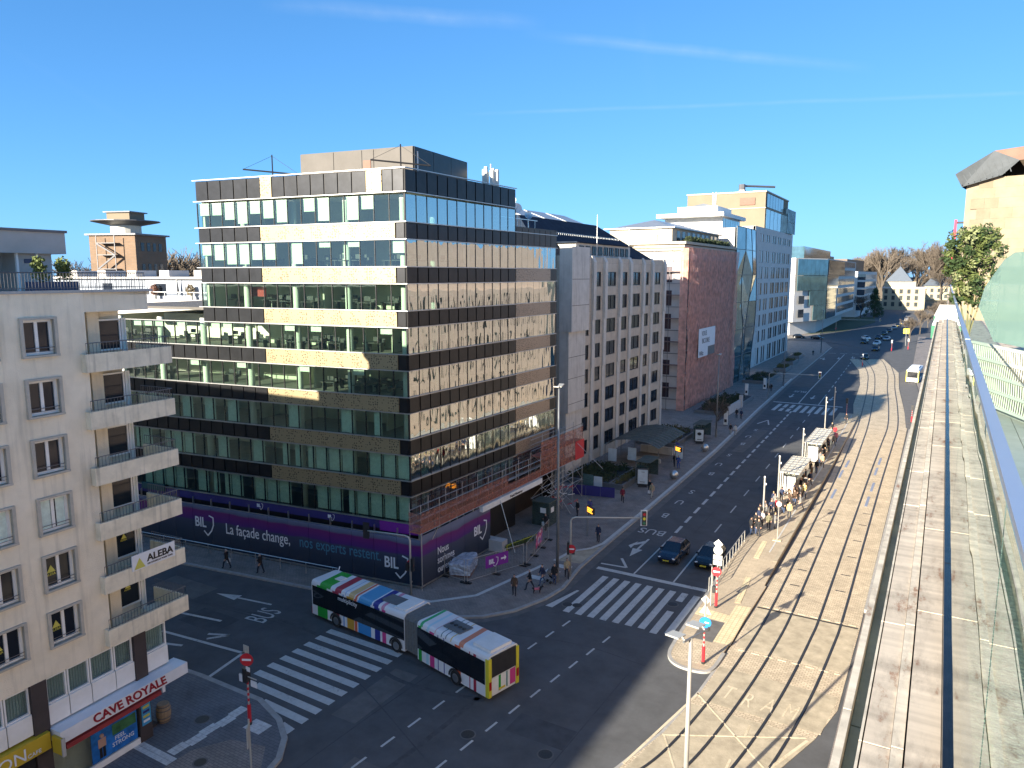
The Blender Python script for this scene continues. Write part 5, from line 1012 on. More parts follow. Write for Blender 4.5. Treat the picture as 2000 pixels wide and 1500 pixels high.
ledge('hand_rail', .104, .128, H - .33, .014, 6.0, 'rail_steel', gap=.003)
part('terrace_floor', MB().box(.155, -2, 22.0, 26, 31.5, ZL - .02), a_['ledge_stone'], own)
for k in range(40): link('deck_board', bmesh_box(.138, 9, .02, 'db'), own, (.45 + k * .145, 2.0, ZL - .015), 0, a_['decking'])
part('gravel_margin', MB().box(.16, -2, ZL - .03, .42, 31, ZL), M('gravel', (.42, .38, .30), .9, var=.75, scale=38, bump=.6, bscale=60), own)
# lattice planter with the green wind screen
lp = thing('lattice_planter', 'white woven lattice planter on the terrace behind the hand rail', 'planter', (.5, 10.3, ZL)); LU = Vector((.32, -.95)).normalized(); FLp = Frame((.5, 10.35), -LU, (.5, 10.3))
p = MB()
for r_ in range(4):
    z0 = .1 + r_ * .17
    for k in range(54):
        s = .45 - k * .055; dz = .17; sh = .02 * (1 if r_ % 2 else -1)
        p.add([FLp.pt(s, .0, z0), FLp.pt(s - .034, .02, z0), FLp.pt(s - .034 + sh, .02, z0 + dz), FLp.pt(s + sh, .0, z0 + dz), FLp.pt(s, -.012, z0), FLp.pt(s - .034, .008, z0), FLp.pt(s - .034 + sh, .008, z0 + dz), FLp.pt(s + sh, -.012, z0 + dz)], [(0, 1, 2, 3), (7, 6, 5, 4), (0, 3, 7, 4), (1, 5, 6, 2)])
for r_ in range(5): FLp.box(p, -2.55, .48, -.01, .03, .085 + r_ * .17, .115 + r_ * .17)
part('lattice', p, a_['lattice_white'], lp, kind='stuff'); p = MB(); FLp.box(p, -2.5, .4, -.4, -.1, .0, .72); part('trough', p, a_['grey_concrete'], lp)
sg2 = thing('wind_screen', 'pale green glass wind screen above the lattice planter', 'glass screen', (.5, 10.3, ZL)); p = MB(); f = lambda s, z, o: FLp.pt(s, o, z)
prof = [(.97, 1.19), (.43, .79), (-2.6, .79), (-2.6, 2.6), (-.9, 2.0), (-.43, 1.86), (.09, 1.86), (.35, 1.78), (.83, 1.45)]
n = len(prof); p.add([f(s, z, -.2) for s, z in prof] + [f(s, z, -.215) for s, z in prof], [tuple(range(n)), tuple(range(2 * n - 1, n - 1, -1))] + [(i, n + i, n + (i + 1) % n, (i + 1) % n) for i in range(n)]); part('glass', p, a_['screen_glass'], sg2)
# potted tree on the terrace
random.seed(21); ot = thing('terrace_tree', 'small bushy evergreen tree in a pot by the hand rail', 'tree', (.345, 14.0, ZL))
part('pot', MB().cyl(0, 0, 0, .42, .15, 14, .19), a_['grey_concrete'], ot)
tk = MB(); 
for k in range(4): tk.tube([(0, 0, .35), (.03 * math.cos(k * 1.7), .03 * math.sin(k * 1.7), .7), (.14 * math.cos(k * 1.7), .14 * math.sin(k * 1.7), 1.2), (.26 * math.cos(k * 1.7), .26 * math.sin(k * 1.7), 1.7)], [.022, .018, .012, .005], 5)
part('trunk', tk, M('bark_pale', (.30, .24, .13), .9, var=.2, scale=8), ot)
lf = MB(); lv = [M('leaf_dark', (.035, .06, .018), .6, var=.4, scale=9), M('leaf_mid', (.10, .125, .035), .6, var=.35, scale=9), M('leaf_light', (.22, .24, .11), .6, var=.25, scale=9)]
for k in range(170):
    a = random.random() * 6.28; z = 1.12 + random.random() ** .8 * 1.2; prof_ = .13 + .27 * math.sin(min(1, (z - 1.05) / 1.3) * 2.45); r_ = prof_ * math.sqrt(random.random()) * 1.05
    leaf_ball(lf, (r_ * math.cos(a), r_ * math.sin(a), z),   .085, 34, .032, mi=random.choice((0, 0, 0, 1, 1, 1, 2)))
part('crown', lf, lv, ot)
# stone block at the far end of the terrace
sb = thing('stone_block', 'honey stone block with a slanted metal roof at the upper right', 'building', (.6, 46, 0)); FB = Frame((.55, 46), (-.98, .2), (.6, 46)); FB = Frame((14.2, 43.0), (-.977, .215), (.6, 46))
LW = 14.0
p = MB(); FB.box(p, 0, LW, -8, -.06, 18, 28.8); part('core', p, a_['stone_honey'], sb)
for k_, q_ in enumerate((.86, 1.0, 1.1)): M('honey_tile%d' % k_, (.235 * q_, .19 * q_, .13 * q_), .85, var=.14, scale=1.5)
random.seed(4); ts = [bmesh_box(w_, .07 + .006 * i, .511, 'st%d' % i) for i, w_ in enumerate((.62, .95, 1.3))]
for r_ in range(21):
    s = 0
    while s < LW - .2:
        i = random.randint(0, 2); w_ = (.62, .95, 1.3)[i]
        if s + w_ > LW: i = 0; w_ = .62
        if s + w_ > LW: break
        z = 18.1 + r_ * .515
        if s > 5.5 and not (abs(z - 25.6) < .2 and False): link('stone_tile', ts[i], sb, FB.pt(s + .002, -.06, z), FB.rz, a_['honey_tile%d' % i])
        s += w_ + .004
p = MB(); FB.box(p, 0, 5.5, -.06, .02, 18, 28.9); part('plain_panel', p, a_['stone_honey'], sb)
p = MB()
for k in range(20): s = 7.6 + k * .33; p.add([FB.pt(s, .015, 26.45), FB.pt(s + .2, .015, 26.45), FB.pt(s + .05, .015, 26.3)], [(0, 1, 2)])
part('drip_vents', p, a_['ledge_black'], sb)
f = lambda s, o, z: FB.pt(s, o, z); M('zinc_dark', (.06, .07, .08), .6, .2, var=.2, scale=2)
rf = MB(); rf.add([f(LW + .45, .5, 29.15), f(LW - 1.2, .5, 30.15), f(LW - 2.3, .45, 29.6), f(LW - 1.6, .35, 28.95), f(LW + .15, .3, 28.5), f(LW + .45, -6, 29.15), f(LW - 1.2, -6, 30.15), f(LW + .15, -6, 28.2)], [(0, 4, 3, 2, 1), (0, 1, 6, 5), (4, 0, 5, 7)]); part('metal_nose', rf, a_['zinc_dark'], sb)
for k in range(9): a = Vector(f(LW + .35 - k * .26, .52, 29.0 + k * .1)); b = Vector(f(LW + .1 - k * .26, .42, 28.6 + k * .06)); part('nose_rib', MB().tube([a, b], .025, 4), a_['zinc_dark'], sb)
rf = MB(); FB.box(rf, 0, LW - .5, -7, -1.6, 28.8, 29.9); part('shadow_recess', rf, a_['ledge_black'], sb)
rf = MB(); rf.add([f(LW - 1.2, .5, 30.15), f(0, .5, 31.0), f(0, .4, 30.3), f(LW - 2.3, .45, 29.6), f(LW - 1.2, -8, 30.15), f(0, -8, 31.0)], [(0, 3, 2, 1), (0, 1, 5, 4)]); part('roof_edge', rf, a_['brown_door'], sb)
rf = MB(); rf.add([f(LW - 2.3, .44, 29.6), f(0, .39, 30.3), f(0, -1.5, 29.15), f(LW - 2.6, -1.5, 28.8)], [(0, 1, 2, 3)]); part('slanted_soffit', rf, a_['tan_clad'], sb)
rf = MB(); FB.box(rf, 0, 11.2, -2, -1.9, 30.4, 31.4); part('roof_sign_back', rf, a_['brown_door'], sb)
for s in (11.2, 8.6, 6.0, 3.0): rf = MB(); FB.box(rf, s - .1, s, -1.9, -1.8, 30.0, 31.5); part('roof_sign_post', rf, a_['white_paint'], sb)
rf = MB(); FB.box(rf, 0, 11.2, -1.9, -1.8, 31.38, 31.5); part('roof_sign_rail', rf, a_['white_paint'], sb)
rb = thing('red_banner', 'tall narrow red banner hung on the corner of the stone block', 'banner', (.15, 46.5, 0)); part('cloth', MB().box(-.02, 0, 24.6, .10, .8, 26.9), a_['banner_red'], rb); part('bracket', MB().box(.0, .1, 26.7, .7, .2, 26.8), a_['ledge_black'], rb)
for k, (y, zt) in enumerate(((36, 22.9), (42, 23.0))):
    an = thing('striped_awning', ('green and white striped blind below the terrace end, nearer one', 'green and white striped blind below the terrace end, farther one')[k], 'awning', (-.25, y, zt - 1)); g = MB()
    g.add([(-.15, 0, .0), (.4, 0, .0), (.4, 0, .55), (.05, 0, .55)], [(0, 1, 2, 3)]); g.add([(-.15, 0, 0), (.05, 0, .55), (.05, 1.5, .55), (-.15, 1.5, 0)], [(0, 1, 2, 3)]); part('white_stripe', g, a_['white_paint'], an); part('green_stripe', MB().box(-.17, -.02, -.55, .4, 1.5, -.02), M('awning_green', (.03, .16, .09), .7), an)
# ------------------------------------------------------------------ vehicles
M('tyre', (.018, .018, .018), .85, var=.1); M('rim', (.35, .35, .36), .35, .8, var=.1); M('bus_glass', (.006, .008, .012), .06, var=0, spec=1.); M('bus_yellow', (.62, .55, .04), .4, var=.05); M('bellows', (.13, .14, .14), .85, var=.2, scale=6); M('lamp_red', (.4, .01, .01), .3, var=0); M('plate_yellow', (.65, .5, .05), .4, var=0); M('bus_roofgrey', (.12, .13, .14), .7, var=.2, scale=3); M('lamp_white', (.8, .8, .78), .15, var=0); M('rear_black', (.03, .03, .032), .35, var=.3, scale=3)
def livery(name, stops, roof=False):
    m = bpy.data.materials.new(name); m.use_nodes = True; t = m.node_tree; b = t.nodes['Principled BSDF']; b.inputs['Roughness'].default_value = .4
    tc_ = t.nodes.new('ShaderNodeTexCoord'); sx = t.nodes.new('ShaderNodeSeparateXYZ'); t.links.new(tc_.outputs['Object'], sx.inputs[0])
    src = sx.outputs['X']
    if roof:
        mu = t.nodes.new('ShaderNodeMath'); mu.operation = 'MULTIPLY_ADD'; t.links.new(sx.outputs['Y'], mu.inputs[0]); mu.inputs[1].default_value = .12; t.links.new(src, mu.inputs[2]); src = mu.outputs[0]
    d = t.nodes.new('ShaderNodeMath'); d.operation = 'DIVIDE'; t.links.new(src, d.inputs[0]); d.inputs[1].default_value = 10.
    r = t.nodes.new('ShaderNodeValToRGB'); r.color_ramp.interpolation = 'CONSTANT'; W = (.72, .73, .74)
    e = r.color_ramp.elements; e[0].position = 0; e[0].color = (*W, 1); e[1].position = .999; e[1].color = (*W, 1)
    for a, bb, c in stops:
        q = e.new(a / 10); q.color = (*c, 1); q = e.new(bb / 10); q.color = (*W, 1)
    t.links.new(d.outputs[0], r.inputs['Fac']); t.links.new(r.outputs['Color'], b.inputs['Base Color']); MAT[name] = m
G_, R_, B_, N_, O_, T_, P_ = (.02, .33, .04), (.36, .03, .06), (.04, .24, .55), (.02, .03, .24), (.55, .30, .03), (.62, .12, .05), (.55, .05, .22)
Lf = 9.1; Lr = 6.3
livery('livery_front', [(Lf - a, Lf - b, c) for b, a, c in ((.6, 1.65, G_), (2.25, 2.9, R_), (3.3, 3.4, B_), (3.7, 4.4, O_), (4.45, 4.72, T_), (4.8, 6.05, B_), (6.4, 6.9, N_), (7.1, 7.45, P_))][::-1])
livery('livery_roof', [(Lf - a, Lf - b, c) for b, a, c in ((.8, 1.9, G_), (2.35, 3.0, R_), (3.4, 3.46, B_), (3.75, 4.3, (.6, .42, .2)), (4.4, 4.6, T_), (4.75, 6.0, (.08, .32, .55)), (6.1, 6.6, N_), (6.9, 7.15, (.6, .25, .35)))][::-1], True)
livery('livery_rear', [(Lr - a, Lr - b, c) for b, a, c in ((.1, .42, G_), (.85, 1.1, (.4, .62, .68)), (1.2, 1.65, P_), (1.95, 2.02, N_), (2.5, 2.56, N_), (3.5, 4.0, T_), (4.75, 4.85, R_), (5.1, 5.35, R_))][::-1])
livery('livery_rear_roof', [(Lr - a, Lr - b, c) for b, a, c in ((.15, .4, (.03, .4, .14)), (.8, 1.0, (.45, .66, .74)), (1.5, 1.6, (.65, .4, .4)), (2.1, 2.16, (.1, .2, .22)), (2.5, 2.56, (.15, .2, .22)), (2.95, 3.05, (.65, .45, .12)), (3.7, 4.1, (.62, .22, .13)))][::-1], True)
livery('livery_back', [])
def section(L, wd, z0, z1, rnd=.22):
    """bus shell from x=0 to x=L with rounded roof edges; faces: 0 side, 1 roof"""
    w2 = wd / 2; prof = [(-w2, z0), (-w2, z1 - rnd), (-w2 + rnd * .3, z1 - rnd * .3), (-w2 + rnd, z1), (w2 - rnd, z1), (w2 - rnd * .3, z1 - rnd * .3), (w2, z1 - rnd), (w2, z0)]
    n = len(prof); mb = MB(); vs = [(x, y, z) for x in (0, L) for y, z in prof]; mb.add(vs, [])
    for i in range(n - 1): mb.add([vs[i], vs[i + 1], vs[n + i + 1], vs[n + i]], [(3, 2, 1, 0)], 1 if i in (1, 2, 3, 4, 5) else 0)
    mb.add(vs[:n], [tuple(range(n))], 0); mb.add(vs[n:], [tuple(range(n - 1, -1, -1))], 0); mb.quad(vs[0], vs[n], vs[2 * n - 1], vs[n - 1]); return mb
def bus_wheel(x, y, parent, sgn):
    wv = part('wheel', MB().tube([(0, -.13, 0), (0, .13, 0)], .45, 18), a_['tyre'], parent, (x, y, .45), smooth=False); part('rim', MB().tube([(0, sgn * .131, 0), (0, sgn * .15, 0)], [.27, .2], 14), a_['rim'], wv)
    ar = MB()
    for k in range(9): t0, t1 = math.pi * k / 9, math.pi * (k + 1) / 9; ar.add([(r_ * math.cos(t), sgn * .16, r_ * math.sin(t)) for r_, t in ((.46, t0), (.6, t0), (.6, t1), (.46, t1))], [(0, 1, 2, 3)])
    part('wheel_arch', ar, a_['rear_black'], wv)
def bus_front(parent, L, P0, rz, z1=2.78, wd=2.42, rear=False, liv='livery_front', roofm='livery_roof'):
    s = part('rear_body' if rear else 'front_body', section(L, wd, .28, z1), [a_[liv], a_[roofm]], parent, (P0[0], P0[1], 0), rz)
    for sg_ in (-1, 1):
        y0, y1 = sorted((sg_ * wd / 2, sg_ * (wd / 2 + .03))); n = 5 if rear else 7; x0, x1 = (.25, L - .02) if rear else (.02, L - .1)
        for k in range(n): part('side_window', MB().box(x0 + (x1 - x0) * k / n + .006, y0, 1.02, x0 + (x1 - x0) * (k + 1) / n - .006, y1, 2.42), a_['bus_glass'], s)
    return s
ab = thing('articulated_bus', 'articulated bus with multicoloured stripes and black windows turning at the junction', 'bus', (-28, 36, 0)); O_b = Vector((-28, 36))
dF = Vector((-.994, .11)).normalized(); dR = Vector((-.971, .239)).normalized(); pF = Vector((-27.95, 35.9)) - O_b; pR = Vector((-20.4, 34.05)) - O_b
rF, rR = math.atan2(dF.y, dF.x), math.atan2(dR.y, dR.x)
bf = bus_front(ab, Lf, pF, rF); br_ = bus_front(ab, Lr, pR, rR, rear=True, liv='livery_rear', roofm='livery_rear_roof')
part('windscreen', MB().box(Lf + .005, -1.1, .95, Lf + .06, 1.1, 2.5), a_['bus_glass'], bf); part('bumper', MB().box(Lf, -1.2, .28, Lf + .08, 1.2, .8), a_['lamp_red'], bf)
for x in (Lf - 2.55, .75):
    for sg_ in (-1, 1): bus_wheel(x, sg_ * 1.12, bf, sg_)
for sg_ in (-1, 1): bus_wheel(2.75, sg_ * 1.12, br_, sg_)
part('rear_window', MB().box(-.06, -1.0, 1.45, -.005, 1.0, 2.68), a_['rear_black'], br_); part('engine_cover', MB().box(-.05, -.98, .45, -.004, .98, 1.4), a_['white_paint'], br_)
for y0, y1, c in ((-.95, -.5, P_), (.25, .42, G_), (-.3, -.2, (.05, .2, .2))): part('rear_stripe', MB().box(-.06, y0, .46, -.05, y1, 1.39), M('rs%d' % int(y0 * 100), c, .5, var=0), br_)
for sg_ in (-1, 1):
    part('yellow_corner', MB().box(-.08, sg_ * 1.0 - .0 if sg_ > 0 else -1.235, .3, .2, 1.235 if sg_ > 0 else -1.0, 2.6), a_['bus_yellow'], br_); part('tail_light', MB().box(-.1, min(sg_ * 1.03, sg_ * 1.2), .75, -.08, max(sg_ * 1.03, sg_ * 1.2), 1.25), a_['lamp_red'], br_)
part('number_plate', MB().box(-.075, -.1, .5, -.06, .42, .62), a_['plate_yellow'], br_)
part('roof_unit', MB().box(3.1, -.55, 2.79, 4.6, .55, 2.86), a_['bus_roofgrey'], br_)
for k in range(4): part('roof_fan', MB().cyl(3.3 + k * .37, 0, 2.86, 2.9, .13, 10), a_['rear_black'], br_)
part('roof_pod', MB().box(.15, -.85, 2.79, 1.6, .85, 2.98), a_['white_paint'], br_); part('roof_panel', MB().box(1.2, -.45, 2.79, 2.7, .6, 2.84), a_['bus_roofgrey'], bf); part('roof_pod', MB().box(.2, -.9, 2.79, 1.15, .9, 2.88), a_['white_paint'], bf); part('roof_mast', MB().tube([(Lf - .4, -.9, 2.78), (Lf - .2, -1.2, 3.0)], .04, 5), a_['white_paint'], bf); part('roof_hatch', MB().box(Lf - 1.9, -.4, 2.79, Lf - 1.3, .2, 2.84), a_['white_paint'], bf)
me = textmesh('multiplicity', .44, .004)
for v in me.vertices: v.co = Vector((-v.co.x, v.co.z, v.co.y))
link('lettering', me, bf, (6.3, 1.245, 2.05), 0, a_['print_white'])
bl = MB(); nb_ = 11
for i in range(nb_):
    t = i / (nb_ - 1); c = (pR + dR * Lr) * (1 - t) + pF * t; d = (dR * (1 - t) + dF * t).normalized(); nn = Vector((-d.y, d.x)); rr = 1.17 - (.06 if i % 2 else 0); zt = 2.72 - (.06 if i % 2 else 0)
    ring = [(*(c - nn * rr), .4), (*(c - nn * rr), zt - .2), (*(c - nn * (rr - .2)), zt), (*(c + nn * (rr - .2)), zt), (*(c + nn * rr), zt - .2), (*(c + nn * rr), .4)]
    if i: bl.add(prev + ring, [(k, k + 1, 6 + k + 1, 6 + k) for k in range(5)])
    prev = ring
part('bellows', bl, a_['bellows'], ab)
b2 = thing('oncoming_bus', 'white bus with yellow edges and pink bars coming along the tram road', 'bus', (-5.1, 187, 0)); s2 = bus_front(b2, 11, Vector((.6, 11)), R(-93), 3.0, 2.5, liv='livery_back', roofm='livery_back')
part('windscreen', MB().box(11.005, -1.05, 1.2, 11.06, 1.05, 2.55), a_['bus_glass'], s2)
for sg_ in (-1, 1): part('yellow_corner', MB().box(10.8, sg_ * 1.1 if sg_ > 0 else -1.27, .3, 11.08, 1.27 if sg_ > 0 else -1.1, 2.8), a_['bus_yellow'], s2); bus_wheel(8.5, sg_ * 1.15, s2, sg_); bus_wheel(2.5, sg_ * 1.15, s2, sg_)
for k, c in enumerate((N_, P_, G_)): part('front_stripe', MB().box(11.01, -.7 + k * .55, .4, 11.05, -.45 + k * .55, 1.1), M('fs%d' % k, c, .5, var=0), s2)
part('roof_pod', MB().box(2, -.9, 3.0, 8, .9, 3.25), a_['white_paint'], s2)
# cars
M('car_blue', (.012, .022, .045), .25, .4, var=0, spec=.8); M('car_black', (.008, .009, .012), .22, .3, var=0, spec=.8); M('car_white', (.7, .7, .7), .3, var=0); M('car_silver', (.35, .37, .4), .3, .6, var=0); M('car_teal', (.02, .05, .06), .25, .4, var=0); M('car_glass', (.01, .014, .02), .05, var=0, spec=1.)
def ring(x, w_, zb, zm, zt): return [(x, -w_ * .86, zb), (x, -w_, zb + .18), (x, -w_, zm), (x, -w_ * .9, zt), (x, w_ * .9, zt), (x, w_, zm), (x, w_, zb + .18), (x, w_ * .86, zb)]
def make_car(label, group=None, van=False):
    c = thing('van' if van else 'car', label, 'van' if van else 'car', (0, 0, 0), 0, group)
    st = [(-2.05, .66, .34, .62, .72), (-1.98, .8, .26, .78, .92), (-1.5, .84, .2, .8, .95), (-.4, .86, .2, .78, .93), (.75, .86, .2, .76, .9), (1.45, .84, .22, .7, .82), (1.9, .76, .26, .6, .72), (2.06, .6, .32, .5, .58)]
    if van: st = [(-2.5, .86, .3, 1.2, 2.05), (-2.4, .92, .26, 1.2, 2.12), (.9, .92, .26, 1.2, 2.1), (1.35, .92, .26, .95, 1.5), (1.9, .9, .26, .8, 1.05), (2.4, .8, .3, .6, .8)]
    m = MB(); rs = [ring(*s) for s in st]
    for a, b in zip(rs, rs[1:]): m.add(a + b, [(k, (k + 1) % 8, 8 + (k + 1) % 8, 8 + k) for k in range(8)])
    m.add(rs[0], [tuple(range(7, -1, -1))]); m.add(rs[-1], [tuple(range(8))]); body = part('body', m, a_['car_blue'], c, smooth=False)
    if not van:
        lo = [(.95, .74, .88), (-1.9, .74, .9)]; hi = [(.1, .6, 1.42), (-1.25, .6, 1.4)]
        A, B, Cc, D = (.95, -.76, .88), (.95, .76, .88), (-1.92, .74, .9), (-1.92, -.74, .9); E, F, Gg, Hh = (.12, -.6, 1.4), (.12, .6, 1.4), (-1.3, .58, 1.38), (-1.3, -.58, 1.38)
        for nm, q in (('windscreen', (A, B, F, E)), ('rear_window', (Cc, D, Hh, Gg)), ('side_window', (B, Cc, Gg, F)), ('side_window', (D, A, E, Hh))): part(nm, MB().add(q, [(0, 1, 2, 3)]), a_['car_glass'], c)
        r_ = MB(); r_.add([E, F, Gg, Hh] + [(p_[0] * .92 - .04, p_[1] * .9, p_[2] + .05) for p_ in (E, F, Gg, Hh)], [(4, 5, 6, 7), (0, 1, 5, 4), (1, 2, 6, 5), (2, 3, 7, 6), (3, 0, 4, 7)])
        for a, b in ((A, E), (B, F), (Cc, Gg), (D, Hh)): r_.tube([a, b], .04, 4)
        for y in (-1, 1): r_.tube([(-.5, y * .77, .9), (-.5, y * .61, 1.4)], .035, 4); r_.box(.55, min(y * .84, y * 1.0), .88, .75, max(y * .84, y * 1.0), 1.02)
        part('roof', r_, a_['car_blue'], c)
    else:
        part('windscreen', MB().add([(1.36, -.84, 1.5), (1.36, .84, 1.5), (.92, .8, 2.06), (.92, -.8, 2.06)], [(0, 1, 2, 3)]).box(1.36, -.82, 1.12, 1.9, .82, 1.12), a_['car_glass'], c, (.03, 0, .01))
        for y in (-1, 1): part('side_window', MB().box(.2, min(y * .92, y * .935), 1.25, 1.25, max(y * .92, y * .935), 1.9), a_['car_glass'], c)
    for x in (-1.28, 1.32):
        for y in (-.76, .76):
            wv = part('wheel', MB().tube([(0, -.1, 0), (0, .1, 0)], .32, 14), a_['tyre'], c, (x, y, .32)); part('rim', MB().tube([(0, .11 * (1 if y > 0 else -1), 0), (0, .1 * (1 if y > 0 else -1), 0)], .2, 10), a_['rim'], wv)
    X = 2.44 if van else 2.0
    for y in (-.58, .58): part('headlight', MB().ball((X - .07, y, .62 if not van else .75), .14, 8, sz=(.6, 1.2, .55)), a_['lamp_white'], c); part('tail_light', MB().box(-X - (.06 if van else -.0), y - .12, .7, -X + .05, y + .12, .84), a_['lamp_red'], c)
    part('number_plate', MB().box(X + .03, -.26, .36, X + .075, .26, .48), a_['plate_yellow'], c); part('grille', MB().box(X - .02, -.42, .5, X + .045, .42, .6), a_['rear_black'], c)
    return c
car0 = make_car('dark blue hatchback waiting in the middle lane at the stop line'); car0.location = (-18.5, 59.4, 0); car0.rotation_euler = (0, 0, R(-91))
for k, (x, y, hd, cm, lb, grp) in enumerate(((-15.5, 59.8, -91, 'car_black', 'black car waiting beside the tram platform railing at the stop line', None), (-18.7, 234, -91, 'car_teal', 'dark car driving towards the far zebra crossing, nearest of the far traffic', None), (-18.0, 262, -95, 'car_blue', 'second dark car of the far traffic, just beyond the tram curve', None),
    (-23.5, 288, -100, 'car_black', 'black car turning at the far junction', None), (-24.5, 306, -60, 'car_white', 'white car standing crosswise at the far junction', None), (-19.3, 284, -100, 'car_white', 'white car at the head of the far queue beside the tram curve', None), (-20.7, 312, -98, 'car_blue', 'dark car in the far queue of traffic', 'far queue'), (-17.6, 306, -98, 'car_silver', 'silver car beside the far queue of traffic', None), (-20.2, 334, -98, 'car_teal', 'dark car in the far queue of traffic', 'far queue'), (-19.5, 352, -98, 'car_blue', 'dark car in the far queue of traffic', 'far queue'), (-18.8, 372, -97, 'car_silver', 'grey car farther back in the far queue of traffic', None), (-18.2, 392, -97, 'car_black', 'dark car in the far queue of traffic', 'far queue'), (-17.4, 412, -97, 'car_blue', 'dark car in the far queue of traffic', 'far queue'), (-47.5, 301, -10, 'car_black', 'black car in the side street by the teal glass office', None), (-40.5, 298, -10, 'car_black', 'black car stopped at the far side street mouth', None))):
    c = copy_tree(car0, None, (x, y, 0), R(hd), {'car_blue': a_[cm]}); c['label'] = lb
    if y > 200: c.scale = (1.08, 1.08, 1.08)
    if grp: c['group'] = 'cars queuing at the far junction'
vn = make_car('white delivery van coming down the far street', None, True); vn.location = (-16.2, 440, 0); vn.rotation_euler = (0, 0, R(-97)); vn.scale = (1.25, 1.25, 1.25)
for ch in vn.children:
    if ch.name.startswith('body'): ch.material_slots[0].link = 'OBJECT'; ch.material_slots[0].material = a_['car_silver']
# ------------------------------------------------------------------ people
def person_mesh(name, pose):
    hip = .92; J = {}; st_, ab_ = pose['stride'], pose['arm']
    V = [(0, 0, hip), (0, -.01, 1.12), (0, 0, 1.34), (0, .0, 1.46), (0, .02, 1.53), (0, .03, 1.66), (0, .02, 1.74)]; E = [(0, 1), (1, 2), (2, 3), (3, 4), (4, 5), (5, 6)]; rad = [(.16, .12), (.155, .115), (.18, .12), (.1, .085), (.055, .06), (.082, .1), (.06, .075)]
    def chain(start, pts, rs):
        p = start
        for q, r_ in zip(pts, rs): V.append(q); rad.append(r_); E.append((p, len(V) - 1)); p = len(V) - 1
    for sg_, ph in ((-1, 1), (1, -1)):
        f = st_ * ph
        chain(0, [(sg_ * .1, .02 * f, .86), (sg_ * .105, .22 * f + .02, .48), (sg_ * .105, .30 * f - (.06 if f < 0 else 0), .09 + (.06 if f < -.5 else 0)), (sg_ * .11, .30 * f + .15 - (.04 if f < 0 else 0), .045)], [(.105, .105), (.068, .07), (.05, .055), (.05, .04)])
        a = -f * .8
        el = (sg_ * .235, .1 * a - .03, 1.12); ha = (sg_ * .22, .2 * a + .06, .88)
        if ab_ and sg_ == ab_: el = (sg_ * .24, .0, 1.12); ha = (sg_ * .1, .27, 1.2)
        hb = (ha[0] * .95, ha[1] + .05, ha[2] - .07 if not (ab_ and sg_ == ab_) else ha[2] + .03)
        chain(2, [(sg_ * .17, 0, 1.4), el, ha, hb], [(.085, .08), (.06, .06), (.042, .042), (.034, .028)])
    me = bpy.data.meshes.new(name); me.from_pydata(V, E, []); ob = bpy.data.objects.new(name, me); COL.objects.link(ob)
    sm_ = ob.modifiers.new('s', 'SKIN'); sv = me.skin_vertices[0].data
    for i, r_ in enumerate(rad): sv[i].radius = r_
    sv[0].use_root = True; ss_ = ob.modifiers.new('d', 'SUBSURF'); ss_.levels = ss_.render_levels = 1
    dg = bpy.context.evaluated_depsgraph_get(); dg.update(); out = bpy.data.meshes.new_from_object(ob.evaluated_get(dg)); bpy.data.objects.remove(ob)
    coat = pose['coat']
    for p in out.polygons:
        c = p.center; p.use_smooth = True
        if c.z > 1.5: p.material_index = 3 if (c.z > 1.69 or c.y < .015) and c.z > 1.57 else 2
        elif (c.z < .1): p.material_index = 4
        elif abs(c.x) > .14 and c.z < .93 and c.z > .7 or (ab_ and c.y > .22 and c.z > 1): p.material_index = 2
        elif c.z > coat: p.material_index = 0
        else: p.material_index = 1
    for mname in ('coat_black', 'trouser_dark', 'skin', 'hair_dark', 'shoe'): out.materials.append(MAT[mname])
    return out
CO = dict(coat_black=(.015, .015, .018), trouser_dark=(.025, .028, .04), hair_dark=(.03, .02, .014), shoe=(.02, .018, .016), coat_navy=(.02, .03, .07), coat_brown=(.09, .055, .035), coat_beige=(.42, .33, .2), coat_yellow=(.6, .48, .2), coat_red=(.45, .02, .035), coat_grey=(.16, .16, .16), coat_white=(.6, .58, .54), coat_pink=(.55, .15, .2), coat_olive=(.14, .13, .08), coat_blue=(.03, .07, .25), jeans=(.05, .08, .16), hair_blond=(.35, .25, .12), hair_grey=(.35, .34, .33), coat_wine=(.16, .01, .03), trouser_pale=(.4, .38, .34))
for k_, v_ in CO.items(): M(k_, v_, .85, var=.12, scale=8)
PM = [person_mesh('person_body', p) for p in (dict(stride=.12, arm=0, coat=.80), dict(stride=1., arm=0, coat=.84), dict(stride=.1, arm=1, coat=.62), dict(stride=.75, arm=-1, coat=.9))]
def person(x, y, z, hd, pose, coat, label, tr='trouser_dark', hair='hair_dark', group=None, sc=.97, bag=None):
    o = link('person', PM[pose], None, (x, y, z), R(hd)); o.scale = (sc, sc, sc)
    for i, m in ((0, coat), (1, tr), (3, hair)):
        o.material_slots[i].link = 'OBJECT'; o.material_slots[i].material = a_[m]
    tag(o, label, 'person', group)
    if bag: bb = part('bag', MB().box(-.14, -.08, 0, .14, .08, .32).tube([(-.1, 0, .32), (0, 0, .46), (.1, 0, .32)], .01, 4), a_[bag], o, (.3, .05, .45))
    return o
W_ = .125
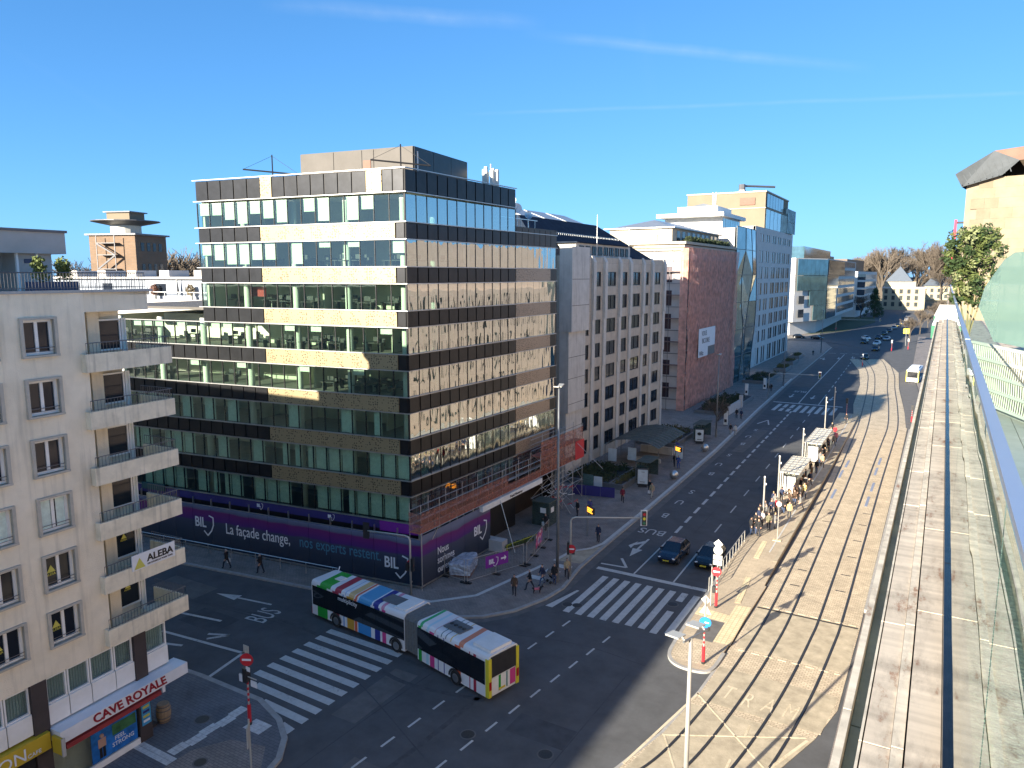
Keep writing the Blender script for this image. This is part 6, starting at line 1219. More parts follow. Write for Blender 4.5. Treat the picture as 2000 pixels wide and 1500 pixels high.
for a in ((-26.4, 45.7, W_, 200, 0, 'coat_brown', 'person in a brown coat standing alone at the corner kerb'), (-25.9, 47.2, W_, 120, 1, 'coat_black', 'person in black with grey hair walking the dog at the corner', 'trouser_dark', 'hair_grey'), (-25.5, 48.5, W_, 150, 1, 'coat_navy', 'person in navy bending to the pushchair at the corner', 'jeans'), (-24.75, 49.1, W_, 190, 0, 'coat_black', 'person in black between the pushchair and the tall lamp post', 'jeans'), (-24.4, 50.6, W_, 210, 3, 'coat_beige', 'person in a beige jacket beside the traffic light mast'), (-25.5, 59.3, W_, 180, 0, 'coat_navy', 'lone person in a navy coat on the pavement past the bus bay'), (-30.2, 64.9, W_, 150, 0, 'coat_black', 'person in black standing near the scaffold legs, left one'), (-29.3, 65.9, W_, 200, 2, 'coat_navy', 'person in dark blue by the orange display, right one'), (-28.0, 71.4, W_, 20, 1, 'coat_wine', 'person in a long wine red coat walking along the planters'), (-25.9, 74.6, W_, 170, 1, 'coat_beige', 'person in a beige coat carrying a white bag by the lit poster', 'trouser_pale', 'hair_dark', None, .97, 'white_paint'), (-26.5, 75.6, W_, 170, 0, 'coat_black', 'person in black just behind the lit poster case'), (-27.2, 87.9, W_, 200, 2, 'coat_blue', 'person in bright blue waiting under the orange display', 'coat_blue'), (-27.9, 88.6, W_, 160, 0, 'coat_black', 'person in black behind the one in bright blue'), (-26.6, 111.4, W_, 190, 1, 'coat_black', 'person in a black jacket and pale trousers walking on the pavement', 'trouser_pale'), (-25.8, 111.0, W_, 190, 1, 'coat_white', 'person dressed in white walking beside one in a black jacket', 'trouser_pale'), (-28.0, 124.2, W_, 10, 1, 'coat_navy', 'person in navy near the hedge of the netted building, right one'), (-28.9, 124.8, W_, 10, 1, 'coat_black', 'person in black near the hedge of the netted building, left one'), (-49.4, 38.3, W_, 100, 1, 'coat_black', 'person in black with a white bag passing the banner', 'trouser_dark', 'hair_grey', None, .97, 'white_paint'), (-46.2, 39.0, W_, 100, 3, 'coat_black', 'person in black passing the middle of the banner', 'trouser_dark', 'hair_grey'), (-31.4, 181, W_, 180, 1, 'coat_black', 'person in black far along the office pavement'), (-33, 236, W_, 180, 1, 'coat_black', 'farthest dark figure on the office pavement'), (-29.8, 158, W_, 180, 0, 'coat_black', 'person in black standing by the far signal mast'), (-35.5, 60.8, W_, 120, 3, 'coat_black', 'worker in black at the tower entrance'), (-31.0, 59.6, W_, 160, 2, 'coat_black', 'person in black holding white papers by the glass hut', 'trouser_dark', 'hair_dark', None, .97, 'white_paint')): person(*a)
random.seed(17); zp = .325
special = {(-13.1, 75.0): ('coat_red', 'person in a bright red jacket in the platform crowd', 0), (-11.7, 74.3): ('coat_yellow', 'person in a pale yellow coat at the track side of the crowd', 0), (-11.55, 82.2): ('coat_yellow', 'person in a long cream coat beside the nearer tram shelter', 1), (-12.75, 69.7): ('coat_olive', 'person in a khaki coat facing the platform end', 0), (-13.4, 70.1): ('coat_white', 'person in a white top near the khaki coat', 3), (-11.7, 96.9): ('coat_beige', 'person in a salmon top between the two shelters', 1), (-12.0, 112.5): ('coat_pink', 'person in pink beyond the farther shelter', 0), (-12.6, 116.5): ('coat_red', 'person in red at the far end of the platform', 0), (-12.3, 128): ('coat_black', 'lone person in black near the far tactile paving', 0), (-11.2, 77.5): ('coat_grey', 'person in grey with a backpack walking along the track edge', 1)}
for (x, y), (cm, lb, ps_) in special.items(): person(x, y, zp, random.choice((0, 160, 200, 90)), ps_, cm, lb)
spots = [(-13.9, 67.6), (-13.6, 67.9), (-13.2, 67.5), (-13.8, 69.2), (-12.3, 70.3), (-13.9, 70.9), (-14.0, 72.0), (-13.5, 72.5), (-13.9, 73.6), (-13.4, 74.2), (-12.5, 75.6), (-12.2, 76.4), (-13.5, 76.6), (-13.8, 77.4), (-12.9, 77.6), (-12.4, 78.2), (-12.0, 78.9), (-13.3, 79.2), (-12.7, 79.9), (-12.2, 80.6), (-11.9, 81.2), (-12.5, 81.7), (-12.2, 84.0), (-11.9, 85.3), (-12.3, 86.6), (-11.8, 87.4), (-12.4, 88.6), (-12.0, 90.2), (-12.3, 92), (-11.9, 93.4), (-12.9, 95.1), (-12.2, 98.4), (-12.0, 101), (-12.4, 103.5), (-12.1, 106), (-12.5, 108), (-12.0, 110), (-13.2, 113), (-13.8, 115), (-13.3, 119)]
zones = ((71, 'by the near platform railing'), (82, 'before the nearer tram shelter'), (95, 'under the nearer tram shelter'), (200, 'around the farther tram shelter'))
cname = dict(coat_black='black', coat_navy='navy', coat_brown='brown', coat_grey='grey')
for x, y in spots:
    cm = random.choice(('coat_black', 'coat_black', 'coat_navy', 'coat_brown', 'coat_grey', 'coat_black')); zn = [t for lim, t in zones if y < lim][0]; tr = random.choice(('trouser_dark', 'jeans')); hr = random.choice(('hair_dark', 'hair_dark', 'hair_blond'))
    lb = '%s coated person in %s with %s hair %s' % (cname[cm], 'jeans' if tr == 'jeans' else 'dark trousers', 'blond' if hr == 'hair_blond' else 'dark', zn)
    person(x, y, zp, random.random() * 360, random.choice((0, 0, 2, 1)), cm, lb, tr, hr, 'waiting crowd on the tram platform', .93 + random.random() * .08)
# dog and pushchair
dg_ = thing('dog', 'small dark dog with a pink coat on a lead at the corner', 'dog', (-25.1, 46.9, W_), R(35))
def skin_obj(name, V, E, rad, mats, parent, f):
    me = bpy.data.meshes.new(name); me.from_pydata(V, E, []); ob = bpy.data.objects.new(name, me); COL.objects.link(ob); ob.modifiers.new('s', 'SKIN'); sv = me.skin_vertices[0].data
    for i, r_ in enumerate(rad): sv[i].radius = (r_, r_)
    sv[0].use_root = True; d = ob.modifiers.new('d', 'SUBSURF'); d.levels = d.render_levels = 1; dg = bpy.context.evaluated_depsgraph_get(); dg.update(); out = bpy.data.meshes.new_from_object(ob.evaluated_get(dg)); bpy.data.objects.remove(ob)
    for p in out.polygons: p.material_index = f(p.center); p.use_smooth = True
    return link(name, out, parent, mats=mats)
skin_obj('body', [(0, 0, .36), (.22, 0, .38), (-.22, 0, .37), (.32, 0, .5), (.42, 0, .55), (.52, 0, .52), (-.38, 0, .5), (.2, .07, .2), (.21, .07, .02), (.2, -.07, .2), (.21, -.07, .02), (-.22, .07, .24), (-.27, .07, .13), (-.24, .07, .02), (-.22, -.07, .24), (-.27, -.07, .13), (-.24, -.07, .02)], [(0, 1), (0, 2), (1, 3), (3, 4), (4, 5), (2, 6), (1, 7), (7, 8), (1, 9), (9, 10), (2, 11), (11, 12), (12, 13), (2, 14), (14, 15), (15, 16)], [.1, .12, .09, .07, .075, .04, .02, .04, .03, .04, .03, .05, .03, .03, .05, .03, .03], [a_['coat_black'], a_['coat_pink']], dg_, lambda c: 1 if -.2 < c.x < .18 and c.z > .3 else 0)
for y in (-.05, .05): part('ear', MB().add([(.4, y, .6), (.46, y * 1.3, .6), (.42, y * 1.6, .7)], [(0, 1, 2), (2, 1, 0)]), a_['coat_black'], dg_)
pc = thing('pushchair', 'dark folding pushchair among the people at the corner', 'pushchair', (-25.0, 49.4, W_), R(60)); part('seat', MB().box(-.25, -.2, .4, .2, .2, .5).add([(-.25, -.2, .5), (-.25, .2, .5), (-.45, .2, 1.0), (-.45, -.2, 1.0)], [(0, 1, 2, 3), (3, 2, 1, 0)]), a_['coat_black'], pc); part('hood', MB().ball((-.3, 0, .9), .26, 8), a_['coat_grey'], pc); part('frame', MB().tube([(-.7, -.2, 1.0), (.3, -.22, .12)], .02, 5).tube([(-.7, .2, 1.0), (.3, .22, .12)], .02, 5).tube([(-.7, -.2, 1.0), (-.7, .2, 1.0)], .02, 5).tube([(0, -.22, .5), (-.4, -.22, .12)], .02, 5).tube([(0, .22, .5), (-.4, .22, .12)], .02, 5), a_['rim'], pc)
for x, y in ((.3, -.22), (.3, .22), (-.4, -.22), (-.4, .22)): part('wheel', MB().tube([(x, y - .02, .12), (x, y + .02, .12)], .12, 10), a_['tyre'], pc)
# ------------------------------------------------------------------ street furniture
M('pole_grey', (.20, .21, .22), .45, .5, var=.12, scale=3); M('pole_pale', (.42, .41, .38), .45, .4, var=.1); M('sign_back', (.45, .45, .42), .5, .3, var=.06); M('sign_blue', (.02, .2, .55), .4, var=0); M('sig_red', (.5, .02, .03), .45, var=0); M('led_orange', (1., .32, .03), .5, var=0, emit=1.2); M('poster_lit', (.6, .65, .66), .5, var=.1, scale=2, emit=.0); M('canopy_glass', (.085, .10, .085), .6, var=.3, scale=1.5, spec=.15)
MG('hut_glass', (.5, .62, .6), .02, 0, 1, .25, .35, (.10, .14, .13)); MG('shelter_glass', (.8, .86, .84), .05, 0, 1, 0, .12, (.6, .6, .55))
def lamp(x, y, h, lb, rz, arm=1.0, z=.12, double=True):
    t = thing('street_lamp', lb, 'street lamp', (x, y, z), rz); part('pole', MB().tube([(0, 0, 0), (0, 0, h * .5), (0, 0, h)], [.13, .1, .07], 10), a_['pole_grey'], t, smooth=True); part('base_collar', MB().cyl(0, 0, 0, 1.2, .17, 10), a_['pole_grey'], t)
    for sg_ in ((-1, 1) if double else (1,)): hd = part('lamp_head', MB().add([(sg_ * .1, -.16, h + .02), (sg_ * arm, -.2, h + .18), (sg_ * arm, .2, h + .18), (sg_ * .1, .16, h + .02), (sg_ * .1, -.16, h + .12), (sg_ * arm, -.2, h + .26), (sg_ * arm, .2, h + .26), (sg_ * .1, .16, h + .12)], [(0, 1, 2, 3), (7, 6, 5, 4), (0, 4, 5, 1), (1, 5, 6, 2), (2, 6, 7, 3), (3, 7, 4, 0)]), a_['pole_pale'], t)
    return t
lamp(-24.75, 49.6, 15.4, 'tall grey street lamp at the junction corner in front of the tower', R(100), .75); lamp(-28, 108.5, 12.2, 'tall thin street lamp before the red netting', R(90), .8); lamp(-29, 167, 12, 'tall street lamp before the pale stone offices', R(95), 1.2, double=False); lamp(-32, 245, 13, 'tall dark street lamp nearest the far junction', R(95), 1.0)
ln = thing('double_panel_lamp', 'near lamp post with two flat square lamp heads over the tram bed', 'street lamp', (-8.13, 28.8, .03)); part('pole', MB().tube([(0, 0, 0), (0, 0, 4.5), (0, 0, 9.0)], [.12, .1, .075], 12), a_['pole_pale'], ln, smooth=True)
d = Vector((.35, 1.0)).normalized(); e = Vector((-1.0, .18)).normalized(); part('cross_arm', MB().tube([(-d.x * .5, -d.y * .5, 8.98), (d.x * 1.1, d.y * 1.1, 8.98)], .06, 6), a_['pole_grey'], ln)
for k, q in enumerate((-.42, .98)):
    c = Vector((d.x * q, d.y * q)); hm = MB(); A = c + e * .12 - d * .26; B = c + e * .12 + d * .26; Cc = c + e * .72 + d * .26; Dd = c + e * .72 - d * .26
    hm.prism([(A.x, A.y), (B.x, B.y), (Cc.x, Cc.y), (Dd.x, Dd.y)], 9.1, 9.17); part('lamp_head', hm, a_['sign_back'], ln); part('bracket', MB().tube([(c.x, c.y, 8.98), (c.x + e.x * .1, c.y + e.y * .1, 9.12), (c.x + e.x * .3, c.y + e.y * .3, 9.1)], .05, 5), a_['pole_pale'], ln)
def disc(mb, c, r, nx, ny, th=.02, n=20, mi=0): nv = Vector((nx, ny, 0)).normalized() * th; c = Vector(c); return mb.tube([c, c + nv], r, n, mi)
def no_entry(parent, c, r_, nx, ny):
    nv = Vector((nx, ny, 0)).normalized(); tv = Vector((-nv.y, nv.x, 0)); c = Vector(c); s_ = part('no_entry_sign', disc(MB(), c, r_, nx, ny), a_['sig_red'], parent); q = c + nv * .026
    part('white_bar', MB().add([q - tv * r_ * .68 - Vector((0, 0, r_ * .16)), q + tv * r_ * .68 - Vector((0, 0, r_ * .16)), q + tv * r_ * .68 + Vector((0, 0, r_ * .16)), q - tv * r_ * .68 + Vector((0, 0, r_ * .16))], [(0, 1, 2, 3)]), a_['print_white'], s_)
def post(parent, h, striped=True, r_=.045):
    part('pole', MB().cyl(0, 0, 0, h, r_, 8), a_['sign_back'], parent)
    if striped:
        part('red_sleeve', MB().cyl(0, 0, .0, 1.15, .1, 10), a_['sig_red'], parent); part('black_foot', MB().cyl(0, 0, 0, .16, .115, 10), a_['rear_black'], parent)
        for k in range(4): part('red_band', MB().cyl(0, 0, 1.35 + k * .32, 1.5 + k * .32, r_ + .012, 8), a_['sig_red'], parent)
s1 = thing('keep_left_sign', 'post with a blue round arrow sign on the traffic island tip', 'sign', (-12.75 * .889, 48.43 * .889, .13)); s1.location = (-11.33, 43.05, .13); post(s1, 4.3); part('blue_disc', disc(MB(), (.05, -.06, 2.75), .36, .2, -1), a_['sign_blue'], s1); wt = MB().box(-.2, -.085, 2.72, .28, -.08, 2.8); part('white_arrow', wt, a_['print_white'], s1); part('signal_box', MB().box(.05, -.05, 2.2, .3, .2, 2.5), a_['rear_black'], s1); part('triangle_back', MB().add([(-.38, .06, 3.25), (.38, .06, 3.25), (0, .06, 3.9), (-.38, .08, 3.25), (.38, .08, 3.25), (0, .08, 3.9)], [(0, 1, 2), (5, 4, 3), (0, 3, 4, 1), (1, 4, 5, 2), (2, 5, 3, 0)]), a_['sign_back'], s1); part('diamond_back', MB().add([(-.3, .06, 4.15), (0, .06, 3.85), (.3, .06, 4.15), (0, .06, 4.45), (-.3, .08, 4.15), (0, .08, 3.85), (.3, .08, 4.15), (0, .08, 4.45)], [(0, 1, 2, 3), (7, 6, 5, 4), (0, 4, 5, 1), (1, 5, 6, 2), (2, 6, 7, 3), (3, 7, 4, 0)]), a_['sign_back'], s1)
s2_ = thing('sign_cluster', 'post with four signs and a pink no entry sign by the platform railing', 'sign', (-12.73, 51.28, .13)); post(s2_, 5.0); no_entry(s2_, (-.05, -.06, 2.75), .34, .15, -1); part('square_back', MB().box(-.32, -.07, 3.25, .32, -.05, 3.6).box(-.32, -.07, 3.65, .32, -.05, 4.0), a_['sign_back'], s2_); part('disc_back', disc(MB(), (0, -.05, 4.35), .33, 0, -1), a_['sign_back'], s2_)
part('diamond_back', MB().add([(-.33, -.06, 4.85), (0, -.06, 4.52), (.33, -.06, 4.85), (0, -.06, 5.18), (-.33, -.08, 4.85), (0, -.08, 4.52), (.33, -.08, 4.85), (0, -.08, 5.18)], [(3, 2, 1, 0), (4, 5, 6, 7), (0, 1, 5, 4), (1, 2, 6, 5), (2, 3, 7, 6), (3, 0, 4, 7)]), a_['white_paint'], s2_); part('signal_box', MB().box(-.3, -.1, 1.1, -.1, .12, 1.6), a_['rear_black'], s2_); part('second_pole', MB().cyl(-.42, .1, 0, 3.0, .04, 8), a_['sign_back'], s2_)
s3 = thing('corner_sign_post', 'red and white banded post with a no entry sign on the shop corner', 'sign', (-30.6, 24.6, .13)); post(s3, 4.3); no_entry(s3, (.08, -.05, 3.75), .36, .45, -.9)
part('plate', MB().box(.0, -.07, 3.1, .3, -.05, 3.35).box(-.6, -.05, 2.35, -.3, -.03, 2.75).box(.3, -.05, 2.3, .75, -.03, 2.65), a_['sign_white'], s3); part('signal_box', MB().box(-.25, -.12, 2.4, .05, .18, 3.2), a_['rear_black'], s3); part('top_plate', MB().box(-.2, .0, 4.1, .2, .03, 4.5), a_['sign_back'], s3); part('bracket', MB().tube([(-.6, 0, 2.75), (.7, 0, 2.75)], .03, 5), a_['sign_back'], s3)
s4 = thing('sign_seen_from_behind', 'grey sign seen edge on from behind at the bottom of the pavement', 'sign', (-27.2, 21.8, .12)); post(s4, 2.95, False); part('panel', MB().box(-.03, -.03, 1.75, .55, 0.01, 2.8), a_['sign_back'], s4, rz=R(-50))
ba = thing('wine_barrel', 'pale wooden barrel standing outside the wine shop', 'barrel', (-34.9, 22.5, .12)); st = [(0, .3), (.25, .37), (.5, .39), (.75, .37), (1.0, .3)]
part('staves', MB().tube([(0, 0, z) for z, r_ in st], [r_ for z, r_ in st], 16), M('oak', (.30, .22, .14), .8, var=.2, scale=7), ba, smooth=False)
for z, r_ in ((.1, .335), (.3, .385), (.7, .385), (.9, .335)): part('hoop', MB().cyl(0, 0, z - .025, z + .025, r_ + .005, 16), a_['rail_grey'], ba)
part('lid', MB().cyl(0, 0, .95, .99, .28, 14), a_['brown_pier'], ba)
# mast-arm signals
def mast(x, y, z, h, arm, lb, rz, noentry=True, board='sign_white'):
    t = thing('traffic_signal', lb, 'traffic light', (x, y, z), rz); part('pole', MB().tube([(0, 0, 0), (0, 0, h - .3), (.12, 0, h - .08), (.4, 0, h), (arm, 0, h)], [.08, .075, .07, .065, .05], 8), a_['sign_back'], t, smooth=True)
    hd = part('signal_head', MB().box(arm - .02, -.22, h - .55, arm + .3, .0, h + .55), a_['rear_black'], t)
    part('backing_board', MB().box(arm - .12, .0, h - .65, arm + .4, .03, h + .65), a_[board], t)
    for k, c in enumerate(('sig_red', 'bus_yellow', 'awning_green')): part('lens', disc(MB(), (arm + .14, -.22, h + .36 - k * .36), .12, 0, -1, .02, 12), a_[c], hd)
    part('low_signal', MB().box(-.28, -.16, 1.9, -.1, .14, 2.9), a_['rear_black'], t); part('low_signal', MB().box(.1, -.12, 1.9, .34, .14, 2.5), a_['rear_black'], t)
    if noentry: no_entry(t, (.05, -.1, 2.35), .36, math.sin(rz) * -1 + .45 * math.cos(rz) if rz < 2 else .3, -1 if rz < 2 else 1)
    return t
mast(-24.3, 51.0, W_, 4.95, 5.6, 'traffic light mast with a long arm reaching over the bus lane', R(28)); mast(-33.2, 41.9, W_, 4.6, 3.6, 'traffic light mast with an arm in front of the banner', R(190), True, 'rear_black'); mast(-28.6, 149, W_, 5.0, 9, 'far traffic light mast with an arm over the zebra crossing', R(5), False); mast(-37.5, 326, W_, 6, 16, 'farthest traffic light mast bent over the junction', R(15), True)
def led(x, y, lb):
    t = thing('bus_display', lb, 'display', (x, y, W_), R(-35)); part('pole', MB().cyl(0, 0, 0, 3.7, .05, 8), a_['pole_grey'], t); bx = part('case', MB().box(.05, -.1, 2.35, 1.15, .1, 2.95), a_['rear_black'], t); part('plate', MB().box(.0, -.03, 3.1, .75, .03, 3.4), M('plate_violet', (.12, .11, .3), .5), t)
    for k in range(3): part('text_row', MB().box(.12, -.11, 2.42 + k * .17, 1.05 - .15 * (k % 2), -.101, 2.52 + k * .17), a_['led_orange'], bx)
led(-27.0, 60.2, 'orange bus display on a post near the mast arm signal'); led(-27.5, 87.6, 'orange bus display on a post by the big glass shelter')
def poster_case(x, y, rz, lb, dark=False):
    t = thing('poster_case', lb, 'advertising case', (x, y, W_), rz); part('frame', MB().box(-.66, -.12, .25, .66, .12, 2.15), a_['rear_black'], t); pn = part('poster', MB().box(-.56, -.135, .4, .56, -.122, 2.05), a_['poster_lit'], t); part('foot', MB().box(-.5, -.08, 0, .5, .08, .25), a_['rear_black'], t)
    if dark: part('poster_figure', MB().ball((-.02, -.14, 1.45), .3, 10, sz=(1, .03, .8)).box(-.3, -.145, .6, .3, -.137, .68), a_['coat_black'], pn)
    else: part('poster_text', MB().box(-.3, -.142, .6, .25, -.136, .66).box(-.15, -.142, 1.75, .2, -.136, 1.8), a_['rail_grey'], pn)
poster_case(-28.2, 78.0, R(15), 'white lit poster case in a black frame on the nearer bus stop'); poster_case(-28.9, 102.9, R(15), 'poster case with a dark round figure farther up the pavement', True)
def shelter(x, y, L, wd, lb, z=W_, h=2.45, slat=False):
    t = thing('bus_shelter', lb, 'shelter', (x, y, z)); 
    for yy in (0, L / 2, L): part('post', MB().box(0, yy - .04, 0, .08, yy + .04, h), a_['pole_grey'], t)
    for k in range(2): part('glass_panel', MB().box(.03, k * L / 2 + .08, .25, .05, (k + 1) * L / 2 - .08, h - .3), a_['hut_glass'], t)
    for yy in (0, L): part('end_glass', MB().box(.1, yy - .01, .25, wd, yy + .01, h - .3), a_['hut_glass'], t)
    n = max(3, int(L / .8)); 
    for k in range(n): part('roof_panel', MB().box(-.1, k * L / n + .02, h, wd + .2, (k + 1) * L / n - .02, h + .05), a_['canopy_glass'], t)
    part('bench', MB().box(.2, .5, .42, .55, L - .5, .48).box(.3, .6, 0, .4, .7, .42).box(.3, L - .7, 0, .4, L - .6, .42), a_['pole_grey'], t)
shelter(-29.6, 79.4, 3.6, 1.5, 'small dark glass bus shelter behind the nearer poster case'); shelter(-30.2, 104.2, 4, 1.5, 'small dark glass bus shelter behind the farther poster case')
gc = thing('glass_canopy', 'long arched glass canopy over the passage in front of the stone office', 'canopy', (-36.5, 85.2, W_))
for k in range(10):
    y0, y1 = k * 1.08, (k + 1) * 1.08 - .04
    for j in range(4):
        t0, t1 = math.pi * j / 4 * .9, math.pi * (j + 1) / 4 * .9; f = lambda t, y: (4.2 - 3.6 * math.cos(t), y, 2.5 + 1.15 * math.sin(t)); part('glass_panel', MB().add([f(t0, y0), f(t1, y0), f(t1, y1), f(t0, y1)], [(0, 1, 2, 3)]), a_['canopy_glass'], gc)
    part('rib', MB().tube([(4.2 - 3.6 * math.cos(math.pi * .9 * j / 8), y0, 2.5 + 1.15 * math.sin(math.pi * .9 * j / 8)) for j in range(9)], .035, 4), a_['pole_grey'], gc)
for x in (.6, 7.6):
    for y in (0, 5.4, 10.6): part('post', MB().cyl(x, y, 0, 2.5, .05, 6), a_['pole_grey'], gc)
for x, y in ((1.2, -.4), (3.2, 1.2), (8.0, 5)): part('notice_panel', MB().box(x, y, .7, x + 1.1, y + .06, 2.3), a_['poster_lit'], gc)
part('seat_wall', MB().box(2, 4, 0, 6.5, 4.3, .5).box(2, 9, 0, 6.5, 9.3, 1.0), a_['stone_pier'], gc)
for k, (x, y) in enumerate(((-26.2, 83.1), (-26.9, 98.7))): t = thing('sphere_bollard', ('polished steel ball on the kerb, nearer one', 'polished steel ball on the kerb, farther one')[k], 'bollard', (x, y, W_)); part('ball', MB().ball((0, 0, .52), .52, 20), a_['steel'], t, smooth=True); part('foot', MB().cyl(0, 0, -.02, .06, .22, 12), a_['rail_grey'], t)
# planters, hedges, info boards
def hedge_bed(x0, y0, x1, y1, lb, hh=.8, n=900, col='hedge', wall=.6):
    t = thing('planted_bed', lb, 'planter', (x0, y0, W_)); part('wall', MB().box(0, 0, 0, x1 - x0, .25, wall).box(x1 - x0 - .25, .25, 0, x1 - x0, y1 - y0, wall).box(0, y1 - y0, 0, x1 - x0, y1 - y0 + .25, wall).box(0, .25, 0, .25, y1 - y0, wall), a_['pole_grey'], t); lf_ = MB(); random.seed(int(x0 * 7 + y0))
    for k in range(n // 30): leaf_ball(lf_, (.5 + random.random() * (x1 - x0 - 1), .5 + random.random() * (y1 - y0 - 1), wall + hh * .3 * random.random()), .6, 30, .14, (1, 1, .8))
    part('foliage', lf_, a_[col], t, kind='stuff'); part('soil', MB().box(.25, .25, 0, x1 - x0 - .25, y1 - y0, wall - .08), a_['brown_pier'], t); return t
M('hedge_warm', (.10, .09, .03), .9, var=.5, scale=1.5)
hedge_bed(-37, 75.5, -31.2, 83.5, 'raised bed with dark green shrubs before the stone office', .9, 2600); hedge_bed(-31.1, 75.5, -29.6, 83, 'low bed with brownish ground cover beside the pavement', .4, 700, 'hedge_warm'); hedge_bed(-36.8, 98.5, -31, 110, 'long bed of brown green shrubs beyond the glass canopy', .7, 1800, 'hedge_warm'); hedge_bed(-36.5, 126, -30.8, 146, 'dark hedge bed at the foot of the red netting', 1.6, 3600); hedge_bed(-38, 168, -33, 185, 'low dark hedge bed before the folded glass front', .6, 1500); hedge_bed(-36, 192, -33, 200, 'stone planter with shrubs before the pale offices, nearest', .6, 700, 'hedge_warm', .8); hedge_bed(-37, 208, -34, 216, 'stone planter with shrubs before the pale offices, middle', .6, 700, 'hedge_warm', .8); hedge_bed(-38, 224, -35, 232, 'stone planter with shrubs before the pale offices, farthest', .6, 700, 'hedge_warm', .8)
nbd = thing('notice_boards', 'pair of notice boards on the low wall by the planted bed', 'sign', (-32.4, 73.8, W_)); part('board', MB().box(-1.3, 0, .6, -.1, .06, 1.8), M('board_teal', (.1, .18, .17), .5, var=.4, scale=5), nbd); part('board', MB().box(.0, 0, .6, 1.0, .06, 1.7), a_['poster_lit'], nbd); part('legs', MB().box(-1.2, 0, 0, -1.1, .06, .6).box(.8, 0, 0, .9, .06, .6), a_['pole_grey'], nbd)
hw = thing('site_hoarding', 'low navy hoarding closing the building site by the planters', 'hoarding', (-34, 71.5, W_))
for k in range(3): part('panel', MB().box(k * 1.6, 0, 0, k * 1.6 + 1.56, .06, 1.1), a_['navy'], hw, rz=R(12))
for k, (x, y) in enumerate(((-29.0, 118), (-31.5, 160), (-33, 150))): t = thing('info_pillar', ('white information pillar by the dark hedge', 'white information pillar at the folded glass front', 'white information pillar behind the far signal mast')[k], 'sign', (x, y, W_)); part('pillar', MB().box(-.3, -.12, .1, .3, .12, 2.4), a_['white_paint'], t); part('print', MB().box(-.2, -.13, .5, .2, -.121, 1.0), a_['rear_black'], t); part('foot', MB().box(-.33, -.15, 0, .33, .15, .1), a_['rail_grey'], t)
gw = thing('garden_wall', 'pale low wall with a dark iron fence beside the hedge', 'wall', (-31, 127, W_)); part('wall', MB().box(0, 0, 0, .3, 9, 1.5), a_['facade_white'], gw); part('pier', MB().box(-.1, 8.6, 0, .5, 9.2, 2.2), a_['facade_white'], gw); part('fence', MB().box(0.1, -7, 1.2, .16, 0, 1.28).box(.1, -7, .2, .16, 0, .28), a_['rear_black'], gw)
for k in range(24): link('fence_bar', bmesh_box(.03, .03, 1.35, 'fbar'), gw, (.115, -6.9 + k * .29, 0), 0, a_['rear_black'])
# construction area
hut = thing('glass_hut', 'small teal glass hut beside the tower scaffold', 'kiosk', (-33.0, 60.6, W_))
for x0, y0, x1, y1 in ((0, 0, 1.8, .03), (0, 1.6, 1.8, 1.63), (0, .03, .03, 1.6), (1.77, .03, 1.8, 1.6)): part('glass_wall', MB().box(x0, y0, 0, x1, y1, 2.3), a_['hut_glass'], hut)
part('roof', MB().box(-.05, -.05, 2.3, 1.85, 1.68, 2.36), a_['canopy_glass'], hut); part('notice', MB().box(1.82, .4, 1.3, 1.84, 1.0, 1.8).box(.9, -.04, 1.3, 1.5, -.02, 1.8), a_['white_paint'], hut)
def fence(x0, y0, x1, y1, lb, z=W_, h=1.95):
    t = thing('site_fence', lb, 'fence', (x0, y0, z)); L = math.hypot(x1 - x0, y1 - y0); d = Vector(((x1 - x0) / L, (y1 - y0) / L)); n = max(1, round(L / 2.4))
    for k in range(n + 1): part('post', MB().tube([(d.x * L * k / n, d.y * L * k / n, 0), (d.x * L * k / n, d.y * L * k / n, h)], .025, 6), a_['tube_steel'], t)
    for z_ in (.2, h - .05): part('rail', MB().tube([(0, 0, z_), (d.x * L, d.y * L, z_)], .022, 5), a_['tube_steel'], t)
    m = MB()
    for k in range(int(L / .16)): m.tube([(d.x * k * .16, d.y * k * .16, .2), (d.x * k * .16, d.y * k * .16, h - .05)], .004, 3, cap=False)
    part('wire_mesh', m, a_['tube_steel'], t, kind='stuff')
    for k in range(n + 1): part('foot_block', MB().box(d.x * L * k / n - .35, d.y * L * k / n - .12, 0, d.x * L * k / n + .35, d.y * L * k / n + .12, .12), a_['rear_black'], t)
    return t
fence(-30.7, 45.8, -28.6, 51.0, 'wire site fence nearest the corner, carrying the purple arrow banner'); fence(-28.5, 51.4, -29.6, 57.5, 'wire site fence with the pink banner beside the tall lamp'); fence(-33.0, 46.0, -30.9, 45.7, 'short wire fence between the banner corner and the wrapped pallet')
def cloth(name, lb, p, q, z0, z1, mats, cat='banner'): t = thing(name, lb, cat, (p[0], p[1], W_)); d = Vector((q[0] - p[0], q[1] - p[1])); nn = Vector((d.y, -d.x)).normalized() * .04; part('cloth', MB().add([(nn.x, nn.y, z0), (d.x + nn.x, d.y + nn.y, z0), (d.x + nn.x, d.y + nn.y, z1), (nn.x, nn.y, z1), (nn.x * 1.4, nn.y * 1.4, z0), (d.x + nn.x * 1.4, d.y + nn.y * 1.4, z0), (d.x + nn.x * 1.4, d.y + nn.y * 1.4, z1), (nn.x * 1.4, nn.y * 1.4, z1)], [(3, 2, 1, 0), (4, 5, 6, 7), (0, 1, 5, 4), (2, 3, 7, 6), (1, 2, 6, 5), (3, 0, 4, 7)]), mats, t); return t, d, nn
